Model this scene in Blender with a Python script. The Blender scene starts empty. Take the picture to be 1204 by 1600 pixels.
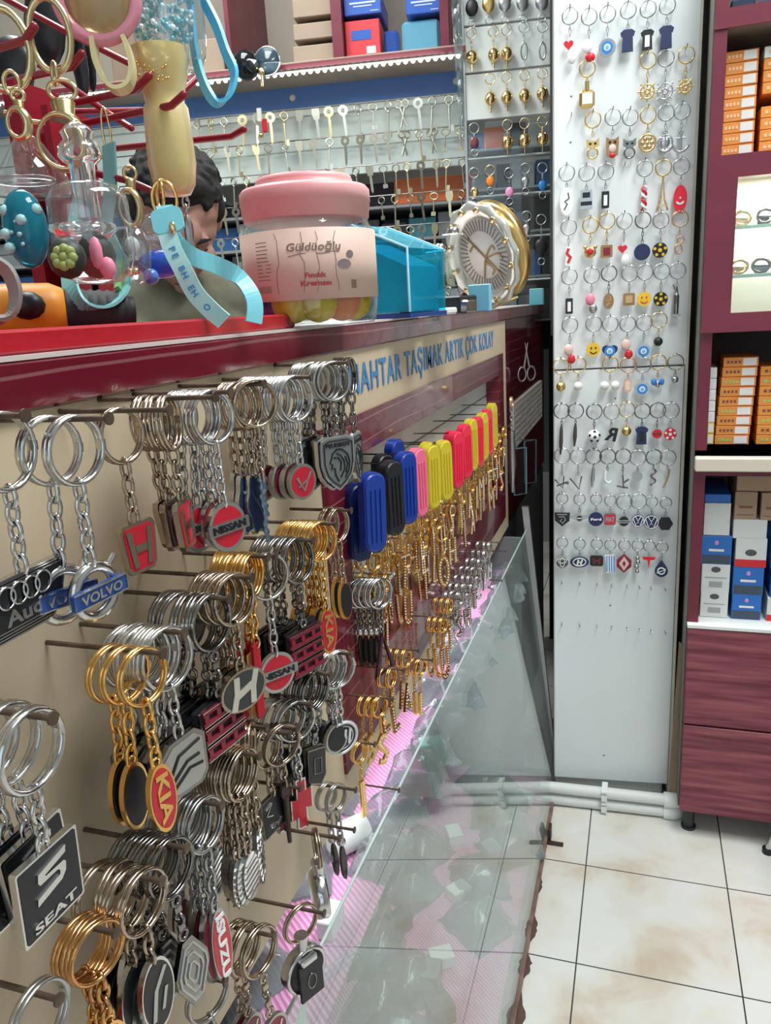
import bpy, math, random
from mathutils import Vector, Matrix
from math import pi, sin, cos, radians as rad
random.seed(7)
SC = bpy.context.scene
COL = SC.collection
# ------------------------------------------------------------------ camera
CAMH = 1.1
RM = Matrix(((0.950076, -0.025766, 0.310954), (0.306711, 0.26017, -0.915555), (-0.057311, 0.965219, 0.255084)))
cd = bpy.data.cameras.new('camera'); cam = bpy.data.objects.new('camera', cd); COL.objects.link(cam)
cam.matrix_world = Matrix.Translation((0, 0, CAMH)) @ RM.to_4x4()
cd.sensor_fit = 'VERTICAL'; cd.sensor_height = 24; cd.sensor_width = 24; cd.lens = 18.0
cd.clip_start = .01; cd.clip_end = 60
SC.camera = cam
# ------------------------------------------------------------------ world, lights, exposure
SC.view_settings.view_transform = 'Standard'; SC.view_settings.look = 'None'
SC.view_settings.exposure = 0.12; SC.view_settings.gamma = 1.0; SC.view_settings.use_curve_mapping = False
w = bpy.data.worlds.new('daylight'); SC.world = w; w.use_nodes = True
w.node_tree.nodes['Background'].inputs[0].default_value = (.80, .90, 1.0, 1)
w.node_tree.nodes['Background'].inputs[1].default_value = 1.5
def area(name, loc, sx, sy, power, col, rot=(0, 0, 0)):
    l = bpy.data.lights.new(name, 'AREA'); l.shape = 'RECTANGLE'; l.size = sx; l.size_y = sy
    l.energy = power; l.color = col
    o = bpy.data.objects.new(name, l); o.location = loc; o.rotation_euler = rot; COL.objects.link(o); return o
area('ceiling_light_aisle', (.50, .75, 2.66), .5, 1.3, 38, (.93, .98, 1))
area('ceiling_light_counter', (-.95, 1.35, 2.66), .6, 1.2, 28, (.97, 1, .98))
area('rear_fill_light', (.32, 2.75, 2.66), .4, .4, 9, (.95, .98, 1))  # fill lamp added to brighten the far end of the counter
area('shelf_led_light', (-.95, 2.03, 1.745), .9, .02, 2.2, (1, .96, .86), (0, 0, rad(10.4)))
area('showcase_led_light', (-.30, 1.0, .585), .03, .9, .22, (1, .97, .97))
area('showcase_lower_fill', (-.30, 1.0, .505), .03, .9, 1.1, (1, .97, .97))  # lamp added so the lower showcase interior shows through the glass
# ------------------------------------------------------------------ unprojection on real planes (pixels of the 1204x1600 photograph)
def ray(px, py): return RM @ Vector((px - 602, -(py - 800), -1200.))
C0 = Vector((0, 0, CAMH))
def PX(px, py, x): v = ray(px, py); return C0 + v * (x / v.x)
def PY(px, py, y): v = ray(px, py); return C0 + v * (y / v.y)
def PZ(px, py, z): v = ray(px, py); return C0 + v * ((z - CAMH) / v.z)
def PD(px, py, d): return C0 + ray(px, py) * (d / 1200.)
def sc(P): return ((P - C0).dot(-RM.col[2])) / 1200.      # metres per pixel at P
# vertical frames: local x = towards the viewer, y = right, z = up
class Frame:
    def __init__(s, o, rz): s.o = Vector(o); s.rz = rz; s.n = Vector((cos(rz), sin(rz), 0)); s.r = Vector((-sin(rz), cos(rz), 0))
    def at(s, px, py, off=0.):
        v = ray(px, py); t = (s.o + s.n * off - C0).dot(s.n) / v.dot(s.n); p = C0 + v * t
        return Vector((off, (p - s.o).dot(s.r), p.z))
    def w(s, l): return s.o + s.n * l[0] + s.r * l[1] + Vector((0, 0, l[2]))
KW = Frame((-.22, 2.40, 0), rad(-79.6))     # key wall
PI_ = Frame((-.1635, 1.57, 0), rad(-83.7))  # face of the white pillar
CB = Frame((.0987, 1.50, 0), rad(-90))       # cabinet fronts
ID = Frame((0, 0, 0), 0)
# ------------------------------------------------------------------ materials
MATS = {}; KIDS = {}
def M(name, col, rough=.5, metal=0., trans=0., emis=None, es=0., ior=1.45, coat=0., alpha=1., sss=0.):
    if name in MATS: return MATS[name]
    m = bpy.data.materials.new(name); m.use_nodes = True
    b = m.node_tree.nodes['Principled BSDF']
    b.inputs['Base Color'].default_value = (*col, 1); b.inputs['Roughness'].default_value = rough
    b.inputs['Metallic'].default_value = metal; b.inputs['IOR'].default_value = ior
    b.inputs['Transmission Weight'].default_value = trans; b.inputs['Coat Weight'].default_value = coat
    b.inputs['Alpha'].default_value = alpha
    if sss: b.inputs['Subsurface Weight'].default_value = sss; b.inputs['Subsurface Radius'].default_value = (.01, .005, .003)
    if emis: b.inputs['Emission Color'].default_value = (*emis, 1); b.inputs['Emission Strength'].default_value = es
    MATS[name] = m; return m
def nodes(m): return m.node_tree.nodes, m.node_tree.links, m.node_tree.nodes['Principled BSDF']
def noise_mat(name, c1, c2, scale=8, rough=.5, detail=5, bump=0., stretch=(1, 1, 1), lo=.35, hi=.65, metal=0., coat=0., wave=None):
    m = M(name, c1, rough, metal, coat=coat); n, l, b = nodes(m)
    tc = n.new('ShaderNodeTexCoord'); mp = n.new('ShaderNodeMapping'); mp.inputs['Scale'].default_value = stretch
    l.new(tc.outputs['Object'], mp.inputs['Vector'])
    if wave:
        nz = n.new('ShaderNodeTexWave'); nz.bands_direction = 'Z'; nz.inputs['Scale'].default_value = scale
        nz.inputs['Distortion'].default_value = wave; nz.inputs['Detail'].default_value = 2; nz.inputs['Detail Scale'].default_value = .6
        fo = nz.outputs['Fac']
    else:
        nz = n.new('ShaderNodeTexNoise'); nz.inputs['Scale'].default_value = scale; nz.inputs['Detail'].default_value = detail; fo = nz.outputs['Fac']
    l.new(mp.outputs[0], nz.inputs['Vector'])
    r = n.new('ShaderNodeValToRGB'); r.color_ramp.elements[0].position = lo; r.color_ramp.elements[1].position = hi
    r.color_ramp.elements[0].color = (*c1, 1); r.color_ramp.elements[1].color = (*c2, 1)
    l.new(fo, r.inputs[0]); l.new(r.outputs[0], b.inputs['Base Color'])
    if bump:
        bp = n.new('ShaderNodeBump'); bp.inputs['Strength'].default_value = bump; bp.inputs['Distance'].default_value = .002
        l.new(fo, bp.inputs['Height']); l.new(bp.outputs[0], b.inputs['Normal'])
    return m
chrome = M('chrome', (.58, .58, .575), .20, 1); steel = M('brushed_steel', (.44, .44, .43), .3, 1)
dark_chrome = M('dark_chrome', (.26, .25, .24), .2, 1); bronze = M('champagne_metal', (.44, .36, .28), .22, 1)
gold = M('gold_plate', (.80, .49, .165), .22, 1); pale_gold = M('pale_gold', (.80, .62, .34), .22, 1)
brass = M('aged_brass', (.60, .48, .26), .28, 1)
nail_m = noise_mat('rusty_nail', (.08, .055, .04), (.16, .11, .08), 90, .55, metal=.6)
black = M('black_enamel', (.010, .011, .014), .42); red_en = M('red_enamel', (.50, .010, .028), .28, coat=.2)
maroon_en = M('maroon_enamel', (.22, .012, .03), .3); blue_en = M('blue_enamel', (.02, .07, .28), .3)
navy = M('navy_enamel', (.008, .02, .06), .3); grey_en = M('grey_enamel', (.16, .17, .17), .35)
white_m = M('white_plastic', (.78, .80, .78), .4); orange_m = M('orange_plastic', (.75, .22, .02), .4)
yellow_m = M('yellow_plastic', (.78, .50, .03), .4); pink_m = M('pink_plastic', (.80, .25, .35), .4)
wood_m = noise_mat('wooden_shelf_board', (.30, .24, .18), (.40, .33, .26), 6, .5, stretch=(1, 1, 12))
beige = noise_mat('beige_laminate', (.57, .46, .315), (.61, .50, .35), 3, .42)
burg = noise_mat('burgundy_laminate', (.115, .008, .018), (.15, .010, .022), 2, .16, coat=.4)
def streaks(m, c2):     # thin pale wandering lines printed on the glossy laminate
    n, l, b = nodes(m)
    src = b.inputs['Base Color'].links[0].from_socket
    tc = n.new('ShaderNodeTexCoord'); mp = n.new('ShaderNodeMapping'); mp.inputs['Scale'].default_value = (1, .55, 3.2); l.new(tc.outputs['Object'], mp.inputs[0])
    wv = n.new('ShaderNodeTexWave'); wv.bands_direction = 'Z'; wv.inputs['Scale'].default_value = 4.5; wv.inputs['Distortion'].default_value = 2.2; wv.inputs['Detail Scale'].default_value = 1.2
    l.new(mp.outputs[0], wv.inputs['Vector'])
    r = n.new('ShaderNodeValToRGB'); r.color_ramp.elements[0].position = .975; r.color_ramp.elements[1].position = .995
    l.new(wv.outputs['Fac'], r.inputs[0]); mx = n.new('ShaderNodeMix'); mx.data_type = 'RGBA'
    l.new(r.outputs[0], mx.inputs['Factor']); l.new(src, mx.inputs['A']); mx.inputs['B'].default_value = (*c2, 1)
    l.new(mx.outputs['Result'], b.inputs['Base Color'])
streaks(burg, (.25, .09, .10))
burg_rib = noise_mat('ribbed_burgundy_front', (.15, .024, .042), (.34, .10, .12), 13, .5, bump=.8, stretch=(.4, .30, 5.2), detail=2.5, lo=.36, hi=.70)  # lighter streaks put the highlights of the relief into the colour
burg_dark = noise_mat('burgundy_frame', (.125, .012, .028), (.165, .022, .040), 8, .42, bump=.25, stretch=(1, .1, 1))
mint = M('mint_white_board', (.62, .68, .67), .35); slot_m = M('shadow_grey_slot', (.20, .21, .21), .5)
pillar_m = noise_mat('white_board', (.72, .76, .76), (.78, .81, .80), 3, .3)
wall_m = noise_mat('grey_wall_paint', (.36, .36, .34), (.42, .42, .40), 3, .8)
ceil_m = M('ceiling_paint', (.75, .75, .72), .8); dark_m = M('dark_panel', (.065, .068, .060), .7)
grey_side = M('grey_cabinet_side', (.16, .165, .14), .6); cardboard = noise_mat('brown_cardboard', (.36, .25, .16), (.42, .30, .20), 4, .8)
cardboard_dk = noise_mat('dark_cardboard', (.20, .14, .10), (.26, .19, .13), 4, .8)
grey_pipe = M('white_pipe_paint', (.70, .71, .68), .4); alum = M('aluminium_profile', (.45, .46, .46), .35, .9)
red_metal = M('red_painted_metal', (.42, .012, .022), .3, coat=.2); red_dark = M('dark_red_painted_metal', (.26, .010, .022), .32)
def glass_mat(name, tint=(1, 1, 1), ior=1.5, rough=0., glossc=(1, 1, 1), dirt=0., dirtc=(.6, .66, .63)):
    m = bpy.data.materials.new(name); m.use_nodes = True; n, l = m.node_tree.nodes, m.node_tree.links; n.clear()
    o = n.new('ShaderNodeOutputMaterial'); mx = n.new('ShaderNodeMixShader'); t = n.new('ShaderNodeBsdfTransparent'); g = n.new('ShaderNodeBsdfGlossy'); f = n.new('ShaderNodeFresnel')
    ge = n.new('ShaderNodeNewGeometry'); mr0 = n.new('ShaderNodeMapRange'); mr0.inputs[3].default_value = ior; mr0.inputs[4].default_value = 1 / ior; l.new(ge.outputs['Backfacing'], mr0.inputs[0]); l.new(mr0.outputs[0], f.inputs[0]); t.inputs[0].default_value = (*tint, 1); g.inputs['Roughness'].default_value = rough; g.inputs[0].default_value = (*glossc, 1)
    l.new(f.outputs[0], mx.inputs[0]); l.new(t.outputs[0], mx.inputs[1]); l.new(g.outputs[0], mx.inputs[2])
    if dirt:
        d = n.new('ShaderNodeBsdfDiffuse'); d.inputs[0].default_value = (*dirtc, 1); m2 = n.new('ShaderNodeMixShader')
        nz = n.new('ShaderNodeTexNoise'); nz.inputs['Scale'].default_value = 5; nz.inputs['Detail'].default_value = 6
        mr = n.new('ShaderNodeMapRange'); mr.inputs[1].default_value = .35; mr.inputs[2].default_value = .75; mr.inputs[3].default_value = dirt * .3; mr.inputs[4].default_value = dirt
        tc = n.new('ShaderNodeTexCoord'); l.new(tc.outputs['Object'], nz.inputs['Vector']); l.new(nz.outputs['Fac'], mr.inputs[0]); l.new(mr.outputs[0], m2.inputs[0])
        l.new(mx.outputs[0], m2.inputs[1]); l.new(d.outputs[0], m2.inputs[2]); l.new(m2.outputs[0], o.inputs[0])
    else: l.new(mx.outputs[0], o.inputs[0])
    MATS[name] = m; return m
case_glass = glass_mat('case_glass', (.90, .96, .94), 1.62, 0., dirt=.13)
thin_glass = glass_mat('thin_clear_plastic', (.90, .93, .93), 1.5, .04)
bulb_glass = glass_mat('clear_bulb_plastic', (.86, .89, .90), 2.0, .03, dirt=.10)
bag_glass = glass_mat('clear_bag_film', (.70, .76, .78), 1.6, .12, dirt=.45, dirtc=(.42, .46, .46))
blue_glass = glass_mat('blue_acrylic', (.16, .70, .86), 1.5, .03, dirt=.5, dirtc=(.02, .50, .68))
clear_solid = M('clear_acrylic', (.93, .96, .97), .03, trans=.95, ior=1.45)
teal_liquid = M('teal_liquid', (.02, .30, .42), .05, trans=.5, ior=1.34)
mirror_m = M('mirror', (.62, .66, .66), .03, 1)
# ------------------------------------------------------------------ mesh builder
_txt = {}
def text_geo(s, bold):
    k = (s, bold)
    if k not in _txt:
        cu = bpy.data.curves.new('t', 'FONT'); cu.body = s; cu.size = 1; cu.extrude = 0; cu.offset = bold; cu.align_x = 'CENTER'; cu.resolution_u = 3; cu.space_character = 1.14 if len(s) > 20 else 1.0
        o = bpy.data.objects.new('t', cu); me = o.to_mesh()
        vs = [v.co.copy() for v in me.vertices]; fs = [tuple(p.vertices) for p in me.polygons]
        o.to_mesh_clear(); bpy.data.objects.remove(o); bpy.data.curves.remove(cu)
        xs = [v.x for v in vs] or [0]; ys = [v.y for v in vs] or [0]
        cx = (min(xs) + max(xs)) / 2; cy = (min(ys) + max(ys)) / 2; wd = max(xs) - min(xs); ht = max(ys) - min(ys)
        _txt[k] = ([((v.x - cx), (v.y - cy)) for v in vs], fs, wd, ht)
    return _txt[k]
class MB:
    def __init__(s): s.v = []; s.f = []; s.m = []; s.s = []
    def add(s, vs, fs, m=0, sm=False, X=None):
        b = len(s.v)
        s.v += [tuple(X @ Vector(v)) if X else tuple(v) for v in vs]
        s.f += [tuple(b + i for i in f) for f in fs]; s.m += [m] * len(fs); s.s += [sm] * len(fs); return s
    def box(s, c, d, m=0, rz=0., bev=0., X=None):
        x, y, z = [q / 2 for q in d]
        T = Matrix.Translation(c) @ Matrix.Rotation(rz, 4, 'Z')
        if X: T = X @ T
        if bev:
            e = min(bev, x * .9, y * .9, z * .9); vs = []; idx = {}
            for sx in (-1, 1):
                for sy in (-1, 1):
                    for sz in (-1, 1):
                        for a in range(3):
                            p = [sx * x, sy * y, sz * z]
                            for q in range(3):
                                if q != a: p[q] -= e * (sx, sy, sz)[q]
                            idx[(sx, sy, sz, a)] = len(vs); vs.append(p)
            fs = []
            for a in range(3):
                b_, c_ = [(1, 2), (0, 2), (0, 1)][a]
                for sg in (-1, 1):
                    q = []
                    for (u, v_) in ((-1, -1), (1, -1), (1, 1), (-1, 1)):
                        k = [0, 0, 0]; k[a] = sg; k[b_] = u; k[c_] = v_; q.append(idx[(*k, a)])
                    fs.append(q)
            for a in range(3):
                b_, c_ = [(1, 2), (0, 2), (0, 1)][a]
                for u in (-1, 1):
                    for v_ in (-1, 1):
                        k1 = [0, 0, 0]; k1[a] = -1; k1[b_] = u; k1[c_] = v_; k2 = k1[:]; k2[a] = 1
                        fs.append([idx[(*k1, b_)], idx[(*k2, b_)], idx[(*k2, c_)], idx[(*k1, c_)]])
            for sx in (-1, 1):
                for sy in (-1, 1):
                    for sz in (-1, 1): fs.append([idx[(sx, sy, sz, a)] for a in range(3)])
            return s.add(vs, fs, m, False, T)
        vs = [(sx * x, sy * y, sz * z) for sx in (-1, 1) for sy in (-1, 1) for sz in (-1, 1)]
        return s.add(vs, [(0, 1, 3, 2), (4, 6, 7, 5), (0, 4, 5, 1), (2, 3, 7, 6), (0, 2, 6, 4), (1, 5, 7, 3)], m, False, T)
    def bx(s, a, b, m=0, bev=0., X=None):
        return s.box([(a[i] + b[i]) / 2 for i in range(3)], [abs(b[i] - a[i]) for i in range(3)], m, 0, bev, X)
    def tube(s, pts, r, n=8, closed=False, m=0, X=None, flat=1.):
        P = [Vector(p) for p in pts]; N = len(P); vs = []; rr = r if isinstance(r, (list, tuple)) else [r] * N
        up = None
        for i in range(N):
            if closed: t = P[(i + 1) % N] - P[i - 1]
            else: t = P[min(i + 1, N - 1)] - P[max(i - 1, 0)]
            if t.length < 1e-9: t = Vector((0, 0, 1))
            t.normalize()
            if up is None:
                up = Vector((1, 0, 0)) if abs(t.x) < .8 else Vector((0, 0, 1))
            a = up - t * up.dot(t)
            if a.length < 1e-4: a = t.orthogonal()
            a.normalize(); up = a; b = t.cross(a)
            for k in range(n):
                q = 2 * pi * k / n; vs.append(P[i] + a * (cos(q) * rr[i] * flat) + b * (sin(q) * rr[i]))
        fs = []
        for i in range(N if closed else N - 1):
            j = (i + 1) % N
            for k in range(n):
                k2 = (k + 1) % n; fs.append((i * n + k, i * n + k2, j * n + k2, j * n + k))
        s.add(vs, fs, m, True, X)
        if not closed: s.add(vs[:n], [tuple(range(n))], m, False, X); s.add(vs[-n:], [tuple(range(n))], m, False, X)
        return s
    def ring(s, c, R, r, m=0, n=24, k=6, rz=None, X=None, axis='x', flat=1.):      # torus in the local y-z plane
        Rz = rz if rz else R; pts = []
        for i in range(n):
            a = 2 * pi * i / n
            d = {'x': (0, cos(a) * R, sin(a) * Rz), 'y': (cos(a) * R, 0, sin(a) * Rz), 'z': (cos(a) * R, sin(a) * Rz, 0)}[axis]
            pts.append((c[0] + d[0], c[1] + d[1], c[2] + d[2]))
        return s.tube(pts, r, k, True, m, X, flat)
    def prism(s, poly, x0, x1, m=0, X=None, top=1.):         # polygon in (y, z) extruded along x
        n = len(poly); cy = sum(p[0] for p in poly) / n; cz = sum(p[1] for p in poly) / n
        vs = [(x0, p[0], p[1]) for p in poly] + [(x1, cy + (p[0] - cy) * top, cz + (p[1] - cz) * top) for p in poly]
        return s.add(vs, [tuple(range(n))[::-1], tuple(range(n, 2 * n))] + [(i, (i + 1) % n, n + (i + 1) % n, n + i) for i in range(n)], m, False, X)
    def stroke(s, pts, wd, x0, x1, m=0, closed=False, X=None):
        P = [Vector((p[0], p[1])) for p in pts]; N = len(P); L = []; Rr = []
        for i in range(N):
            t = (P[(i + 1) % N] - P[i - 1]) if closed else (P[min(i + 1, N - 1)] - P[max(i - 1, 0)])
            if t.length < 1e-9: t = Vector((1, 0))
            t.normalize(); q = Vector((-t.y, t.x)) * wd / 2; L.append(P[i] + q); Rr.append(P[i] - q)
        vs = []
        for x in (x0, x1): vs += [(x, p.x, p.y) for p in L] + [(x, p.x, p.y) for p in Rr]
        fs = []
        for i in range(N if closed else N - 1):
            j = (i + 1) % N
            fs += [(i, j, N + j, N + i), (2 * N + i, 3 * N + i, 3 * N + j, 2 * N + j), (i, 2 * N + i, 2 * N + j, j), (N + i, N + j, 3 * N + j, 3 * N + i)]
        if not closed: fs += [(0, N, 3 * N, 2 * N), (N - 1, 3 * N - 1, 4 * N - 1, 2 * N - 1)]
        return s.add(vs, fs, m, False, X)
    def lathe(s, prof, n=32, m=0, X=None, cap=True, ov=1.):
        vs = []
        for r, z in prof:
            for k in range(n): a = 2 * pi * k / n; vs.append((cos(a) * r, sin(a) * r * ov, z))
        fs = []
        for i in range(len(prof) - 1):
            for k in range(n): k2 = (k + 1) % n; fs.append((i * n + k, i * n + k2, (i + 1) * n + k2, (i + 1) * n + k))
        s.add(vs, fs, m, True, X)
        if cap:
            if prof[0][0] > 1e-5: s.add(vs[:n], [tuple(range(n))[::-1]], m, False, X)
            if prof[-1][0] > 1e-5: s.add(vs[-n:], [tuple(range(n))], m, False, X)
        return s
    def ball(s, c, r, m=0, n=16, X=None):
        r3 = r if isinstance(r, (tuple, list)) else (r, r, r); T = Matrix.Translation(c) @ Matrix.Diagonal((*r3, 1))
        if X: T = X @ T
        return s.lathe([(sin(pi * i / (n // 2)), -cos(pi * i / (n // 2))) for i in range(n // 2 + 1)], n, m, T, False)
    def text(s, t, c, h, x0, x1, m=0, wd=None, bold=.02, rot=0., X=None, shear=0.):   # letters of cap height h facing +x, centre (y, z)
        vs2, fs2, w0, h0 = text_geo(t, bold); k = h / max(h0, 1e-6); kw = (wd / w0) if wd else k
        V = []
        for x in (x0, x1):
            for (a, b) in vs2:
                u, v = a * kw + shear * b * k, b * k; V.append((x, c[0] + u * cos(rot) - v * sin(rot), c[1] + u * sin(rot) + v * cos(rot)))
        N = len(vs2); F = [tuple(N + i for i in f) for f in fs2]; ed = {}
        for f in fs2:
            for i in range(len(f)):
                a, b = f[i], f[(i + 1) % len(f)]; kk = (min(a, b), max(a, b)); ed[kk] = (a, b) if kk not in ed else None
        F += [(e[0], e[1], N + e[1], N + e[0]) for e in ed.values() if e]
        return s.add(V, F, m, False, X)
    def build(s, name, mats, parent=None, loc=(0, 0, 0), rz=0., rot=None):
        me = bpy.data.meshes.new(name); me.from_pydata(s.v, [], s.f)
        if not isinstance(mats, (list, tuple)): mats = [mats]
        for m in mats: me.materials.append(m)
        me.polygons.foreach_set('material_index', s.m); me.polygons.foreach_set('use_smooth', s.s); me.update()
        o = bpy.data.objects.new(name, me); COL.objects.link(o); o.location = loc; o.rotation_euler = rot or (0, 0, rz)
        if parent: o.parent = parent; KIDS.setdefault(parent.name, []).append(o)
        return o
def ell(w_, h_, n=28, c=(0, 0)): return [(c[0] + cos(2 * pi * i / n) * w_ / 2, c[1] + sin(2 * pi * i / n) * h_ / 2) for i in range(n)]
def rr(w_, h_, r, k=4, c=(0, 0)):
    o = []
    for (sx, sy, a0) in ((1, 1, 0), (-1, 1, 90), (-1, -1, 180), (1, -1, 270)):
        for i in range(k + 1): a = rad(a0 + 90 * i / k); o.append((c[0] + sx * (w_ / 2 - r) + cos(a) * r, c[1] + sy * (h_ / 2 - r) + sin(a) * r))
    return o
def scl(poly, k): return [(a * k, b * k) for a, b in poly]
def sh(poly, dx, dy): return [(a + dx, b + dy) for a, b in poly]
def tag(o, label, cat, group=None, kind=None):
    o['label'] = label; o['category'] = cat
    if group: o['group'] = group
    if kind: o['kind'] = kind
    return o
def struct(o, label=None): o['kind'] = 'structure'; return o
def thing(name, label, cat, loc=(0, 0, 0), rz=0., group=None, rot=None):
    o = bpy.data.objects.new(name, None); COL.objects.link(o); o.empty_display_size = .02; o.location = loc; o.rotation_euler = rot or (0, 0, rz)
    return tag(o, label, cat, group)
def dup(root, loc, rot, label=None, group=None):
    def cp(o, par):
        c = o.copy(); COL.objects.link(c)
        if par: c.parent = par
        for ch in KIDS.get(o.name, []): cp(ch, c)
        return c
    r = cp(root, None); r.location = loc; r.rotation_euler = rot
    if label: r['label'] = label
    if group: r['group'] = group
    return r
# ================================================================== the room
fl = M('floor_tile', (.7, .68, .62), .22, coat=.2)
n, l, b = nodes(fl)
tc = n.new('ShaderNodeTexCoord'); mp = n.new('ShaderNodeMapping'); mp.inputs['Location'].default_value = (.079 + 2.605, -1.103 + 2.46, 0)
l.new(tc.outputs['Object'], mp.inputs[0]); br = n.new('ShaderNodeTexBrick'); br.offset = 0; br.squash = 1
br.inputs['Scale'].default_value = 1; br.inputs['Brick Width'].default_value = .2605; br.inputs['Row Height'].default_value = .246; br.inputs['Mortar Size'].default_value = .0013; br.inputs['Mortar Smooth'].default_value = .1
l.new(mp.outputs[0], br.inputs['Vector']); br.inputs['Mortar'].default_value = (.045, .043, .04, 1)
nz = n.new('ShaderNodeTexNoise'); nz.inputs['Scale'].default_value = 7; nz.inputs['Detail'].default_value = 7; nz.inputs['Distortion'].default_value = .35; l.new(tc.outputs['Object'], nz.inputs['Vector'])
r = n.new('ShaderNodeValToRGB'); e = r.color_ramp.elements; e[0].position = .40; e[0].color = (.70, .70, .66, 1); e[1].position = .68; e[1].color = (.56, .46, .35, 1); q = e.new(.54); q.color = (.68, .64, .57, 1)
l.new(nz.outputs['Fac'], r.inputs[0]); l.new(r.outputs[0], br.inputs['Color1']); l.new(r.outputs[0], br.inputs['Color2']); l.new(br.outputs['Color'], b.inputs['Base Color'])
X0, X1, Y0, Y1, ZC = -2.7, 1.8, -1.7, 3.5, 2.7
struct(MB().bx((X0, Y0, -.1), (X1, Y1, 0)).build('floor', fl))
struct(MB().bx((X0, Y0, ZC), (X1, Y1, ZC + .1)).build('ceiling', ceil_m))
struct(MB().bx((X0 - .1, Y0, 0), (X0, Y1, ZC)).build('wall_left', wall_m))
struct(MB().bx((X1, Y0, 0), (X1 + .1, Y1, ZC)).build('wall_right', wall_m))
struct(MB().bx((X0, Y1, 0), (X1, Y1 + .1, ZC)).build('wall_back', wall_m))
f = MB(); f.bx((X0, Y0 - .1, 2.35), (X1, Y0, ZC)); f.bx((X0, Y0 - .1, 0), (-1.4, Y0, 2.35)); f.bx((1.5, Y0 - .1, 0), (X1, Y0, 2.35)); f.bx((-1.4, Y0 - .1, 0), (1.5, Y0, .35))
struct(f.build('wall_front', wall_m))
struct(MB().bx((-1.4, Y0 - .06, .35), (1.5, Y0 - .05, 2.35)).build('window_1', thin_glass))
f = MB()
for x in (-1.4, .05, 1.45): f.bx((x, Y0 - .1, .35), (x + .05, Y0 + .01, 2.35))
struct(f.build('trim_1', alum))
# ceiling lamps (the fixtures that carry the room light; the small rear one is added fill)
for i, (x, y, sx, sy) in enumerate(((.50, .75, .5, 1.3), (-.95, 1.35, .6, 1.2), (.32, 2.75, .4, .4))):
    t = thing('ceiling_light', ['flat ceiling light over the customer aisle', 'flat ceiling light above the space behind the counter', 'small square fill light added on the ceiling in the rear corner'][i], 'light', (x, y, ZC))
    m = MB(); 
    for q in ((-sx / 2 - .02, -sy / 2 - .02, sx / 2 + .02, -sy / 2), (-sx / 2 - .02, sy / 2, sx / 2 + .02, sy / 2 + .02), (-sx / 2 - .02, -sy / 2, -sx / 2, sy / 2), (sx / 2, -sy / 2, sx / 2 + .02, sy / 2)): m.bx((q[0], q[1], -.04), (q[2], q[3], 0))
    m.build('frame', white_m, t)
    MB().bx((-sx / 2, -sy / 2, -.012), (sx / 2, sy / 2, -.004)).build('diffuser', M('lamp_diffuser', (.9, .9, .9), .5, emis=(.95, 1, 1), es=5.), t)
# partition between aisle and back room, behind the cabinets
struct(MB().bx((.085, 1.93, 0), (X1, 1.98, ZC)).build('wall_partition', dark_m))
struct(MB().bx((-.268, 2.42, 0), (.085, 2.44, 1.02)).build('gap_shade_panel', M('gap_shade_black', (.012, .012, .013), .8)))  # black panel added as the shade in the gap between counter and pillar
# ------------------------------------------------------------------ white pillar
pl = MB(); pl.bx((-.34, .0, 0), (-.014, .236, ZC)); pl.bx((-.014, .004, 0), (-.008, .232, .06))
struct(pl.build('wall_pillar', noise_mat('grey_plaster', (.42, .43, .42), (.50, .51, .50), 5, .7), loc=PI_.o, rz=PI_.rz))
zj = PI_.at(960, 575).z; zb = PI_.at(950, 1219).z; PW = PI_.at(1043, 1200).y
bt = thing('white_display_board', 'tall white board on the pillar carrying rows of keychain hooks', 'board', PI_.o, PI_.rz)
MB().bx((-.012, 0, zb), (0, PW, zj - .0015), bev=.001).build('lower_panel', pillar_m, bt)
MB().bx((-.012, 0, zj + .0015), (0, PW + .002, ZC - .02), bev=.001).build('upper_panel', pillar_m, bt)
m = MB(); m.bx((-.0135, -.0012, zb), (.0005, .0002, ZC - .02)); m.build('left_edge_strip', alum, bt)
m = MB(); m.bx((-.35, PW + .001, .02), (.001, PW + .0065, ZC - .02)); m.build('right_edge_strip', M('cream_lit_edge', (.66, .62, .54), .5), bt)  # light on the board's edge is put into this cream colour
for (px, py) in ((953, 946), (943, 1180), (892, 150), (891, 222), (961, 622)):
    p = PI_.at(px, py); MB().lathe([(.0018, 0), (.0018, .0008), (.0005, .0012)], 10, X=Matrix.Translation((0, p.y, p.z)) @ Matrix.Rotation(pi / 2, 4, 'Y')).build('screw', dark_chrome, bt)
# pipes on the floor in front of the pillar
for i, (pa, pb, lab) in enumerate((((862, 1248), (1048, 1276), 'upper of the two white pipes along the foot of the pillar'), ((862, 1268), (1048, 1295), 'lower of the two white pipes lying along the foot of the pillar'))):
    zc = (.042, .0135)[i]; a = PZ(*pa, zc); c = PZ(*pb, zc); a.z = c.z = zc
    yy = 1.532; xr = .083
    t = thing('water_pipe', lab, 'pipe', (0, 0, 0), group=None); rp = .0125
    MB().tube([(-.19, yy + .0, zc), (xr, yy + .012, zc)], rp, 16).build('pipe', grey_pipe, t)
    MB().tube([(xr - .012, yy + .0115, zc), (xr + .008, yy + .0125, zc), (xr + .018, yy + .017, zc), (xr + .022, yy + .03, zc), (xr + .022, yy + .05, zc)], [.0165, .0165, .0165, .0165, .0165], 16).build('elbow', white_m, t)
    MB().tube([(xr + .022, yy + .045, zc), (xr + .022, 1.9, zc)], rp, 12).build('rear_pipe', grey_pipe, t)
    p = MB(); p.bx((-.058, yy - .016, zc - .007), (-.046, yy - .0125, zc + .007)); p.bx((-.058, yy - .016, zc + .012), (-.046, yy + .014, zc + .0155)); p.bx((-.058, yy + .012, zc - .013), (-.046, yy + .03, zc + .012)); p.build('clamp', white_m, t)
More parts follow.
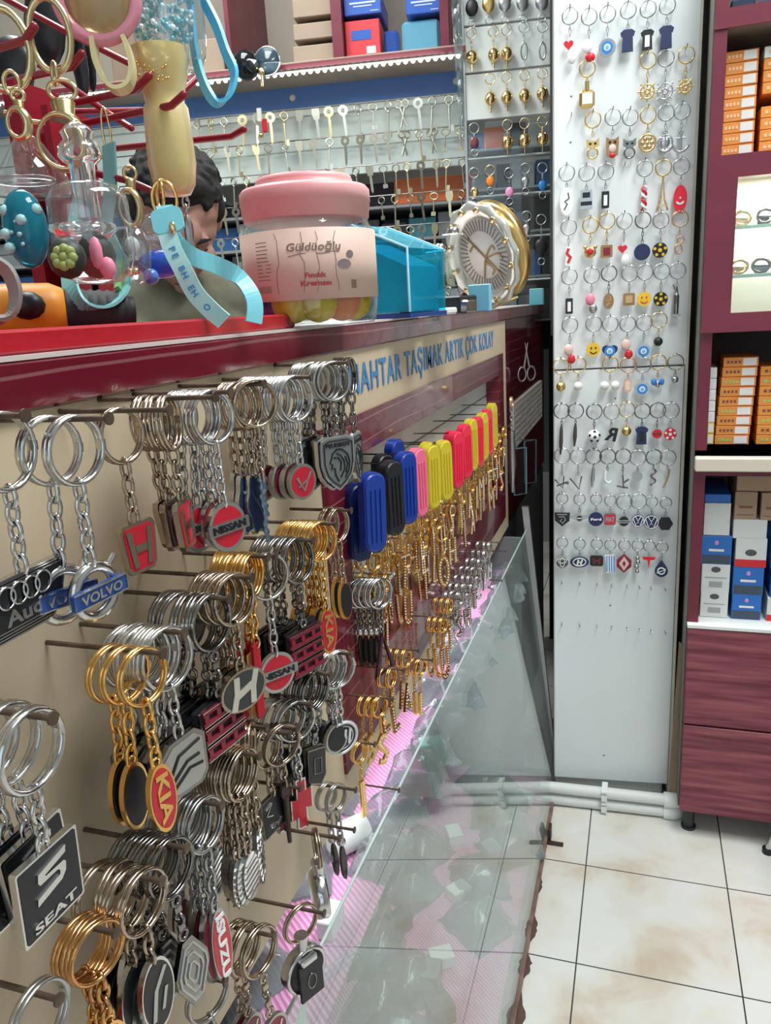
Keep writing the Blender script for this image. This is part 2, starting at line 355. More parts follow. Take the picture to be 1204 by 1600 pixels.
# leaning cardboard strip between pillar and cabinet
m = MB(); q = PY(1064, 990, 1.53); q2 = PY(1040, 1250, 1.52)
m.add([(.080, 1.552, .0590), (.096, 1.548, .0590), (.0965, 1.556, .400), (.089, 1.560, .405), (.080, 1.556, .0590), (.096, 1.552, .0590), (.0965, 1.560, .400), (.089, 1.564, .405)], [(0, 1, 2, 3), (7, 6, 5, 4), (0, 4, 5, 1), (1, 5, 6, 2), (2, 6, 7, 3), (3, 7, 4, 0)])
tag(m.build('cardboard_sheet', cardboard_dk), 'narrow brown cardboard sheet leaning between the white pillar and the burgundy cabinet', 'cardboard')
# ------------------------------------------------------------------ counter
WX = -.27; CY0, CY1, CE = -.35, 1.635, 2.36
ct = thing('shop_counter', 'long burgundy shop counter with a beige keychain panel and lettered strip', 'counter', (0, 0, 0))
m = MB(); m.bx((-.52, CY0, 1.064), (WX + .004, CE, 1.087), bev=.0015)
m.build('countertop', burg, ct)
MB().bx((-.52, CY0, 1.087), (WX + .0035, CE, 1.0892)).build('top_sheet', M('pale_top_sheet', (.62, .52, .50), .35), ct)
MB().bx((WX - .012, CY0, .62), (WX, .62, 1.0635)).build('beige_panel', beige, ct)
m = MB(); m.bx((WX - .012, .62, 1.0), (WX, CY1, 1.0635)); m.bx((WX - .012, 1.585, .62), (WX, CY1, 1.0)); m.bx((WX - .012, .62, .62), (WX, 1.585, .66)); m.build('beige_strip', beige, ct)
fr = MB(); F1 = WX + .003
fr.bx((WX - .03, .62, .655), (F1, .674, 1.0)); fr.bx((WX - .03, 1.538, .655), (F1, 1.587, 1.0)); fr.bx((WX - .03, .674, .96), (F1, 1.538, 1.0)); fr.bx((WX - .03, .674, .655), (F1, 1.538, .73))
fr.build('burgundy_frame', burg, ct)
m = MB(); z = .80
while z < .958: m.bx((WX - .032, .674, z), (WX - .024, 1.538, min(z + .0275, .958))); m.bx((WX - .03, .674, z + .0275), (WX - .029, 1.538, z + .0305), 1); z += .0305
m.build('slat_board', [mint, slot_m], ct)
MB().bx((WX - .030, .674, .792), (WX - .018, 1.538, .800)).build('shelf_lip', alum, ct)
MB().bx((WX - .034, .674, .728), (WX - .028, 1.538, .792)).build('mirror_strip', mirror_m, ct)
m = MB(); m.text('ANAHTAR TAŞIMAK ARTIK ÇOK KOLAY', (1.085, 1.031), .040, WX + .0004, WX + .0011, wd=.82, bold=.012); m.build('sign_lettering', M('blue_lettering', (.05, .22, .47), .4), ct)['label'] = 'large blue capital lettering along the beige strip'
m = MB(); m.bx((-.50, CY0, .606), (-.30, CE, 1.064)); m.bx((-.50, 1.66, 0), (-.28, CE, .606)); m.build('carcass', M('dark_carcass', (.045, .04, .04), .6), ct)
m = MB(); m.bx((-.31, 1.64, .62), (WX - .006, CE, 1.064)); m.build('far_panel', burg, ct)
gr = MB(); y0, y1, z0, z1 = 1.755, 2.28, .772, .872
for i in range(15): y = y0 + (y1 - y0) * i / 14; gr.bx((WX - .006, y - .004, z0), (WX - .002, y + .004, z1))
for i in range(8): z = z0 + (z1 - z0) * i / 7; gr.bx((WX - .006, y0, z - .003), (WX - .002, y1, z + .003))
gr.build('white_grid', M('cream_grid', (.80, .76, .66), .45), ct)['label'] = 'cream square grid on the far end of the counter'
# glass showcase under the panel
gc = thing('glass_showcase', 'low showcase with a slanting glass front under the keychain panel', 'showcase', (0, 0, 0))
GB, GT, GZ = -.164, -.226, .618       # glass foot x, top x, top z
def gx(z): return GB + (GT - GB) * (z - .012) / (GZ - .012)
m = MB(); th = .004
m.add([(GB, CY0, .012), (GB, 1.625, .012), (GT, 1.625, GZ), (GT, CY0, GZ), (GB - th, CY0, .012), (GB - th, 1.625, .012), (GT - th, 1.625, GZ), (GT - th, CY0, GZ)], [(0, 1, 2, 3), (7, 6, 5, 4), (0, 4, 5, 1), (1, 5, 6, 2), (2, 6, 7, 3), (3, 7, 4, 0)])
m.build('glass_front', case_glass, gc)
m = MB(); m.bx((GB - .006, CY0, 0), (GB + .0035, 1.63, .012)); m.build('floor_rail', noise_mat('rusty_brown_rail', (.16, .08, .06), (.24, .15, .12), 30, .5), gc)
m = MB(); m.add([(GB + .002, 1.622, .01), (GB + .002, 1.634, .01), (GT + .002, 1.634, GZ + .05), (GT + .002, 1.622, GZ + .05), (GB - .012, 1.622, .01), (GB - .012, 1.634, .01), (GT - .012, 1.634, GZ + .05), (GT - .012, 1.622, GZ + .05)], [(0, 1, 2, 3), (7, 6, 5, 4), (0, 4, 5, 1), (1, 5, 6, 2), (2, 6, 7, 3), (3, 7, 4, 0)])
m.build('end_profile', alum, gc)
m = MB(); m.bx((-.50, CY0, 0), (GB - .006, 1.63, .02)); m.bx((-.50, CY0, .02), (-.49, 1.63, .60)); m.bx((-.50, CY0, .02), (-.2, CY0 + .01, .60)); m.bx((-.50, 1.61, .02), (-.24, 1.62, .60)); m.build('case_body', M('case_grey', (.22, .23, .23), .5), gc)
pinkmat = noise_mat('pink_woven_mat', (.60, .22, .45), (.74, .40, .60), 75, .6, bump=.6, wave=1., stretch=(1, 1.2, 1)); nn, ll, bb = nodes(pinkmat)
for q in nn:
    if q.type == 'TEX_WAVE': q.bands_direction = 'DIAGONAL'
m = MB(); m.bx((-.488, CY0 + .02, .52), (gx(.52) - .012, 1.60, .526)); m.build('upper_shelf', thin_glass, gc)
m = MB(); m.bx((-.48, CY0 + .02, .5265), (gx(.52) - .02, 1.60, .5285)); m.build('upper_pink_mat', pinkmat, gc)
m = MB(); m.bx((-.48, CY0 + .02, .0205), (gx(.02) - .02, 1.60, .0225)); m.build('lower_pink_mat', pinkmat, gc)
MB().bx((-.325, .5, .588), (-.29, 1.5, .598)).build('led_bar', M('led_bar_glow', (.9, .9, .9), .5, emis=(1, .97, 1), es=1.5), gc)
MB().tube([(GT - .002, CY0, GZ + .0005), (GT - .002, 1.62, GZ + .0005)], .0015, 6).build('polished_top_edge', M('green_glass_edge', (.50, .62, .58), .12), gc)
# bracket and dirt along the rail
m = MB(); a = PZ(862, 1302, .003); m.bx((GB + .004, 1.40, .0), (GB + .010, 1.425, .03)); m.bx((GB + .004, 1.392, .0005), (GB + .036, 1.402, .004))
tag(m.build('angle_bracket', M('dark_brown_metal', (.06, .04, .035), .5, .5)), 'small dark angle bracket on the floor at the far end of the glass rail', 'bracket')
ds = MB(); random.seed(3)
for (ya, yb, wd) in ((1.25, 1.29, .006), (1.13, 1.19, .011), (1.05, 1.10, .012), (.92, 1.02, .014), (.80, .90, .016)):
    n_ = 9; up = [(GB + .0036, ya + (yb - ya) * i / n_) for i in range(n_ + 1)]; dn = [(GB + .0036 + wd * sin(pi * (i + .3) / (n_ + .6)) * random.uniform(.5, 1.), ya + (yb - ya) * i / n_) for i in range(n_ + 1)]
    vs = [(x, y, .0006) for x, y in up] + [(x, y, .0006) for x, y in dn]
    vs += [(x, y, .0035) for x, y, _ in vs[:n_ + 1]] ; N = n_ + 1
    ds.add(vs, [(i, i + 1, N + i + 1, N + i) for i in range(n_)] + [(2 * N + i, 2 * N + i + 1, N + i + 1, N + i) for i in range(n_)])
tag(ds.build('dirt_crust', M('brown_dirt', (.10, .06, .045), .9)), 'dark brown grime crusted along the foot of the glass rail', 'dirt', kind='stuff')
# ------------------------------------------------------------------ key wall (local frame: x to the viewer, y right, z up)
def K(px, py, off=0.): return KW.at(px, py, off)
def kb(mb, name, mats, parent=None): return mb.build(name, mats, parent) if parent else mb.build(name, mats, None, KW.o, KW.rz)
zs = K(580, 124.5).z; zblu = K(580, 158).z; zbot = K(600, 268).z; LE = -2.05; RE = K(727, 200).y
kt = thing('key_board', 'wall board behind the counter with rows of hanging blank keys and a blue top band', 'key board', KW.o, KW.rz)
MB().bx((-.02, LE, zblu), (0, RE, zs)).build('blue_band', M('blue_band', (.045, .13, .36), .5), kt)
m = MB(); zz = zbot
m.bx((-.02, LE, zbot), (0, RE, zblu)); m.build('white_slat_board', M('pale_slat_board', (.50, .58, .57), .4), kt)
MB().bx((-.03, LE, zs), (.165, RE + .01, zs + .018), bev=.001).build('shelf', wood_m, kt)
MB().bx((.165, LE, zs + .0), (.172, RE + .01, zs + .012)).build('shelf_edge', burg_dark, kt)
for px, py in ((457, 153), (712, 127)):
    p = K(px, py); MB().lathe([(.009, 0), (.009, .002), (.006, .004), (.0055, .002)], 14, X=Matrix.Translation((0, p.y, p.z)) @ Matrix.Rotation(pi / 2, 4, 'Y')).build('fixing_disc', M('disc_grey', (.45, .48, .45), .4), kt)
led = thing('led_strip', 'LED strip glowing under the front edge of the shelf above the keys', 'light strip', KW.o, KW.rz)
MB().bx((.145, LE, zs - .003), (.162, RE, zs - .0005)).build('tape', white_m, led)
m = MB(); y = RE - .01
while y > -1.75: m.ball((.1535, y, zs - .0055), (.005, .0062, .0065), 0, 8); y -= .0197
lo = m.build('led_chip', M('led_glow', (1, 1, 1), .4, emis=(1, .95, .82), es=9.), led); lo['kind'] = 'stuff'
# cupboard space above the shelf
zt = zs + .018
def K2(px, py, off): return KW.at(px, py, off)
m = MB(); m.bx((-.25, LE, zt), (-.24, RE + .05, ZC - .05)); kb(m, 'back_panel', noise_mat('taupe_board', (.30, .27, .22), (.34, .31, .26), 4, .7), None)
tag(bpy.data.objects['back_panel'], 'taupe board closing the back of the shelf above the LED strip', 'panel')
for i, (px, w_) in enumerate(((360, .012), (529, .028), (695, .022))):
    y = K2(px, 60, .14).y; o = MB().bx((-.24, y - w_ / 2, zt), (.16, y + w_ / 2, ZC - .06)).build('shelf_divider', burg_dark, None, KW.o, KW.rz)
    tag(o, ['thin burgundy upright on the high shelf, left of the black ball', 'burgundy upright on the high shelf beside the stacked brown boxes', 'burgundy upright at the right end of the high shelf'][i], 'divider')
# open shelves below the slat board
m = MB()
zl = [K(600, y).z for y in (268, 318, 372, 430, 490, 560)]
su = thing('open_shelving', 'dim open shelving behind the lower rows of keys', 'shelving', KW.o, KW.rz)
for i, z in enumerate(zl[1:]): MB().bx((-.36, LE, z - .008), (-.05, .02, z)).build('shelf', M('shelf_grey', (.28, .30, .31), .5), su)
MB().bx((-.37, LE, .5), (-.36, .02, zbot)).build('back', M('shelf_back', (.26, .29, .31), .6), su)
for y in (LE, -1.3, -.62, .01): MB().bx((-.36, y - .008, .5), (-.05, y + .008, zbot)).build('upright', M('upright_grey', (.25, .27, .28), .5), su)
# ================================================================== keychains
def arc(cx, cy, rx, ry, a0, a1, n=12): return [(cx + rx * cos(rad(a0 + (a1 - a0) * i / n)), cy + ry * sin(rad(a0 + (a1 - a0) * i / n))) for i in range(n + 1)]
def split_ring(R, r=.0011, flat=1.5):
    m = MB(); m.ring((-.0008, 0, -R + r), R - r, r, 0, 28, 6, flat=flat); m.ring((.0014, 0, -R + r + .0001), R - r * 1.1, r, 0, 28, 6, flat=flat)
    m.bx((-.001, R - 2 * r - .0004, -R - .001), (.002, R + .0003, -R + .003)); return m
def chain(z0, L, n=4, wd=.0056, r=.0011):
    m = MB(); h = L / n * 1.30
    for i in range(n):
        c = z0 - L * (i + .5) / n
        if i % 2: m.ring((0, 0, c), wd / 2, r, 0, 14, 5, rz=h / 2)
        else: m.ring((0, 0, c), wd / 2, r, 0, 14, 5, rz=h / 2, axis='y')
    return m
def cast_link_chain(z0, L):     # the dumb-bell shaped cast links of the dark chains
    m = MB()
    for k in range(3): m.ring((0, 0, z0 - L * (k + .5) / 3), .0028, .0011, 0, 14, 6, axis='xy'[k % 2])
    for k in range(2): m.bx((-.0012, -.0024, z0 - L * (k + 1) / 3 - .0022), (.0012, .0024, z0 - L * (k + 1) / 3 + .0022), bev=.0006)
    return m
T_ = .0032
def plate(t, outline, metal, fill, t0=-T_ / 2, t1=T_ / 2, inset=.86, cz=0.):
    ol = sh(outline, 0, cz); b_ = MB().prism(ol, t0, t1).build('tag', metal, t); zt_ = max(p[1] for p in ol)
    if fill: MB().prism(sh(scl(outline, inset), 0, cz), t1 - .0004, t1 + .0003).build('enamel_face', fill, b_); MB().prism(sh(scl(outline, inset), 0, cz), t0 - .0003, t0 + .0004).build('enamel_back', fill, b_)
    return b_
def eyelet(b_, z, metal, R=.0028): MB().ring((0, 0, z), R, .0008, 0, 14, 6).build('eyelet', metal, b_)
E0, E1 = T_ / 2 + .0002, T_ / 2 + .0009
def tg_audi(t, z):
    b_ = plate(t, [(-.021, .0125), (.020, .0125), (.024, .009), (.018, -.0075), (.012, -.0135), (-.026, -.0135), (-.026, .0125)], chrome, black, cz=z - .0135, inset=.93); m = MB()
    for i in range(4): m.ring((E1, -.0125 + i * .0068, z - .0085), .0046, .0007, 0, 18, 4)
    m.text('Audi', (-.003, z - .0175), .0068, E0, E1, wd=.023, bold=.03)
    for k in range(5): m.bx((E0, -.023, z - .0022 - k * .0013), (E1 - .0003, .020 - k * .0006, z - .0018 - k * .0013)) if k < 2 else m.bx((E0, -.023, z - .0225 - (k - 2) * .0013), (E1 - .0003, .015 - k * .001, z - .0221 - (k - 2) * .0013))
    m.build('emblem', chrome, b_)
def tg_volvo(t, z):
    b_ = MB().ring((0, 0, z - .0145), .0115, .0026, 0, 30, 8).build('tag', chrome, t); X = Matrix.Translation((0, 0, z - .0145))
    MB().prism(rr(.031, .0078, .0006), .0022, .0042, X=X).build('bar', blue_en, b_)
    m = MB(); m.text('VOLVO', (0, z - .0145), .0046, .0042, .0049, wd=.024, bold=.03); m.stroke([(-.0152, z - .0182), (.0152, z - .0182), (.0152, z - .0108), (-.0152, z - .0108)], .0006, .004, .0047, closed=True)
    m.tube([(0, .0085, z - .006), (0, .0135, z - .0015)], .0015, 6); m.build('emblem', chrome, b_)
def hout(w_=.024, h_=.026): return [(-w_ / 2 * .95, h_ / 2 - .003), (-w_ / 2 * .8, h_ / 2), (w_ / 2 * .8, h_ / 2), (w_ / 2 * .98, h_ / 2 - .003), (w_ / 2 * .80, -h_ / 2 + .003), (w_ / 2 * .62, -h_ / 2), (-w_ / 2 * .62, -h_ / 2), (-w_ / 2 * .80, -h_ / 2 + .003)]
def tg_honda(t, z, fill=None):
    b_ = plate(t, hout(), bronze, fill or red_en, cz=z - .013); m = MB()
    for s in (-1, 1): m.prism(sh([(s * .0085, .0095), (s * .0052, .0095), (s * .0030, -.0095), (s * .0062, -.0095)][::s], 0, z - .013), E0, E1)
    m.prism(sh([(-.004, .0018), (.004, .0018), (.0036, -.0022), (-.0036, -.0022)], 0, z - .013), E0, E1); m.build('emblem', bronze, b_)
def tg_nissan(t, z, txt='NISSAN'):
    b_ = plate(t, ell(.028, .028), chrome, red_en, cz=z - .014, inset=.84); m = MB(); m.prism(sh(rr(.031, .0068, .0005), 0, z - .014), E0, E1 + .0004); bar = m.build('bar', steel, b_)
    MB().text(txt, (0, z - .014), .0044, E1 + .0003, E1 + .0009, wd=.025, bold=.045).build('emblem', black, b_)
def tg_scallop(t, z):
    o = []
    for i in range(40):
        a = 2 * pi * i / 40; k = 1 + .09 * cos(6 * a); o.append((cos(a) * .0085 * k, sin(a) * .019 * k))
    b_ = plate(t, o, chrome, navy, cz=z - .019, inset=.92); m = MB(); m.stroke([(-.004, z - .01), (0, z - .019), (.004, z - .028)], .0007, E0, E1); m.build('emblem', chrome, b_)
def tg_twist(t, z):
    m = MB(); vs = []; 
    for i in range(25):
        a = i * .35; zz = z - .042 * i / 24; w_ = .005 * (1 - .3 * (i / 24) ** 2)
        vs += [(cos(a) * .0016, sin(a) * .0016 - w_ * .4, zz), (-cos(a) * .0016, w_ * .6 + sin(a) * .0016, zz)]
    m.tube([(sin(i * .5) * .001, 0, z - .042 * i / 30) for i in range(31)], [.0032 * (1 - .6 * (i / 30)) + .0007 * sin(i * 1.6) for i in range(31)], 8, flat=.6); m.build('tag', M('blue_steel', (.16, .22, .30), .3, .9), t)
def tg_disc(t, z, fill=None, D=.025, em='V'):
    b_ = plate(t, ell(D, D), steel, fill or red_en, cz=z - D / 2, inset=.84); c = z - D / 2; m = MB()
    if em == 'V': m.stroke([(-.006, c + .004), (0, c - .006), (.007, c + .006)], .0018, E0, E1); m.stroke([(-.005, c - .003), (.004, c + .001)], .0012, E0, E1)
    if em == 'FIAT': 
        m.ring((E0, 0, c), D * .44, .0014, 0, 28, 6); m.ring((E0, 0, c), D * .33, .0006, 0, 28, 4)
        for k in range(4): m.stroke([(-.0066 + k * .0044 - .001, c - .0066), (-.0066 + k * .0044 + .001, c + .0066)], .0022, E0, E1 + .0003)
    m.build('emblem', chrome if em != 'FIAT' else M('satin_silver', (.72, .72, .72), .5, .4), b_)
def tg_peugeot(t, z, fill=None):
    o = [(-.0155, .019), (-.010, .0215), (.010, .0215), (.0155, .019), (.0155, .0), (.0125, -.010), (.007, -.0165), (0, -.0215), (-.007, -.0165), (-.0125, -.010), (-.0155, 0)]
    c = z - .0215; b_ = plate(t, o, chrome, fill or grey_en, cz=c, inset=.93); m = MB(); m.stroke(sh(scl(o, .84), 0, c), .0007, E0, E1, closed=True)
    m.text('PEUGEOT', (0, c + .0145), .0030, E0, E1, wd=.023, bold=.03)
    for pts in ([(-.007, .004), (-.006, .008), (-.002, .011), (.003, .0108), (.008, .007), (.010, .001), (.009, -.006), (.005, -.012)], [(-.007, .004), (-.0085, .001), (-.006, -.0005), (-.0075, -.003), (-.004, -.0035), (-.004, -.008), (-.001, -.014)],
                [(-.002, .008), (.002, .006), (.005, .001), (.005, -.005), (.001, -.011)], [(-.001, .005), (.002, .001), (.001, -.006)], [(-.005, .005), (-.002, .0045)], [(.006, .005), (.008, -.001), (.006, -.008)]):
        m.stroke(sh(pts, 0, c), .0011, E0, E1)
    m.build('emblem', black if not fill else chrome, b_)
def tg_vtext(t, z, s='KIA', W=.0165, H=.036, rim=None, fill=None, em=None, hgt=.0075, L=.026, rot=-pi / 2):
    c = z - H / 2 - .001; rim = rim or gold; b_ = plate(t, ell(W, H), rim, fill or red_en, cz=c, inset=.88); eyelet(b_, z - .001, rim)
    if s: MB().text(s, (0, c), hgt, E0, E1, wd=L, bold=.03, rot=rot).build('emblem', em or rim, b_)
def s_shape(m, cz, k=1., lean=.25, x0=E0, x1=E1):
    for (a, b_) in (([(-.009, .0075), (-.009, .0035), (-.0075, .0015), (.004, -.0005), (.0055, -.002), (.0055, -.004), (-.009, -.004), (-.009, -.0075), (.007, -.0075), (.0095, -.005), (.0095, -.001), (.008, .0008), (-.004, .0032), (-.0045, .0040), (.009, .0040), (.009, .0075)], 0),):
        m.prism([(p[0] * k + lean * p[1] * k, p[1] * k + cz + p[0] * .18 * k) for p in a], x0, x1)
def tg_seat(t, z):
    c = z - .017; b_ = plate(t, rr(.034, .034, .0008, 1), chrome, black, cz=c, inset=.93); m = MB(); s_shape(m, c + .005, .88, .15); m.text('SEAT', (0, c - .0118), .0042, E0, E1, wd=.024, bold=.03); m.build('emblem', chrome, b_); eyelet(b_, z + .0005, chrome)
def tg_sbadge(t, z, fill=None):
    c = z - .017; o = [(-.015, .010), (-.008, .0155), (.009, .0165), (.0155, .011), (.0145, -.011), (.009, -.016), (-.009, -.0155), (-.0135, -.012)]
    b_ = plate(t, o, dark_chrome, fill or steel, cz=c, inset=.86); m = MB()
    for pts in ([(-.0105, -.0015), (-.004, .007), (.011, .0095)], [(-.0105, -.0055), (.001, .0015), (.0095, .0015)], [(-.0095, -.009), (.002, -.003), (.011, -.0045)]): m.stroke(sh(pts, 0, c), .0013, E0, E1)
    m.build('emblem', black, b_)
def tg_block(t, z, fill=None, edge=None):
    c = z - .016; edge = edge or chrome; m = MB(); o = rr(.034, .031, .0006, 1); m.prism(sh(o, 0, c), -.0022, .0004); b_ = m.build('tag', black, t); m = MB()
    for yy in (-.0105, 0.0, .0105):
        m.bx((.0004, -.0165, c + yy + .0022), (.0022, .0165, c + yy + .0042)); m.bx((.0004, -.0165, c + yy - .0042), (.0022, .0165, c + yy - .0022))
        for k in (-.014, -.004, .007): m.bx((.0004, k - .0016, c + yy - .003), (.0022, k + .0016, c + yy + .003))
    f = m.build('bars', fill or maroon_en, b_); m = MB()
    for yy in (-.0105, 0., .0105):
        for q in (-.0043, .0043): m.bx((.002, -.0168, c + yy + q - .00025), (.0025, .0168, c + yy + q + .00025))
    m.build('bar_edging', edge, b_)
def tg_hyundai(t, z):
    c = z - .0125; b_ = plate(t, ell(.035, .025), bronze, M('charcoal_enamel', (.035, .038, .038), .5), cz=c, inset=.88); m = MB(); 
    for s in (-1, 1): m.stroke(sh([(s * .0075 + .002, .0095), (s * .0062, 0), (s * .0075 - .002, -.0095)], 0, c), .0042, E0, E1)
    m.stroke(sh([(-.006, -.0018), (.006, .0018)], 0, c), .0042, E0, E1 - .0001); m.build('emblem', M('cream_metal', (.72, .68, .60), .3, .8), b_)
def tg_redstrip(t, z):
    m = MB(); m.bx((-.0015, -.004, z - .052), (.0015, .004, z), bev=.001); m.build('tag', red_en, t); 
    MB().bx((-.0022, -.0095, z - .048), (-.0008, -.003, z - .004), bev=.0006).build('gold_strip', M('dull_gold', (.50, .30, .10), .35, 1), t)
def tg_chevy(t, z, fill=None):
    c = z - .021; o = [(-.0042, .0205), (.0042, .0205), (.0042, .010), (.0092, .0115), (.0092, -.006), (.0042, -.0045), (.0042, -.0205), (-.0042, -.0205), (-.0042, -.010), (-.0092, -.0115), (-.0092, .006), (-.0042, .0045)]
    b_ = plate(t, o, chrome, None, cz=c); i = [(a - (.0011 if a > 0 else -.0011), b - (.0013 if b > 0 else -.0013) * (1 if abs(b) > .015 else .4)) for a, b in o]
    MB().prism(sh(i, 0, c), T_ / 2 - .0004, T_ / 2 + .0003).build('enamel_face', fill or red_en, b_)
def tg_para(t, z):
    c = z - .018; b_ = plate(t, [(-.010, .018), (.010, .012), (.010, -.012), (.004, -.018), (-.010, -.010)], dark_chrome, black, cz=c, inset=.92)
    MB().stroke(sh([(-.004, .009), (.004, .006), (.004, -.007), (-.004, -.004)], 0, c), .0008, E0, E1, closed=True).build('emblem', dark_chrome, b_)
def tg_ribbed(t, z, H=.034, W=.017):
    c = z - H / 2 - .001; b_ = plate(t, ell(W, H, 18), steel, None, cz=c); m = MB()
    for k in range(7):
        y = -H * .36 + k * H * .12; q = W * .42 * (1 - (y / (H * .55)) ** 2) ** .5; m.stroke(sh([(-q, y - .002), (q, y + .002)], 0, c), .0014, T_ / 2 - .0002, T_ / 2 + .0008); m.stroke(sh([(-q, y - .002), (q, y + .002)], 0, c), .0014, -T_ / 2 - .0008, -T_ / 2 + .0002)
    m.build('ribs', dark_chrome, b_)
def tg_square(t, z):
    c = z - .015; b_ = plate(t, rr(.030, .028, .0006, 1), dark_chrome, black, cz=c, inset=.94); m = MB(); m.text('Opel', (.001, c - .008), .0045, E0, E1, wd=.018, bold=.02); m.stroke(sh([(-.011, .008), (-.004, .010), (-.011, .003), (-.004, .0)], 0, c), .001, E0, E1)
    m.build('emblem', chrome, b_)
def tg_keyshape(t, z):
    m = MB(); m.prism(sh(ell(.008, .013), 0, z - .006), -.0015, .0015); m.tube([(0, 0, z - .010), (0, .0005, z - .050)], [.0026, .0016], 8); m.build('tag', M('brown_leather', (.05, .03, .03), .5), t)
def tg_diamond(t, z):
    c = z - .020; o = [(-.003, .020), (.004, .020), (.0125, .004), (.0125, -.003), (.004, -.020), (-.003, -.020), (-.0115, -.003), (-.0115, .004)]
    b_ = plate(t, o, dark_chrome, None, cz=c); m = MB()
    for k in (.82, .56, .3): m.stroke(sh(scl(o, k), 0, c), .0012, T_ / 2 - .0002, T_ / 2 + .0008, closed=True)
    m.build('ridges', steel, b_)
def tg_leafoval(t, z):
    c = z - .021; b_ = plate(t, ell(.023, .042), chrome, black, cz=c, inset=.9); m = MB(); m.stroke(sh([(-.006, -.012), (-.002, .004), (.006, .013)], 0, c), .0028, E0, E1); m.stroke(sh([(.001, -.010), (.005, .001)], 0, c), .0022, E0, E1); m.build('emblem', steel, b_)
def tg_strip(t, z):
    m = MB(); m.ball((0, 0, z - .004), .0042, 0, 12); m.build('bead', chrome, t); MB().prism(sh(ell(.007, .034, 16), 0, z - .025), -.0012, .0012).build('tag', M('dark_glass_strip', (.03, .025, .025), .12), t)
def tg_none(t, z): MB().ball((0, 0, z - .004), (.002, .004, .005), 0, 10).build('tag', bronze, t)
def keychain(label, group, tg, ring=chrome, chn=None, R=.0155, L=.028, n=4, cast=False, cat='keychain', rr_=.0011, tgk={}):
    t = thing('keychain', label, cat, group=group); split_ring(R, rr_).build('split_ring', ring, t)
    z0 = -2 * R + .003
    (cast_link_chain(z0, L) if cast else chain(z0, L, n)).build('chain', chn or ring, t); tg(t, z0 - L + .002, **tgk); return t
nail_n = [0]
def nail(P, ln, tilt=0., rad_=.0013, dz=0., lab=None, grp='nails holding the keychains on the beige panel'):
    m = MB(); m.tube([(0, 0, 0), (ln, tilt, dz)], rad_, 8); m.tube([(ln, tilt, dz), (ln + .001, tilt, dz)], .0028, 12)
    o = m.build('nail', nail_m, None, (WX - .001, P[1], P[2])); return tag(o, lab or 'rusty nail in the beige panel with keychain rings threaded on it', 'nail', grp)
def bunch(px, py, off, n, tg, front, rest, ring=chrome, yaw=0., dx=.0045, R=.0155, L=.028, nl=4, cast=False, chn=None, ext=.014, spread=10, rr_=.0011, tgk={}, tgk2=None, x_dir=1, nn=True, ynail=0.):
    """front ring centred on pixel (px, py) at distance off from the panel; n keychains threaded on one nail"""
    x = WX + off; P = PX(px, py, x); top = Vector((x, P.y, P.z + R))
    if nn: nail(top - Vector((0, ynail * 0, .0)), off + ext, ynail)
    gname = rest
    k0 = keychain(front, None, tg, ring, chn, R, L, nl, cast, rr_=rr_, tgk=tgk); k0.location = top + Vector((0, 0, .001)); k0.rotation_euler = (rad(random.uniform(-2, 2)), rad(random.uniform(-3, 3)), -rad(yaw))
    if n > 1:
        k1 = k0 if tgk2 is None else None
        base = k0 if tgk2 is None else keychain(rest, rest, tg, ring, chn, R, L, nl, cast, rr_=rr_, tgk=tgk2)
        for i in range(1, n):
            loc = top + Vector((-dx * i - random.uniform(0, .001), 0, .001)); rot = (rad(random.uniform(-5, 5)), rad(random.uniform(-3, 3)), -rad(yaw * .8 + random.uniform(-spread, spread * .6)))
            if base is not k0 and i == 1: base.location = loc; base.rotation_euler = rot
            else: dup(base, loc, rot, rest, rest)
    return k0
B = bunch
# ---- top row of nails
B(8, 715, .032, 1, tg_audi, 'chrome keychain with a black slanting tag of four rings, top left of the beige panel', '', R=.0165, yaw=0, L=.036, nl=5)
B(118, 712, .045, 2, tg_volvo, 'chrome keychain with a ring tag crossed by a blue bar, foremost on its nail', 'chrome keychain half hidden behind the blue-barred ring tag', R=.0155, dx=.011, yaw=8, L=.038, nl=5, ext=.02)
B(188, 688, .033, 1, tg_honda, 'single pale bronze keychain with a square red tag and silver H shape', '', ring=bronze, R=.0143, yaw=10, L=.033, nl=4, ext=.03)
B(262, 668, .040, 3, tg_honda, 'bronze keychain with a narrow-looking red tag, right of the single red H tag', 'bronze keychain stacked behind the second red H tag on its nail', ring=bronze, R=.0150, yaw=-14, L=.030, nl=4, dx=.0065, spread=5, ext=.03, tgk2={'fill': black})
B(330, 658, .048, 5, tg_nissan, 'chrome keychain with a round red tag crossed by a lettered bar, in the top row', 'chrome keychain stacked behind the round red barred tag of the top row', R=.0155, yaw=16, L=.036, nl=5, dx=.0048)
B(385, 640, .045, 3, tg_scallop, 'bronze keychain with a long dark navy lobed tag, foremost on its nail', 'bronze keychain behind the long navy lobed tag', ring=bronze, R=.0150, yaw=10, L=.030, nl=4, dx=.006)
B(398, 636, .052, 1, tg_twist, 'bronze keychain with a twisted blue steel pendant beside the navy tags', '', ring=bronze, R=.0150, yaw=35, L=.034, nl=5, nn=False)
B(460, 628, .052, 8, tg_disc, 'chrome keychain with a small round red tag, foremost one left of the lion shield', 'chrome keychain with a round tag in the stack left of the lion shield', R=.0160, yaw=22, L=.032, nl=4, dx=.0045, tgk2={'fill': maroon_en})
B(520, 600, .048, 6, tg_peugeot, 'chrome keychain with a large grey shield tag showing a lion head', 'dark keychain stacked behind the lion-head shield tag', ring=steel, R=.0155, yaw=34, L=.030, nl=4, dx=.005, cast=True, chn=dark_chrome, tgk2={'fill': black})
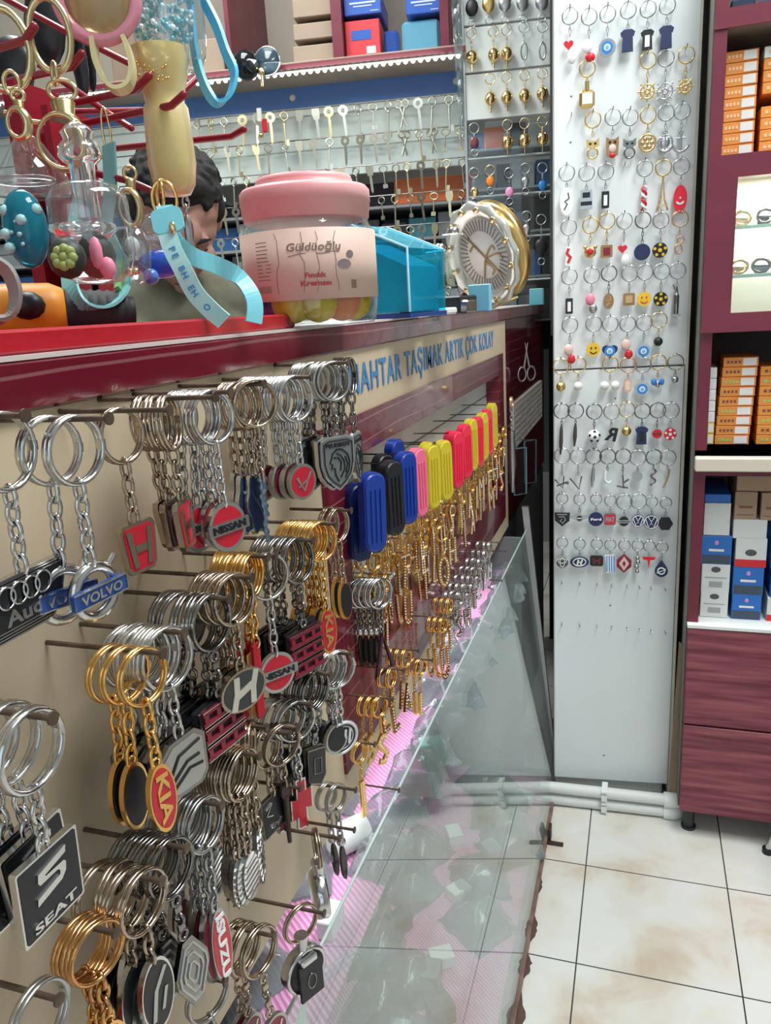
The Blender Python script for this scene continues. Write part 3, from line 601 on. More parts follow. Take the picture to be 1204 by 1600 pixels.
B(546, 592, .045, 3, tg_peugeot, 'dark keychain with a shield tag seen almost edge-on, right of the lion shield', 'dark keychain in the stack just right of the lion shield', ring=dark_chrome, R=.0155, yaw=-6, L=.034, nl=4, dx=.005, nn=False)
# ---- middle rows
B(222, 1062, .052, 3, tg_vtext, 'gold keychain with a tall oval red tag and gold letters, nearest the viewer', 'gold keychain stacked behind the nearest tall oval red tag', ring=gold, R=.0145, yaw=12, L=.034, nl=4, dx=.008, rr_=.0009, spread=4, tgk2={'s': '', 'fill': black})
B(258, 1035, .048, 6, tg_sbadge, 'chrome keychain with a brushed steel badge of three dark slanting bars', 'chrome keychain stacked behind the brushed steel slanting-bar badge', ring=chrome, R=.0170, yaw=14, L=.030, nl=4, dx=.004)
B(328, 978, .052, 5, tg_block, 'dark keychain with a blocky burgundy tag of stepped bars, left of the oval silver badge', 'dark keychain stacked behind the burgundy stepped-bar tag', ring=dark_chrome, R=.0165, yaw=10, L=.033, nl=4, dx=.006, cast=True, tgk={'fill': maroon_en}, tgk2={'fill': black})
B(364, 942, .058, 4, tg_hyundai, 'bronze keychain with a wide oval badge holding a slanted pale H', 'bronze keychain stacked behind the wide oval H badge', ring=bronze, R=.0155, yaw=18, L=.030, nl=4, dx=.0055, tgk2={})
B(392, 905, .046, 5, tg_redstrip, 'gold keychain with a long narrow red strip tag', 'gold keychain in the stack with long red and gold strips', ring=gold, R=.0150, yaw=0, L=.034, nl=5, dx=.005)
B(418, 905, .044, 1, tg_nissan, 'single chrome keychain with a round red barred tag, in the middle of the panel', '', ring=chrome, R=.0160, yaw=28, L=.040, nl=5, ext=.008)
B(463, 880, .052, 5, tg_block, 'dark keychain with a maroon block tag, left of the gold oval-tag keychains', 'dark keychain stacked behind the maroon block tag', ring=dark_chrome, R=.0165, yaw=16, L=.036, nl=4, dx=.006, cast=True, tgk={'fill': maroon_en, 'edge': dark_chrome}, tgk2={'fill': black, 'edge': dark_chrome})
B(500, 850, .052, 6, tg_vtext, 'gold keychain with a tall oval red tag beside the burgundy upright of the frame', 'gold keychain stacked behind the tall red oval beside the burgundy upright', ring=gold, R=.0155, yaw=24, L=.038, nl=5, dx=.0045, tgk={'s': 'KIA'}, tgk2={'s': '', 'fill': black})
B(526, 825, .040, 2, tg_vtext, 'gold keychain with a narrow oval black tag hanging against the burgundy upright', 'gold keychain behind the narrow oval black tag', ring=bronze, R=.0150, yaw=14, L=.036, nl=5, dx=.007, tgk={'s': '', 'fill': black, 'H': .034})
B(50, 1180, .050, 3, tg_seat, 'chrome keychain with a square black tag and large silver S at the left edge', 'chrome keychain behind the square black S tag at the left edge', ring=chrome, R=.0175, yaw=0, L=.030, nl=4, dx=.012, rr_=.0014, spread=5)
# ---- lower rows
B(318, 1292, .048, 6, tg_vtext, 'chrome keychain with a long oval red tag and white upright letters', 'chrome keychain stacked behind the long oval red tag with white letters', ring=steel, R=.0160, yaw=8, L=.040, nl=6, dx=.0048, tgk={'s': 'ISUZU', 'W': .0165, 'H': .048, 'rim': steel, 'em': white_m, 'L': .040, 'hgt': .0070}, tgk2={'s': '', 'W': .0165, 'H': .046, 'rim': steel, 'fill': maroon_en})
B(378, 1215, .052, 7, tg_ribbed, 'bronze keychain with a ribbed steel oval tag, left of the dark square tag', 'bronze keychain in the stack of ribbed oval tags', ring=bronze, R=.0165, yaw=6, L=.042, nl=6, dx=.0046)
B(390, 1165, .040, 4, tg_ribbed, 'bronze keychain with a narrow ribbed tag on the nail above the ribbed ovals', 'bronze keychain on the nail above the ribbed ovals', ring=bronze, R=.0145, yaw=-20, L=.050, nl=7, dx=.0045, tgk={'H': .040, 'W': .012})
B(415, 1172, .030, 1, tg_square, 'bronze keychain with a square black tag outlined in steel', '', ring=bronze, R=.0150, yaw=8, L=.024, nl=3, ext=.02)
B(440, 1168, .040, 1, tg_keyshape, 'bronze keychain with a slim dark leather strap left of the red cross tag', '', ring=bronze, R=.0160, yaw=26, L=.020, nl=3)
B(462, 1130, .045, 4, tg_chevy, 'chrome keychain with a red cross-shaped tag edged in silver', 'chrome keychain stacked behind the red cross-shaped tag', ring=chrome, R=.0160, yaw=34, L=.034, nl=5, dx=.006, tgk2={'fill': maroon_en})
B(492, 1083, .052, 5, tg_para, 'dark keychain with a black angular plate tag, left of the round silver badge', 'dark keychain in the stack of black angular plates', ring=dark_chrome, R=.0160, yaw=16, L=.032, nl=4, dx=.0058, cast=True)
B(527, 1050, .048, 8, tg_disc, 'chrome keychain with a round silver badge of upright bars', 'chrome keychain stacked behind the round silver barred badge', ring=chrome, R=.0165, yaw=36, L=.034, nl=5, dx=.0042, tgk={'D': .031, 'em': 'FIAT', 'fill': black}, tgk2={'D': .025, 'em': '', 'fill': black})
B(524, 1250, .030, 2, tg_strip, 'steel keychain with two beads and a slim dark strip below the barred badge', 'steel keychain with a slim dark strip, rear of the pair', ring=steel, R=.0130, yaw=20, L=.030, nl=3, dx=.009, ext=.02)
B(262, 1362, .048, 5, tg_diamond, 'dark keychain with a ridged lozenge tag, left of the long red oval', 'dark keychain stacked behind the ridged lozenge tag', ring=dark_chrome, R=.0165, yaw=10, L=.032, nl=4, dx=.0055, cast=True)
B(222, 1415, .050, 4, tg_leafoval, 'bronze keychain with a big oval black and steel tag at the bottom', 'bronze keychain stacked behind the big oval black tag at the bottom', ring=bronze, R=.0165, yaw=6, L=.022, nl=3, dx=.0075)
B(150, 1492, .044, 3, tg_vtext, 'gold keychain whose tag hangs below the picture, beside the bottom oval tags', 'gold keychain stacked behind the lowest gold ring', ring=M('copper_gold', (.62, .34, .14), .25, 1), R=.0150, yaw=14, L=.028, nl=4, dx=.0042, spread=14)
B(60, 1600, .045, 1, tg_disc, 'steel keychain ring at the bottom left corner of the panel', '', ring=steel, R=.0160, yaw=0, L=.028, nl=4)
B(325, 1560, .040, 1, tg_disc, 'steel keychain with an open ring below the long red oval', '', ring=steel, R=.0155, yaw=20, L=.028, nl=4)
B(402, 1490, .050, 3, tg_disc, 'bronze keychain with a maroon tag at the bottom, left of the badge reel', 'bronze keychain behind the maroon tag at the bottom', ring=bronze, R=.0165, yaw=14, L=.040, nl=6, dx=.008, cast=True, tgk={'fill': maroon_en})
# extra nails that carry nothing, and the retractable reels
for px, py, ln in ((372, 1217, .05), (470, 1283, .05), (385, 1152, .045), (428, 1085, .05)):
    P = PX(px, py, WX); nail(P, ln, 0, lab='bare rusty nail sticking out of the beige panel', grp='bare nails on the beige panel')
for i, (px, py, yaw, lab) in enumerate(((475, 1512, 28, 'chrome retractable badge reel with a black square clip, at the bottom right of the panel'), (500, 1395, -34, 'black retractable badge reel turned edge-on above the square-clip reel'))):
    P = PX(px, py, WX + .055); R = .0175
    t = thing('badge_reel', lab, 'badge reel', P, -rad(yaw)); X = Matrix.Rotation(pi / 2, 4, 'Y')
    MB().lathe([(.0, -.006), (R - .002, -.006), (R, -.004), (R, .003), (R - .0012, .0045), (R - .003, .0035)], 32, 0, X).build('case', chrome, t)
    MB().lathe([(R - .0028, .0030), (R - .003, .0038), (0, .0042)], 32, 0, X).build('face', black, t)
    if i == 0: c = MB().bx((.006, -.010, -.019), (.0085, .010, .010), bev=.0005).build('belt_clip', black, t); m = MB(); m.ring((.0087, 0, -.005), .0035, .0006, 0, 18, 5, rz=.006); m.build('clip_boss', dark_chrome, c); MB().box((.005, 0, .0105), (.007, .014, .006), bev=.001).build('clip_plate', chrome, t)
    m = MB(); m.tube([(0, 0, R - .001), (0, 0, R + .010)], .0042, 14); m.tube([(0, 0, R + .008), (0, 0, R + .0105)], .0050, 14); m.build('neck', chrome, t)
    m = MB(); m.ring((0, 0, R + .021), .0135, .0010, 0, 28, 6); m.ring((.002, .0005, R + .021), .0133, .0010, 0, 28, 6); m.build('split_ring', bronze, t)
    nail(Vector((0, P.y, P.z + R + .033)), .075)
# ================================================================== small keychains on the white pillar board
silver = M('worn_silver', (.50, .51, .52), .3, 1); gold2 = M('soft_gold', (.72, .50, .20), .3, 1); rose = M('rose_gold', (.80, .48, .32), .3, 1)
eye_b = M('eye_blue', (.04, .22, .62), .3); brown_m = M('brown_wood_charm', (.30, .18, .08), .6); blush = M('blush_plastic', (.72, .50, .46), .5)
red_s = M('scarlet_paint', (.60, .02, .03), .35); white_g = M('white_gloss', (.82, .82, .80), .25); blk = M('black_plastic', (.015, .015, .018), .4); navy_p = M('navy_cloth', (.02, .03, .09), .6)
pearl = M('pearl', (.80, .78, .74), .2, coat=.5)
X2 = .0015
def P_(mb, mat, par, name='charm'): return mb.build(name, mat, par)
def pr(poly, a=-X2, b=X2): return MB().prism(poly, a, b)
def heart(w_, c=(0, 0)): return [(c[0] + w_ / 34 * 16 * sin(t) ** 3, c[1] + w_ / 34 * (13 * cos(t) - 5 * cos(2 * t) - 2 * cos(3 * t) - cos(4 * t))) for t in [2 * pi * i / 24 for i in range(24)]]
def k_heartblob(t, z, a=red_s, b=white_g, flip=False):
    if not flip: P_(pr(heart(.016, (-.002, z - .012))), a, t, 'heart'); P_(MB().ball((0, .003, z - .030), (.004, .007, .010)), b, t, 'figurine')
    else: P_(MB().ball((0, -.003, z - .010), (.004, .009, .010)), b, t, 'figurine'); P_(MB().ball((0, .002, z - .026), (.004, .008, .007)), a, t, 'boots')
def k_eye(t, z, outer=None, shape='disc'):
    c = z - .016; o = outer or silver
    ol = {'disc': ell(.026, .026, 24, (0, c)), 'heart': heart(.028, (0, c))}[shape]
    d = P_(pr(ol), o, t, 'disc'); P_(pr(ell(.018, .018, 20, (0, c)), X2, X2 + .0008), eye_b, d, 'iris'); P_(pr(ell(.010, .010, 16, (0, c)), X2 + .0008, X2 + .0014), white_g, d, 'eye_ring'); P_(pr(ell(.006, .006, 12, (0, c)), X2 + .0014, X2 + .002), M('eye_light', (.15, .45, .75), .3), d, 'pupil')
def k_shirt(t, z, m=navy_p, s=None, k=1.):
    o = [(-.006, .0), (.006, .0), (.011, -.004), (.009, -.010), (.0075, -.009), (.0085, -.031), (-.0085, -.031), (-.0075, -.009), (-.009, -.010), (-.011, -.004)]
    b_ = P_(pr(sh(scl(o, k), 0, z), -.002, .002), m, t, 'shirt')
    if s: P_(MB().bx((.002, -.0035, z - .024), (.0028, .0035, z - .008)), s, b_, 'print')
def k_cube(t, z): b_ = P_(MB().box((0, 0, z - .026), (.010, .024, .026), bev=.004), gold2, t, 'bottle'); P_(MB().bx((.005, -.008, z - .034), (.0058, .008, z - .018), bev=.0003), white_g, b_, 'label_plate'); P_(MB().tube([(0, 0, z), (0, 0, z - .014)], .0035, 10), gold2, t, 'neck')
def k_wheel(t, z, m=gold2, D=.030):
    c = z - D / 2; b = MB(); b.ring((0, 0, c), D * .34, .0014, 0, 24, 6); b.ring((0, 0, c), D * .12, .0018, 0, 14, 6)
    for i in range(8): a = pi * i / 4; b.tube([(0, cos(a) * D * .1, c + sin(a) * D * .1), (0, cos(a) * D * .5, c + sin(a) * D * .5)], [.0009, .0014], 6)
    P_(b, m, t, 'ship_wheel')
def k_owl(t, z, m=gold2, belly=None):
    c = z - .018; o = [(-.010, .014), (-.004, .010), (.004, .010), (.010, .014), (.010, .002), (.009, -.014), (0, -.018), (-.009, -.014), (-.010, .002)]
    if belly: b_ = P_(pr(sh(o, 0, c)), m, t, 'owl'); P_(MB().ball((.001, 0, c - .004), (.003, .006, .007)), blush, b_, 'belly'); P_(MB().ball((.001, 0, c - .014), (.003, .005, .004)), belly, b_, 'feet')
    else: b_ = P_(pr(sh([(-.010, .014), (-.004, .010), (.004, .010), (.010, .014), (.010, .003), (0, -.002), (-.010, .003)], 0, c)), m, t, 'head'); P_(MB().ring((0, 0, c - .008), .008, .0015, 0, 20, 6), m, t, 'body_ring')
    P_(MB().ball((X2, -.004, c + .006), .0022, 0, 8).ball((X2, .004, c + .006), .0022, 0, 8), blk, b_, 'eyes')
def k_medal(t, z, m=gold2):
    c = z - .015; b = MB(); b.ring((0, 0, c), .0125, .0018, 0, 24, 6); 
    for i in range(6): a = pi * i / 3; b.ball((0, cos(a) * .007, c + sin(a) * .007), (.0015, .0035, .0035), 0, 8)
    b.ball((0, 0, c), (.002, .003, .003), 0, 8); P_(b, m, t, 'openwork_medallion')
def k_anchor(t, z, m=silver, wheel=False):
    c = z - .016; b = MB(); b.tube([(0, 0, c + .013), (0, 0, c - .013)], .0018, 8); b.tube([(0, -.007, c + .007), (0, .007, c + .007)], .0014, 8); b.tube([(0, p[0], p[1]) for p in arc(0, c - .001, .012, .012, 195, 345)], .0019, 8); b.ring((0, 0, c + .015), .0028, .001, 0, 12, 5)
    if wheel: b.ring((0, 0, c), .011, .0016, 0, 20, 6); b.ball((0, 0, c), (.0015, .008, .008), 0, 10)
    P_(b, m, t, 'anchor')
def k_oval(t, z, m=white_g, w_=.022, h_=.044, mark=blk): 
    b_ = P_(pr(ell(w_, h_, 24, (0, z - h_ / 2))), m, t, 'oval_plate')
    if mark: P_(MB().stroke(sh([(-.004, -h_ * .3), (.001, -h_ * .1), (-.003, 0), (.004, h_ * .1), (.002, h_ * .3)], 0, z - h_ / 2), .0018, X2, X2 + .0006), mark, b_, 'drawing')
def k_suit(t, z): b_ = P_(pr(sh([(-.009, 0), (.009, 0), (.010, -.030), (-.010, -.030)], 0, z), -.002, .002), silver, t, 'car_seat'); P_(MB().bx((.002, -.006, z - .012), (.003, .006, z - .004)).bx((.002, -.009, z - .024), (.003, .009, z - .018)), blk, b_, 'dark_trim')
def k_bottle(t, z): b_ = P_(MB().box((0, 0, z - .017), (.006, .012, .026), bev=.001), blk, t, 'small_bottle'); P_(MB().bx((.003, -.0028, z - .026), (.0036, .0028, z - .010)), white_g, b_, 'label_plate')
def k_twist(t, z, a=white_g, b=red_s):
    for j, m in enumerate((a, b)): P_(MB().tube([(.002 * cos(i * .6 + pi * j), .003 * sin(i * .6 + pi * j), z - .036 * i / 24) for i in range(25)], .0022, 6), m, t, 'twisted_strand')
def k_tower(t, z, m=gold2, st=False):
    b = MB()
    if not st:
        for s in (-1, 1): b.tube([(0, s * .0006, z), (0, s * .0018, z - .020), (0, s * .003, z - .032), (0, s * .0085, z - .050)], [.0008, .0010, .0013, .0018], 6)
        for q, w_ in ((.020, .0024), (.033, .0042), (.042, .0065)): b.bx((-.0015, -w_, z - q - .001), (.0015, w_, z - q + .001))
        P_(b, m, t, 'lattice_tower')
    else: b.tube([(0, 0, z), (0, 0, z - .012), (0, 0, z - .014), (0, 0, z - .044)], [.001, .003, .0045, .004], 8); b.bx((-.004, -.007, z - .048), (.004, .007, z - .044)); b.tube([(0, -.003, z - .004), (0, -.006, z + .004)], .001, 6); P_(b, m, t, 'statuette')
def k_flag(t, z): b_ = P_(pr(ell(.021, .042, 26, (0, z - .021))), M('flag_red', (.75, .01, .03), .3), t, 'oval_plate'); P_(MB().stroke(arc(0, z - .023, .0055, .0055, 200, 340), .0028, X2, X2 + .0007), white_g, b_, 'crescent'); P_(pr([(.0022 * (1 if i % 2 == 0 else .45) * cos(rad(90 + 36 * i)), z - .0195 + .0022 * (1 if i % 2 == 0 else .45) * sin(rad(90 + 36 * i))) for i in range(10)], X2, X2 + .0007), white_g, b_, 'star')
def k_redmark(t, z): P_(pr([(-.006, z - .0), (.005, z - .001), (.006, z - .020), (.003, z - .032), (-.006, z - .030), (-.004, z - .016)]), white_g, t, 'plate'); P_(MB().stroke([(0, z - .004), (-.003, z - .012), (.003, z - .018), (-.001, z - .027)], .005, X2, X2 + .0006), red_s, t, 'red_mark')
def k_bear(t, z): b_ = P_(MB().ball((0, 0, z - .014), (.004, .010, .009)).ball((0, -.008, z - .006), .0035, 0, 10).ball((0, .008, z - .006), .0035, 0, 10), gold2, t, 'bear_head'); P_(MB().ball((.003, 0, z - .013), (.002, .006, .006), 0, 10), red_s, b_, 'face')
def k_squareframe(t, z, a=brown_m, b=maroon_en): b_ = P_(pr(rr(.019, .020, .002, 2, (0, z - .012))), a, t, 'square_charm'); P_(pr(rr(.011, .012, .001, 2, (0, z - .012)), X2, X2 + .0006), b, b_, 'inset')
def k_disc(t, z, m=navy_p, D=.023, em=None, emat=white_g, rim=None):
    c = z - D / 2; b_ = P_(pr(ell(D, D, 24, (0, c))), rim or m, t, 'disc')
    if rim: P_(pr(ell(D * .82, D * .82, 24, (0, c)), X2, X2 + .0004), m, b_, 'face')
    if em:
        q = MB(); em(q, c, D); P_(q, emat, b_, 'emblem')
def e_flower(q, c, D):
    for i in range(5): a = rad(90 + 72 * i); q.prism(ell(D * .22, D * .22, 6, (cos(a) * D * .36, c + sin(a) * D * .36)), X2 + .0004, X2 + .001)
    q.prism(ell(D * .28, D * .28, 6, (0, c)), X2 + .0004, X2 + .001)
def e_smile(q, c, D): q.prism(ell(D * .12, D * .18, 8, (-D * .16, c + D * .12)), X2, X2 + .0006); q.prism(ell(D * .12, D * .18, 8, (D * .16, c + D * .12)), X2, X2 + .0006); q.stroke(arc(0, c, D * .28, D * .28, 210, 330), D * .07, X2, X2 + .0006)
def k_loops(t, z, m=rose): P_(MB().ring((0, .002, z - .006), .005, .0013, 0, 16, 6).ring((0, -.001, z - .020), .0055, .0013, 0, 16, 6, rz=.007).tube([(0, 0, z - .01), (0, .002, z - .014)], .001), m, t, 'looped_charm')
def k_blob(t, z, a=pink_m, b=silver): P_(MB().ball((0, -.002, z - .010), (.004, .008, .010)), a, t, 'figurine_top'); P_(MB().ball((0, .003, z - .026), (.004, .007, .008)), b, t, 'figurine_base')
def k_ballc(t, z, m=gold2, r=.0085, two=False):
    if two: P_(MB().ball((0, -.009, z - .010), r), m, t, 'pearl'); P_(MB().ball((0, .009, z - .010), r), m, t, 'pearl')
    else: P_(MB().ball((0, 0, z - r), r), m, t, 'ball')
def k_tag(t, z, m=rose): b_ = P_(pr(rr(.012, .022, .004, 3, (0, z - .012))), m, t, 'oblong_charm'); P_(pr(rr(.007, .015, .002, 3, (0, z - .012)), X2, X2 + .0005), M('pale_rose', (.85, .62, .48), .3), b_, 'inset')
def k_bits(t, z): P_(MB().ball((0, -.006, z - .008), (.003, .005, .006)).ball((0, .007, z - .008), (.003, .004, .006)), eye_b, t, 'blue_stones'); P_(MB().ball((0, 0, z - .012), (.003, .004, .006)), silver, t, 'silver_stone')
def k_sword(t, z, m=M('dark_wood_charm', (.06, .05, .045), .5), L=.045): P_(MB().tube([(0, 0, z), (0, -.0005, z - L * .2), (0, -.001, z - L * .6), (0, -.002, z - L)], [.0012, .0028, .0035, .0014], 8), m, t, 'long_pendant')
def k_football(t, z): c = z - .012; b_ = P_(MB().ball((0, 0, c), .0115), white_g, t, 'football'); q = MB(); [q.prism(ell(.0055, .0055, 5, (cos(rad(90 + 72 * i)) * .0085, c + sin(rad(90 + 72 * i)) * .0085)), .006, .0085) for i in range(5)]; q.prism(ell(.006, .006, 5, (0, c)), .0105, .0122); P_(q, blk, b_, 'black_patches')
def k_letter(t, z, s='R', m=blk, mirror=False, h=.024, wd=.020):
    X = Matrix.Diagonal((1, -1, 1, 1)) if mirror else None
    P_(MB().text(s, (0, z - h / 2 - .001), h, -.0012, .0012, wd=wd, bold=.03, rot=rad(12) if s == 'R' else 0, X=X), m, t, 'letter')
def k_hook(t, z): P_(MB().tube([(0, -.003, z), (0, -.004, z - .015), (0, -.002, z - .022), (0, .004, z - .024), (0, .007, z - .019)], [.0022, .003, .003, .0028, .001], 8), white_g, t, 'hook_charm')
def k_snake(t, z): P_(MB().tube([(0, .004 * sin(i * .55), z - .030 * i / 20) for i in range(21)], .0018, 6), dark_chrome, t, 'snake_charm')
def k_curved(t, z): P_(MB().tube([(0, .003 - .010 * (i / 14) ** 2, z - .034 * i / 14) for i in range(15)], [.0018 - .0008 * i / 14 for i in range(15)], 6), gold2, t, 'curved_charm')
def k_lines(t, z, s='V'):
    b = MB(); c = z - .014
    pts = {'V': [[(-.014, .008), (.002, -.012), (.006, .012)]], 'A': [[(-.013, .006), (.001, -.010), (.003, .012)], [(-.010, -.006), (.011, .002)], [(.001, .0), (.012, -.002)]], 'K': [[(0, .012), (.002, -.012)], [(.002, -.002), (.011, .004)], [(-.010, -.008), (.010, -.012)]]}[s]
    for p in pts: b.stroke(sh(p, 0, c), .0028, -.001, .001)
    P_(b, dark_chrome, t, 'letter_charm')
def k_shield(t, z): o = [(-.014, .011), (.014, .011), (.013, -.004), (0, -.015), (-.013, -.004)]; c = z - .013; b_ = P_(pr(sh(o, 0, c)), blk, t, 'shield'); P_(MB().stroke(sh([(-.009, .008), (.009, .008)], 0, c), .002, X2, X2 + .0005).stroke(sh([(-.006, .003), (.003, .004), (.006, -.002), (.001, -.009), (-.004, -.004), (0, -.001)], 0, c), .002, X2, X2 + .0005), silver, b_, 'emblem')
def k_wings(t, z):
    c = z - .011; b = MB(); b.prism(ell(.015, .015, 20, (0, c)), -X2, X2)
    for s in (-1, 1): b.prism(sh([(s * .006, .005), (s * .020, .004), (s * .016, 0), (s * .006, -.003)][::s], 0, c), -.001, .001)
    b_ = P_(b, silver, t, 'winged_plate'); P_(pr(ell(.010, .010, 18, (0, c)), X2, X2 + .0005), blk, b_, 'face'); P_(MB().bx((X2 + .0004, -.004, c - .001), (X2 + .0009, .004, c + .001)), white_g, b_, 'emblem')
def e_line(txt): 
    def f(q, c, D): q.text(txt, (0, c), D * .17, X2, X2 + .0009, wd=D * .72, bold=.04)
    return f
def k_fiat(t, z): c = z - .012; b_ = P_(pr(rr(.021, .022, .004, 3, (0, c))), dark_chrome, t, 'square_plate'); P_(pr(rr(.018, .019, .003, 3, (0, c)), X2, X2 + .0004), M('fiat_red', (.55, .03, .05), .4), b_, 'face'); P_(MB().text('FIAT', (0, c), .009, X2 + .0003, X2 + .001, wd=.015, bold=.02), silver, b_, 'emblem')
def k_bar(t, z): c = z - .010; b_ = P_(pr(ell(.018, .018, 20, (0, c))), blk, t, 'disc'); P_(MB().bx((X2, -.013, c - .0028), (X2 + .0008, .013, c + .0028)), silver, b_, 'bar'); P_(MB().text('NISSAN', (0, c), .0028, X2 + .0008, X2 + .0012, wd=.020, bold=.04), blk, b_, 'emblem')
def e_vw(q, c, D): q.ring((X2, 0, c), D * .44, .0008, 0, 22, 4); q.stroke([(-D * .2, c + D * .36), (0, c + D * .02), (D * .2, c + D * .36)], .0014, X2, X2 + .0008); q.stroke([(-D * .36, c + D * .2), (-D * .17, c - D * .34), (0, c - D * .04), (D * .17, c - D * .34), (D * .36, c + D * .2)], .0014, X2, X2 + .0008)
def e_toy(q, c, D): q.ring((X2, 0, c), D * .44, .0007, 0, 24, 4, rz=D * .36); q.ring((X2 + .0004, 0, c + D * .02), D * .16, .0007, 0, 18, 4, rz=D * .32); q.ring((X2 + .0004, 0, c + D * .12), D * .30, .0007, 0, 18, 4, rz=D * .15)
def k_ovalbadge(t, z, s='H', m=navy_p): c = z - .010; b_ = P_(pr(ell(.034, .021, 24, (0, c))), m, t, 'oval_plate'); P_(MB().ring((X2, 0, c), .0115, .0012, 0, 24, 4, rz=.0075).stroke([(-.004, c - .005), (-.002, c + .005)], .003, X2, X2 + .0008).stroke([(.002, c - .005), (.005, c + .005)], .003, X2, X2 + .0008).stroke([(-.003, c - .001), (.004, c + .001)], .002, X2, X2 + .0008), white_g, b_, 'emblem')
def k_hrect(t, z): c = z - .010; b_ = P_(pr(rr(.024, .020, .004, 3, (0, c))), blk, t, 'plate'); P_(MB().stroke([(-.006, c + .006), (-.004, c - .006)], .003, X2, X2 + .0006).stroke([(.006, c + .006), (.004, c - .006)], .003, X2, X2 + .0006).bx((X2, -.005, c - .001), (X2 + .0006, .005, c + .002)), maroon_en, b_, 'emblem')
def k_stripes(t, z):
    c = z - .018; b_ = P_(pr([(-.009, c + .016), (.007, c + .018), (.009, c - .014), (-.006, c - .018)]), white_g, t, 'plate'); q = MB(); [q.stroke([(-.006 + k * .0042, c + .016), (-.005 + k * .0042, c - .015)], .0018, X2, X2 + .0005) for k in range(4)]; P_(q, eye_b, b_, 'stripes')
def k_lozenge(t, z): c = z - .017; b_ = P_(pr([(0, c + .018), (.013, c + .006), (.013, c - .006), (0, c - .018), (-.013, c - .006), (-.013, c + .006)]), maroon_en, t, 'plate'); P_(pr([(0, c + .014), (.009, c), (0, c - .014), (-.009, c)], X2, X2 + .0006), blush, b_, 'lozenge'); P_(pr([(0, c + .006), (.003, c), (0, c - .006), (-.003, c)], X2 + .0006, X2 + .001), maroon_en, b_, 'centre')
def k_beads(t, z): P_(MB().ball((0, 0, z - .004), .004, 0, 10).ball((0, .001, z - .012), .0045, 0, 10).ball((0, -.001, z - .021), .0045, 0, 10).ball((0, 0, z - .030), .004, 0, 10), silver, t, 'bead_string')
def k_tmark(t, z): P_(pr([(-.0115, z), (.0115, z), (.0095, z - .005), (.0025, z - .006), (0, z - .022), (-.0025, z - .006), (-.0095, z - .005)]), red_s, t, 'letter_plate')
def k_drop(t, z): c = z - .018; b_ = P_(pr([(0, c + .017)] + [(cos(rad(a)) * .0115, c - .004 + sin(rad(a)) * .0115) for a in range(30, -220, -20)]), navy_p, t, 'drop_plate'); P_(MB().ring((X2, 0, c - .004), .006, .0013, 0, 20, 4).stroke([(-.008, c - .008), (.008, c)], .0014, X2, X2 + .0007), white_g, b_, 'emblem')
def k_hex(t, z): P_(pr(ell(.027, .027, 6, (0, z - .014))), blk, t, 'hexagon')
S_, G_, Rg = silver, gold2, rose
rowname = ['top row', 'second row', 'third row', 'fourth row', 'fifth row', 'sixth row', 'seventh row', 'row on the joint', 'row under the joint', 'ninth row', 'row of car badges', 'lowest row']
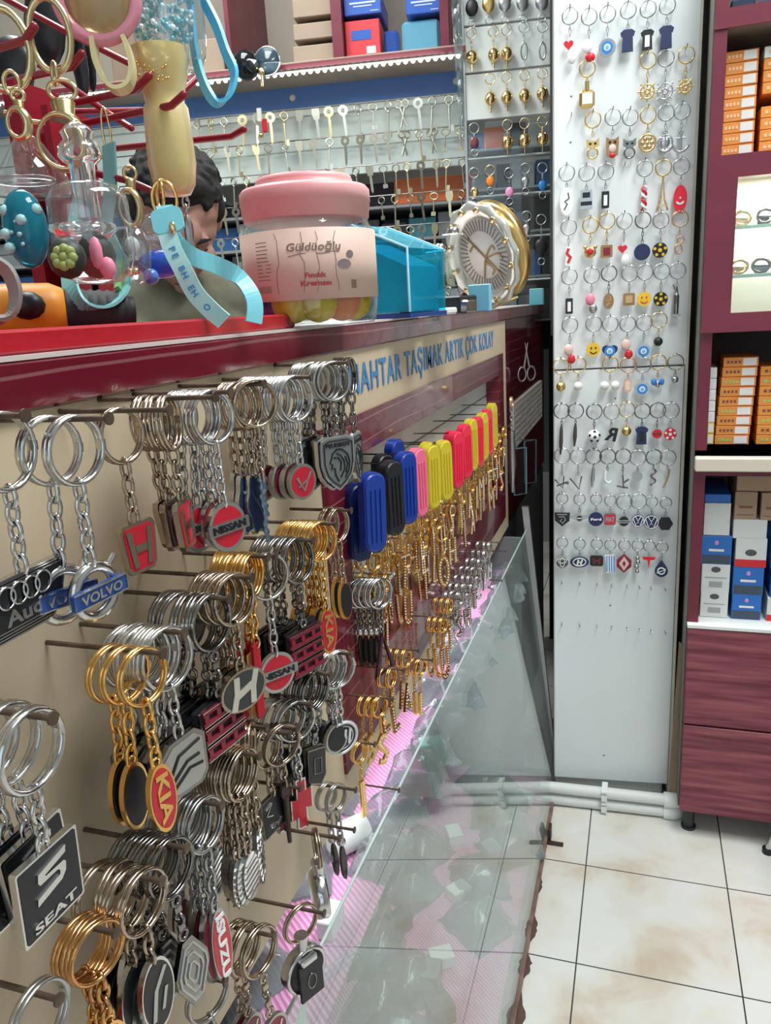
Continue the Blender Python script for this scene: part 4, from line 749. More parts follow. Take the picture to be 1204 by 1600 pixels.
PIL = [ # px, ring y, tag-top y, ring mat, kind, kw, label
 (890, 25, 54, S_, k_heartblob, {}, 'silver keychain with a red heart over a white figure, %s'), (920, 26, 58, S_, k_heartblob, {'flip': True}, 'silver keychain with a white figure in red boots, %s'), (949, 22, 54, S_, k_eye, {}, 'silver keychain with a large round blue bead eye disc, %s'),
 (981, 16, 44, S_, k_shirt, {'m': navy_p}, 'silver keychain with a dark navy shirt charm, left of the white-striped shirt'), (1012, 14, 44, S_, k_shirt, {'m': blk, 's': white_g, 'k': .9}, 'silver keychain with a black shirt charm with a white middle, %s'), (1042, 9, 38, S_, k_shirt, {'m': navy_p}, 'silver keychain with a navy shirt charm at the right end of the %s'),
 (917, 107, 126, G_, k_cube, {}, 'gold keychain with a chunky gold bottle and white label, %s'), (1012, 94, 124, G_, k_wheel, {}, 'gold keychain with a gold ship wheel left of the silver wheel'), (1040, 91, 122, S_, k_wheel, {'m': silver, 'D': .033}, 'silver keychain with a large silver ship wheel'), (1072, 86, 118, G_, k_wheel, {'D': .026}, 'gold keychain with a small gold ship wheel at the right edge'),
 (926, 187, 211, G_, k_owl, {}, 'gold keychain with an owl-faced gold ring charm, %s'), (957, 183, 208, S_, k_owl, {'m': brown_m, 'belly': red_s}, 'keychain with a brown owl charm with red feet, %s'), (984, 183, 210, S_, k_owl, {'m': dark_chrome}, 'silver keychain with a dark owl-faced ring charm, %s'), (1012, 180, 206, G_, k_medal, {}, 'gold keychain with a round openwork medallion'), (1040, 176, 204, S_, k_anchor, {'wheel': True}, 'silver keychain with an anchor set in a round wheel'), (1065, 174, 204, S_, k_anchor, {}, 'silver keychain with a plain anchor at the right edge'),
 (885, 270, 292, S_, k_oval, {}, 'silver keychain with a tall white oval plate bearing a dark squiggle'), (916, 270, 296, S_, k_suit, {}, 'silver keychain with a silver and black seat-shaped charm'), (946, 268, 294, S_, k_bottle, {}, 'silver keychain with a small black bottle and white label, fourth row'), (1007, 263, 290, S_, k_twist, {}, 'silver keychain with a red and white twisted pendant'), (1036, 262, 276, G_, k_tower, {}, 'gold keychain with a tall lattice tower'), (1064, 260, 288, S_, k_flag, {}, 'silver keychain with a red oval plate with white crescent and star'),
 (888, 355, 384, S_, k_redmark, {}, 'silver keychain with a white plate carrying a red wavy mark'), (922, 352, 380, G_, k_bear, {}, 'gold keychain with a gold bear head with a red face'), (948, 345, 380, G_, k_squareframe, {}, 'gold keychain with a brown square charm with a maroon inset'), (975, 345, 376, S_, k_heartblob, {}, 'silver keychain with a red heart over a white figure, %s'), (1004, 344, 380, dark_chrome, k_disc, {'m': navy_p, 'D': .026}, 'dark keychain with a plain navy disc, %s'), (1032, 344, 378, S_, k_disc, {'m': blk, 'D': .024, 'em': e_flower, 'emat': yellow_m}, 'silver keychain with a black disc spotted yellow, %s'), (1062, 342, 368, Rg, k_loops, {}, 'pale gold keychain with a looped ribbon charm, %s'),
 (889, 432, 462, S_, k_bottle, {}, 'silver keychain with a small black bottle and white label, sixth row'), (924, 430, 458, S_, k_blob, {}, 'silver keychain with a pink figure on a silver base'), (951, 427, 458, dark_chrome, k_oval, {'m': brown_m, 'w_': .017, 'h_': .026, 'mark': M('tan', (.5, .35, .2), .6)}, 'dark keychain with a small brown oval charm'), (983, 427, 456, S_, k_squareframe, {'b': M('tan', (.5, .35, .2), .6)}, 'keychain with a brown square charm with a tan inset'), (1007, 425, 456, S_, k_disc, {'m': yellow_m, 'em': e_smile, 'emat': red_s}, 'silver keychain with a yellow smiling face with a red mouth'), (1033, 424, 456, S_, k_disc, {'m': blk, 'em': e_flower, 'emat': yellow_m}, 'silver keychain with a black disc spotted yellow, %s'), (1058, 423, 448, S_, k_tower, {'m': dark_chrome, 'st': True}, 'silver keychain with a dark standing statuette'),
 (890, 508, 538, S_, k_blob, {'a': blush, 'b': red_s}, 'silver keychain with a pale figure on a red boot, left end of its row'), (927, 506, 536, S_, k_disc, {'m': yellow_m, 'em': e_smile, 'emat': blk}, 'silver keychain with a yellow smiling face with black eyes'), (953, 506, 534, S_, k_eye, {'shape': 'heart', 'outer': navy_p}, 'silver keychain with a navy heart holding a blue bead eye'), (980, 506, 530, S_, k_blob, {'a': blush, 'b': red_s}, 'silver keychain with a pale figure on a red boot, between two blue bead eyes'), (1006, 504, 534, S_, k_eye, {}, 'silver keychain with a round blue bead eye disc, %s'), (1029, 500, 527, pale_gold, k_ballc, {'m': blk, 'r': .0075}, 'pale gold keychain with a small black ball'),
 (876, 572, 597, pale_gold, k_ballc, {}, 'gold keychain with a gold ball at the left end of the row on the joint'), (903, 570, 597, pale_gold, k_ballc, {'m': pearl, 'r': .0078}, 'gold keychain with a single white pearl'), (953, 569, 594, G_, k_ballc, {'m': pearl, 'r': .0078, 'two': True}, 'gold keychain with a pair of white pearls'), (981, 570, 592, Rg, k_tag, {}, 'rose gold keychain with an oblong rose charm'), (1004, 570, 594, S_, k_eye, {'shape': 'heart'}, 'silver keychain with a small heart-shaped bead eye below the joint'), (1028, 566, 590, G_, k_bits, {}, 'gold keychain with small blue stones'), (1055, 566, 588, bronze, k_ballc, {'m': silver, 'r': .006}, 'bronze keychain with a small silver ball, right end of the row on the joint'),
 (877, 642, 664, dark_chrome, k_sword, {'L': .055}, 'dark keychain with a long dark pendant at the left edge'), (899, 642, 662, dark_chrome, k_sword, {'L': .042}, 'dark keychain with a slim dark pen-like pendant'), (928, 643, 672, dark_chrome, k_football, {}, 'dark keychain with a black and white football'), (955, 643, 668, S_, k_letter, {'mirror': True}, 'silver keychain with a black mirror-reversed letter'), (979, 640, 667, pale_gold, k_ballc, {}, 'gold keychain with a gold ball below the joint, beside the reversed letter'), (1003, 642, 668, dark_chrome, k_shirt, {'m': navy_p, 's': blk}, 'dark keychain with a navy shirt and black strap'), (1027, 641, 670, dark_chrome, k_disc, {'m': red_s, 'D': .020, 'em': e_line('O'), 'emat': maroon_en, 'rim': silver}, 'dark keychain with a small plain red disc'), (1048, 641, 670, S_, k_disc, {'m': red_s, 'D': .021, 'em': e_flower}, 'silver keychain with a red disc spotted white'),
 (878, 712, 744, S_, k_lines, {'s': 'A'}, 'silver keychain with a dark crossed-line charm, left end of the %s'), (903, 713, 744, S_, k_lines, {'s': 'V'}, 'silver keychain with a dark V-shaped charm'), (927, 713, 728, dark_chrome, k_sword, {'m': silver, 'L': .040}, 'dark keychain with a slim silver pendant'), (949, 713, 736, dark_chrome, k_hook, {}, 'dark keychain with a white hook-shaped charm'), (973, 713, 742, dark_chrome, k_lines, {'s': 'K'}, 'dark keychain with a dark branching charm'), (996, 715, 738, S_, k_disc, {'m': silver, 'D': .018}, 'silver keychain with a small plain silver disc'), (1021, 714, 734, dark_chrome, k_snake, {}, 'dark keychain with a wavy snake charm'), (1043, 715, 734, S_, k_curved, {}, 'silver keychain with a curved gold charm'),
 (878, 779, 801, S_, k_shield, {}, 'silver keychain with a black shield badge, left end of the badge row'), (905, 780, 802, S_, k_wings, {}, 'silver keychain with a round winged badge'), (931, 780, 802, S_, k_disc, {'m': navy_p, 'D': .026, 'em': e_line('Ford')}, 'silver keychain with a navy disc bearing a pale script'), (953, 782, 803, S_, k_fiat, {}, 'silver keychain with a square red badge'), (975, 784, 808, S_, k_bar, {}, 'silver keychain with a black disc crossed by a silver bar'), (997, 783, 806, S_, k_disc, {'m': navy_p, 'D': .023, 'em': e_vw}, 'silver keychain with a round two-letter badge, left of its twin'), (1018, 784, 806, S_, k_disc, {'m': navy_p, 'D': .027, 'em': e_vw}, 'silver keychain with the larger right-hand round two-letter badge'), (1040, 786, 808, S_, k_hex, {}, 'silver keychain with a plain black hexagon badge'),
 (878, 848, 870, S_, k_disc, {'m': M('charcoal', (.08, .08, .085), .4), 'D': .027, 'em': e_toy, 'rim': silver}, 'silver keychain with a round badge of crossing ovals, left end of the lowest row'), (905, 850, 872, S_, k_ovalbadge, {}, 'silver keychain with a wide dark oval badge and slanted H'), (932, 850, 870, S_, k_hrect, {}, 'silver keychain with a black plate and dark red H'), (953, 851, 868, S_, k_stripes, {}, 'silver keychain with a white plate of upright blue stripes'), (975, 852, 868, S_, k_lozenge, {}, 'silver keychain with a dark red six-sided plate and pink lozenge'), (996, 852, 870, S_, k_beads, {}, 'silver keychain with a string of silver beads'), (1014, 853, 872, S_, k_tmark, {}, 'silver keychain with a red T-shaped plate'), (1034, 855, 876, S_, k_drop, {}, 'silver keychain with a navy drop-shaped plate')]
def rown(y): return ['top row', 'second row of the pillar', 'third row of the pillar', 'fourth row of the pillar', 'fifth row of the pillar', 'sixth row of the pillar', 'seventh row of the pillar', 'row on the joint', 'row under the joint', 'tenth row of the pillar', 'badge row', 'lowest row'][min(11, sum(y > q for q in (60, 140, 225, 310, 390, 470, 540, 610, 680, 750, 820)))]
hooks = []
for (px, ry, ty, rm, kf, kw, lab) in PIL:
    p = PI_.at(px, ry, .012); k = sc(PI_.w(p)); R = 12.0 * k * (.72 if ty - ry < 23 and ry > 770 else 1.)
    if '%s' in lab: lab = lab % rown(ry)
    t = thing('keychain', lab, 'keychain', PI_.w((.012, p.y, p.z + R)), PI_.rz + rad(random.uniform(-6, 6)))
    m = MB(); m.ring((0, 0, -R), R, .0011, 0, 22, 6); m.ring((.0015, 0, -R), R * .96, .0009, 0, 22, 5); m.build('split_ring', rm, t)
    L = max(.004, (ty - ry) * k - R); chain(-2 * R + .001, L, max(2, int(L / .006)), .0034, .0007).build('chain', rm, t)
    kf(t, -2 * R - L + .001, **kw)
    for ch in KIDS[t.name][2:]: ch.scale = (1.12, 1.12, 1.12); ch.location.z = .12 * (2 * R + L); hooks.append((p.y, p.z + R))
for i, x in enumerate((877, 905, 932, 955, 979, 998, 1016, 1038)): q = PI_.at(x, 908 + i * 1.5, 0); hooks.append((q.y, q.z)); q = PI_.at(x, 973 + i * 1.8, 0); hooks.append((q.y, q.z))
for (px, py) in ((892, 182), (975, 258)): q = PI_.at(px, py); hooks.append((q.y, q.z))
m = MB()
for y, z in hooks[99:]: m.tube([(0, y, z), (.016, y, z - .0008), (.019, y, z + .003)], .0009, 6)
if hooks[99:]: m.build('hook', dark_chrome, bt)['kind'] = 'stuff'
for y, z in hooks[:99]:
    MB().tube([(0, y, z), (.016, y, z - .0008), (.019, y, z + .003)], .0009, 6).build('hook', dark_chrome, bt)
# ================================================================== inside the burgundy frame: float tags, gold chains; showcase contents
def hookpin(y, z, x0=WX - .024, ln=.040, nm='peg_hook', lab='thin wire peg on the slat board inside the burgundy frame', grp='wire pegs on the slat board'):
    o = MB().tube([(0, 0, 0), (ln, 0, 0), (ln + .002, 0, .0025)], .0009, 6).build(nm, dark_chrome, None, (x0, y, z)); tag(o, lab, 'hook', grp); return o
TW, TH = .027, .078
def float_tag(lab, grp, mat):
    t = thing('plastic_key_case', lab, 'key case', group=grp)
    m = MB(); m.prism(rr(TW, TH, .0118, 6, (0, -TH / 2 + .006)), -.0048, .0048); m.prism(rr(TW - .002, TH - .002, .0112, 6, (0, -TH / 2 + .006)), .0048, .0062, top=.96); m.prism(rr(TW - .002, TH - .002, .0112, 6, (0, -TH / 2 + .006)), -.0048, -.0062, top=.96); b_ = m.build('body', mat, t)
    m = MB()
    for s in (-1, 1):
        for q in (-.0058, .0, .0058): m.bx((s * .0058, q - .0009, -TH + .016), (s * .0074, q + .0009, -.010))
    m.build('ribs', mat, b_); MB().ring((0, 0, .0005), .0042, .0013, 0, 16, 6).build('hanging_hole_rim', mat, b_); return t
fb = M('blue_plastic', (.010, .045, .30), .3); fk = M('dark_plastic', (.018, .019, .022), .35); fp = M('rose_plastic', (.85, .16, .28), .35); fy = M('mustard_plastic', (.62, .50, .035), .3); frd = M('coral_red_plastic', (.80, .03, .08), .3); fdb = M('navy_plastic', (.008, .02, .11), .35)
FT = [(561, 815, .012, fdb, 30), (583, 800, .030, fb, 30), (600, 765, .012, fk, 24), (612, 778, .032, fk, 22), (618, 740, .012, fb, 14), (634, 762, .036, fb, 22), (652, 754, .036, fp, 14), (668, 738, .016, fy, 14), (673, 745, .034, fy, 20), (692, 735, .034, fy, 20), (705, 715, .016, frd, 14), (712, 718, .034, frd, 18), (725, 705, .034, frd, 16), (735, 695, .032, fy, 14), (745, 690, .030, frd, 14), (753, 682, .028, fy, 14), (760, 676, .030, frd, 12), (768, 665, .028, fy, 10)]
FL = {fdb: 'navy plastic key case behind the nearest bright blue one in the frame', fk: 'black ribbed plastic key case hanging between the blue ones in the frame', fp: 'single pink ribbed plastic key case hanging beside the blue one'}
nb = {}
for i, (px, py, off, mt, yaw) in enumerate(FT):
    P = PX(px, py, WX + off); nb[mt] = nb.get(mt, 0) + 1
    lab = FL.get(mt) or {fb: ['bright blue ribbed plastic key case nearest the viewer', 'bright blue plastic key case behind the black one', 'bright blue ribbed plastic key case beside the pink one'][(nb[mt] - 1) % 3], fy: 'mustard yellow ribbed plastic key case hanging in the far half of the frame', frd: 'coral red ribbed plastic key case hanging in the far half of the frame'}[mt]
    g = {fk: 'black key cases in the frame', fy: 'yellow key cases in the frame', frd: 'red key cases in the frame'}.get(mt)
    t = float_tag(lab, g, mt); zt_ = .9515 - .003 * (i % 2) - (.004 if i < 2 else 0); t.location = (P.x, P.y, P.z + TH / 2 - .006); t.rotation_euler = (rad(random.uniform(-3, 2)), 0, -rad(yaw))
    if i % 2 or i == 0: hookpin(P.y, P.z + TH / 2 - .003, ln=.05)
# gold chains: rings, chain and a rhinestone letter
stone = M('rhinestone', (.92, .88, .80), .08, .3, coat=.6)
letters = {'I': [[(0, 1), (0, -1)]], 'L': [[(-.5, 1), (-.5, -1), (.6, -1)]], 'T': [[(0, 1), (0, -1)], [(-.6, 1), (.6, 1)]], 'O': [arc(0, 0, .6, 1, 0, 360, 14)], 'U': [[(-.6, 1), (-.6, -.5)] + arc(0, -.4, .6, .6, 180, 360, 6) + [(.6, 1)]], 'A': [[(-.6, -1), (0, 1), (.6, -1)], [(-.3, -.2), (.3, -.2)]], 'S': [[(.6, .8), (0, 1), (-.5, .6), (0, 0), (.5, -.5), (0, -1), (-.6, -.8)]], 'M': [[(-.6, -1), (-.6, 1), (0, 0), (.6, 1), (.6, -1)]], 'H': [[(-.5, 1), (-.5, -1)], [(.5, 1), (.5, -1)], [(-.5, 0), (.5, 0)]]}
def gold_letter(lab, grp, s, hh=.019, L=.026, ring=gold, R=.011, stn=stone, cat='keychain'):
    t = thing('keychain', lab, cat, group=grp); split_ring(R, .0009).build('split_ring', ring, t); z0 = -2 * R + .002; chain(z0, L, 5, .0036, .0006).build('chain', ring, t)
    c = z0 - L - hh; m = MB(); d = MB()
    for pl_ in letters[s]:
        q = [(a * hh * .72, b * hh + c) for a, b in pl_]; m.stroke(q, .0062, -.0012, .0012)
        for j in range(len(q) - 1):
            ln = math.hypot(q[j + 1][0] - q[j][0], q[j + 1][1] - q[j][1]); k = max(1, int(ln / .0032))
            for u in range(k): f = (u + .5) / k; d.ball((.0013, q[j][0] * (1 - f) + q[j + 1][0] * f, q[j][1] * (1 - f) + q[j + 1][1] * f), (.0010, .0012, .0012), 0, 6)
    b_ = m.build('letter', ring, t); d.build('rhinestones', stn, b_); return t
protos = {}; random.seed(11)
def place_gold(P, s, lab, grp, yaw, ring=gold, L=.026, hh=.019):
    k = (s, ring.name, L, lab); rot = (rad(random.uniform(-4, 4)), rad(random.uniform(-3, 3)), -rad(yaw))
    if k not in protos: protos[k] = gold_letter(lab, grp, s, ring=ring, L=L, hh=hh); protos[k].location = P; protos[k].rotation_euler = rot
    else: dup(protos[k], P, rot, lab, grp)
ys = [.690 + i * .0565 for i in range(15)]; GL = 'LITHIUSIAIMTHLI'
for i, y in enumerate(ys):
    z = .866 - .003 * (i % 2); hookpin(y, z + .0, ln=.052)
    for j in range(4): place_gold(Vector((WX - .014 + .011 * j + random.uniform(-.002, .002), y + random.uniform(-.004, .004), z)), GL[i], 'gold keychain with a rhinestone letter in the dense rows inside the frame', 'gold letter keychains on the slat board', random.uniform(-10, 30), L=random.choice((.020, .030)))
for i, y in enumerate([.735 + i * .075 for i in range(11)]):
    z = .826; hookpin(y, z, ln=.046)
    for j in range(3): place_gold(Vector((WX - .010 + .013 * j, y, z)), 'IUTLHIAIMTS'[i], 'gold keychain with a rhinestone letter in the dense rows inside the frame', 'gold letter keychains on the slat board', random.uniform(-10, 30), L=.030)
P = PX(690, 845, WX + .03); place_gold(P + Vector((0, 0, .02)), 'O', 'gold keychain with a big oval rhinestone ring, standing out from the gold rows', None, 30, L=.022, hh=.019)
# silver bunch with the dark triangle, low in the frame
for i in range(7):
    P = PX(592, 922, WX + .028); t_ = 'silver keychain stacked on the peg low inside the frame' if i else 'silver keychain with a large dark hollow triangle'
    if i == 0:
        t = thing('keychain', t_, 'keychain', P + Vector((.0, 0, .012)), -rad(28)); split_ring(.0165, .0011).build('split_ring', chrome, t); chain(-.030, .030, 5).build('chain', dark_chrome, t)
        m = MB(); m.stroke([(0, -.060), (.013, -.098), (-.010, -.104)], .0055, -.0015, .0015, closed=True); m.build('tag', M('dark_plum_enamel', (.05, .02, .035), .3), t)
    elif i == 1: s0 = keychain(t_, 'silver keychains low in the frame', tg_strip, chrome, dark_chrome, .0160, .026); s0.location = P + Vector((-.006, 0, .012)); s0.rotation_euler = (0, 0, -.4)
    else: dup(s0, P + Vector((-.0055 * i, -.001 * i, .012)), (0, 0, -.4 - .05 * i))
hookpin(P.y, P.z + .012, ln=.06)
# gold and silver keychains on the beige strip below the frame
low = [(560, 1160, 'I', 1), (590, 1090, 'S', 3), (608, 1045, 'L', 2), (632, 1015, 'A', 3), (655, 1030, 'I', 2), (690, 965, 'O', 3), (700, 935, 'T', 3)]
names = ['thin gold keychain with a long pendant, lowest and nearest under the frame', 'gold keychain in a bunch of three under the near corner of the frame', 'gold keychain in the pair above the pink mat', 'gold keychain with a starry pendant above the pink mat', 'gold keychain with a narrow pendant under the frame middle', 'gold keychain with a wide rhinestone horseshoe tag under the frame', 'gold keychain behind the rhinestone horseshoe under the frame']
for i, (px, py, s, n_) in enumerate(low):
    x = WX + .034; P = PX(px, py, x)
    nail(Vector((0, P.y, P.z)), .050, rad_=.0010, lab='thin rusty pin in the beige strip under the frame', grp='pins in the beige strip')
    for j in range(n_): place_gold(Vector((x - .008 * j, P.y, P.z)), 'U' if i == 5 else s, names[i], 'bunch: ' + names[i][:40] if n_ > 1 else None, 12 + random.uniform(-8, 14), L=.022, hh=.020 if i in (0, 5) else .014)
random.seed(5)
for i in range(7):
    px = 716 + i * 8; py = 925 - i * 13; P = PX(px, py, WX + .03); nail(Vector((0, P.y, P.z)), .045, rad_=.0009, lab='thin rusty pin in the beige strip under the frame', grp='pins in the beige strip')
    for j in range(3): place_gold(Vector((WX + .03 - .009 * j, P.y, P.z)), 'SHITLAM'[i], 'silver keychain with a rhinestone letter at the far end under the frame', 'silver letter keychains at the far end', random.uniform(0, 35), ring=chrome, L=.020, hh=.014)
for (px, py) in ((560, 1225), (745, 905), (706, 862), (752, 860)):
    P = PX(px, py, WX); nail(P, .045, rad_=.0010, lab='bare thin pin under the burgundy frame', grp='bare pins under the frame')
# ------------------------------------------------------------------ things lying in the showcase
random.seed(21)
def rollm(R, r, L): return MB().lathe([(r, -L / 2), (R, -L / 2), (R, L / 2), (r, L / 2), (r, -L / 2)], 24, cap=False)
ZM = .5290; ZL = .0228
t = rollm(.017, .013, .045).build('tape_roll', M('tape_white', (.70, .74, .72), .5), None, PZ(543, 1306, ZM + .0175)); t.rotation_euler = (rad(90), 0, rad(-40)); tag(t, 'white hollow roll lying on the pink mat below the beaded keychains', 'tape roll')
t = MB().bx((-.008, -.016, 0), (.008, .016, .020), bev=.001).build('white_box', white_m, None, (-.268, .555, ZM)); tag(t, 'small white box on the pink mat, left of the white roll', 'box')
t = MB().bx((-.016, -.011, 0), (.016, .011, .024), bev=.001).build('small_carton', M('pale_teal_card', (.30, .55, .55), .5), None, (-.247, .86, ZM), .5); tag(t, 'small pale teal carton standing on the pink mat behind the glass', 'carton')
t = MB().tube([(0, 0, .004), (.03, .05, .004)], .003, 8).tube([(.006, -.002, .004), (.036, .048, .004)], .003, 8).build('clear_clip', thin_glass, None, (-.262, .49, ZM)); tag(t, 'clear plastic clip lying near the edge of the pink mat', 'clip')
t = MB().add([(0, 0, 0), (.004, .016, 0), (.002, .034, 0), (0, 0, .040), (.004, .016, .046), (.002, .034, .050), (-.0006, 0, 0), (.0034, .016, 0), (.0014, .034, 0), (-.0006, 0, .040), (.0034, .016, .046), (.0014, .034, .050)], [(0, 1, 4, 3), (1, 2, 5, 4), (9, 10, 7, 6), (10, 11, 8, 7), (3, 4, 10, 9), (4, 5, 11, 10), (6, 7, 1, 0), (7, 8, 2, 1), (0, 3, 9, 6), (2, 8, 11, 5)]).build('curved_card', white_m, None, (-.243, .405, ZM)); tag(t, 'curved white card standing on the pink mat below the badge reel', 'card')
def bag(x, y, z, sx, sy, sz, lab, grp):
    rnd = random.Random(int(x * 1000 + y * 777)); m = MB(); N = 10; vs = []
    for i in range(N):
        for j in range(N):
            u, v = i / (N - 1) * 2 - 1, j / (N - 1) * 2 - 1; h = max(0, (1 - u * u) * (1 - v * v)) ** .5 * sz + rnd.uniform(0, .006); vs.append((u * sx + rnd.uniform(-.003, .003), v * sy + rnd.uniform(-.003, .003), h))
    vs += [(a, b_, .0005) for a, b_, _ in vs]; Q = N * N; fs = []
    for i in range(N - 1):
        for j in range(N - 1): a = i * N + j; fs += [(a, a + N, a + N + 1, a + 1), (Q + a, Q + a + 1, Q + a + N + 1, Q + a + N)]
    m.add(vs, fs, 0, True); o = m.build('plastic_bag', bag_glass, None, (x, y, z), rnd.uniform(0, 3)); tag(o, lab, 'plastic bag', grp)
for i in range(9): bag(-.37 + random.uniform(-.05, .07), .35 + i * .135, ZM, .045, .05, .035, 'crumpled clear plastic bag on the upper pink mat in the showcase', 'clear bags on the upper mat')
for i in range(14): bag(-.245 + random.uniform(-.012, .004), .66 + i * .068, ZM, .024, .036, .026 + .010 * (i % 3), 'crumpled clear plastic bag lying close to the glass on the upper mat', 'clear bags close to the glass')
for i in range(24): bag(-.32 + random.uniform(-.13, .10), .34 + i * .052, ZL, .05, .055, .05, 'crumpled clear plastic bag on the floor of the showcase', 'clear bags on the showcase floor')
for i in range(22):
    x, y = -.30 + random.uniform(-.12, .08), .40 + i * .052; m = MB(); m.bx((-.02, -.015, 0), (.02, .015, .022 + .01 * (i % 3)), bev=.001); a = m.build('parts_box', [white_m, M('charcoal', (.08, .08, .085), .4), M('slate_card', (.20, .24, .27), .5)][i % 3], None, (x, y, ZL), random.uniform(0, 3)); tag(a, ['small white parts box on the floor of the showcase', 'small charcoal parts box on the floor of the showcase', 'small slate grey parts box on the floor of the showcase'][i % 3], 'box', ['white', 'charcoal', 'slate'][i % 3] + ' parts boxes in the showcase')
# ================================================================== things on the countertop
CT = 1.0893
def ribbon(pts, wdir, wd, th=.0012):
    P = [Vector(p) for p in pts]; N = len(P); m = MB(); vs = []; wdir = Vector(wdir).normalized()
    for i in range(N):
        t = (P[min(i + 1, N - 1)] - P[max(i - 1, 0)]).normalized(); a = (wdir - t * wdir.dot(t)).normalized() * wd / 2; n_ = t.cross(a).normalized() * th / 2
        vs += [P[i] - a - n_, P[i] + a - n_, P[i] + a + n_, P[i] - a + n_]
    fs = []
    for i in range(N - 1):
        for k in range(4): fs.append((i * 4 + k, i * 4 + (k + 1) % 4, (i + 1) * 4 + (k + 1) % 4, (i + 1) * 4 + k))
    fs += [(3, 2, 1, 0), (4 * N - 4, 4 * N - 3, 4 * N - 2, 4 * N - 1)]
    return m.add(vs, fs, 0, False)
def smooth_path(pts, k=4):
    P = [Vector(p) for p in pts]; o = []
    for i in range(len(P) - 1):
        p0, p1, p2, p3 = P[max(i - 1, 0)], P[i], P[i + 1], P[min(i + 2, len(P) - 1)]
        for j in range(k): t = j / k; o.append(.5 * ((2 * p1) + (p2 - p0) * t + (2 * p0 - 5 * p1 + 4 * p2 - p3) * t * t + (3 * p1 - p0 - 3 * p2 + p3) * t ** 3))
    return o + [P[-1]]
tr = MB(); tr.bx((-.51, -.12, CT), (-.2745, .600, CT + .003)); 
tr.bx((-.278, -.12, CT), (-.2735, .600, CT + .0115), bev=.0015); tr.bx((-.51, .595, CT), (-.2735, .602, CT + .009), bev=.0015); tr.bx((-.514, -.12, CT), (-.51, .602, CT + .006))
tag(tr.build('red_tray', red_metal), 'red metal tray with a raised rim at the near end of the countertop', 'tray')
# ---- candy jar full of coloured balls
JP = PD(491, 500, .672); JR = 103 * .70 / 1200; JP = Vector((JP.x, JP.y, CT)); u = .70 / 1200
JA = math.atan2(-JP.y, -JP.x); JS = .953
jt = thing('plastic_jar', 'clear plastic tub with a faded pink lid and beige label, holding coloured balls', 'jar', JP); jt.scale = (JS, JS, JS)
pinklid = noise_mat('faded_pink_lid', (.80, .30, .31), (.72, .44, .42), 9, .4)
lid = MB().lathe([(0, .1255), (.036, .1262), (.0415, .1255), (.0428, .122), (.0428, .1175), (.0545, .1165), (.0572, .1135), (.0575, .104), (.0568, .1035), (.0568, .0975), (.0560, .097), (.0555, .0905), (.0535, .0895), (0, .0895)], 48, cap=False).build('lid', pinklid, jt)
MB().lathe([(.0535, .0900), (.0550, .086), (.0585, .080), (.0595, .070), (.0595, .016), (.0570, .004), (.0540, .0008), (0, .0008), (0, .0026), (.0530, .0026), (.0558, .006), (.0578, .017), (.0578, .070), (.0565, .079), (.052, .087)], 48, cap=False).build('clear_body', thin_glass, jt)
lb = MB(); n_ = 40; a0, a1 = JA - 1.75, JA + 1.75; vs = []
for i in range(n_ + 1): a = a0 + (a1 - a0) * i / n_; vs += [(cos(a) * .0599, sin(a) * .0599, .0225), (cos(a) * .0599, sin(a) * .0599, .0795), (cos(a) * .0593, sin(a) * .0593, .0795), (cos(a) * .0593, sin(a) * .0593, .0225)]
lb.add(vs, [(i * 4 + k, i * 4 + (k + 1) % 4, (i + 1) * 4 + (k + 1) % 4, (i + 1) * 4 + k) for i in range(n_) for k in range(4)], 0, True)
lab = lb.build('paper_label', noise_mat('aged_label_paper', (.66, .50, .40), (.72, .42, .37), 5, .6, lo=.4, hi=.7), jt)
def wrap(mb, R): # local x = depth, y = arc length, z -> onto the jar, centred on the viewer side
    mb.v = [(cos(JA + y / R) * (R + x), sin(JA + y / R) * (R + x), z) for x, y, z in mb.v]; return mb
m = MB(); m.text('Güldüoğlu', (.004, .0640), .0088, .0001, .0004, wd=.046, bold=.015, shear=.2); m.stroke([(-.018, .0575), (-.008, .0595), (.010, .0590), (.026, .0605)], .0006, .0001, .0004); wrap(m, .0600).build('script_lettering', M('taupe_ink', (.28, .18, .15), .6), lab)
m = MB(); m.text('Fındık', (.004, .0420), .0042, .0001, .0004, wd=.018, bold=.03); m.text('Kreması', (.004, .0355), .0044, .0001, .0004, wd=.026, bold=.03); wrap(m, .0600).build('red_lettering', M('red_ink', (.42, .04, .05), .6), lab)
m = MB(); random.seed(4)
for k in range(11): m.bx((.0001, -.050, .0700 - k * .0030), (.0003, -.050 + random.uniform(.012, .016), .0706 - k * .0030))
for k in range(7): m.bx((.0001, -.050, .0345 - k * .0008), (.0003, -.036, .0348 - k * .0008))
for x in (-.028, -.006, .006, .022):
    q = [(x + random.uniform(-.002, .002), .0285 + .048 * i / 8) for i in range(9)]; m.stroke(q, .0004, .0001, .0003)
for k in range(9): m.bx((.0001, .036 + k * .0006, .030), (.0003, .0363 + k * .0006, .037))
wrap(m, .0600).build('small_print', M('brown_ink', (.22, .13, .10), .7), lab)
m = MB()
for k, (y, z, a, b_) in enumerate(((.030, .050, .013, .008), (.036, .058, .007, .006))): m.prism(ell(a, b_, 14, (y, z)), .0001, .0004)
wrap(m, .0600).build('hazelnut_picture', M('grey_brown_print', (.22, .17, .18), .7), lab)
random.seed(12); balls = []
bm = [('yellow', yellow_m), ('blue', M('ball_blue', (.03, .06, .35), .4)), ('orange', M('ball_orange', (.85, .22, .06), .4)), ('purple', M('ball_purple', (.22, .05, .28), .4)), ('red', M('ball_red', (.60, .05, .06), .4))]
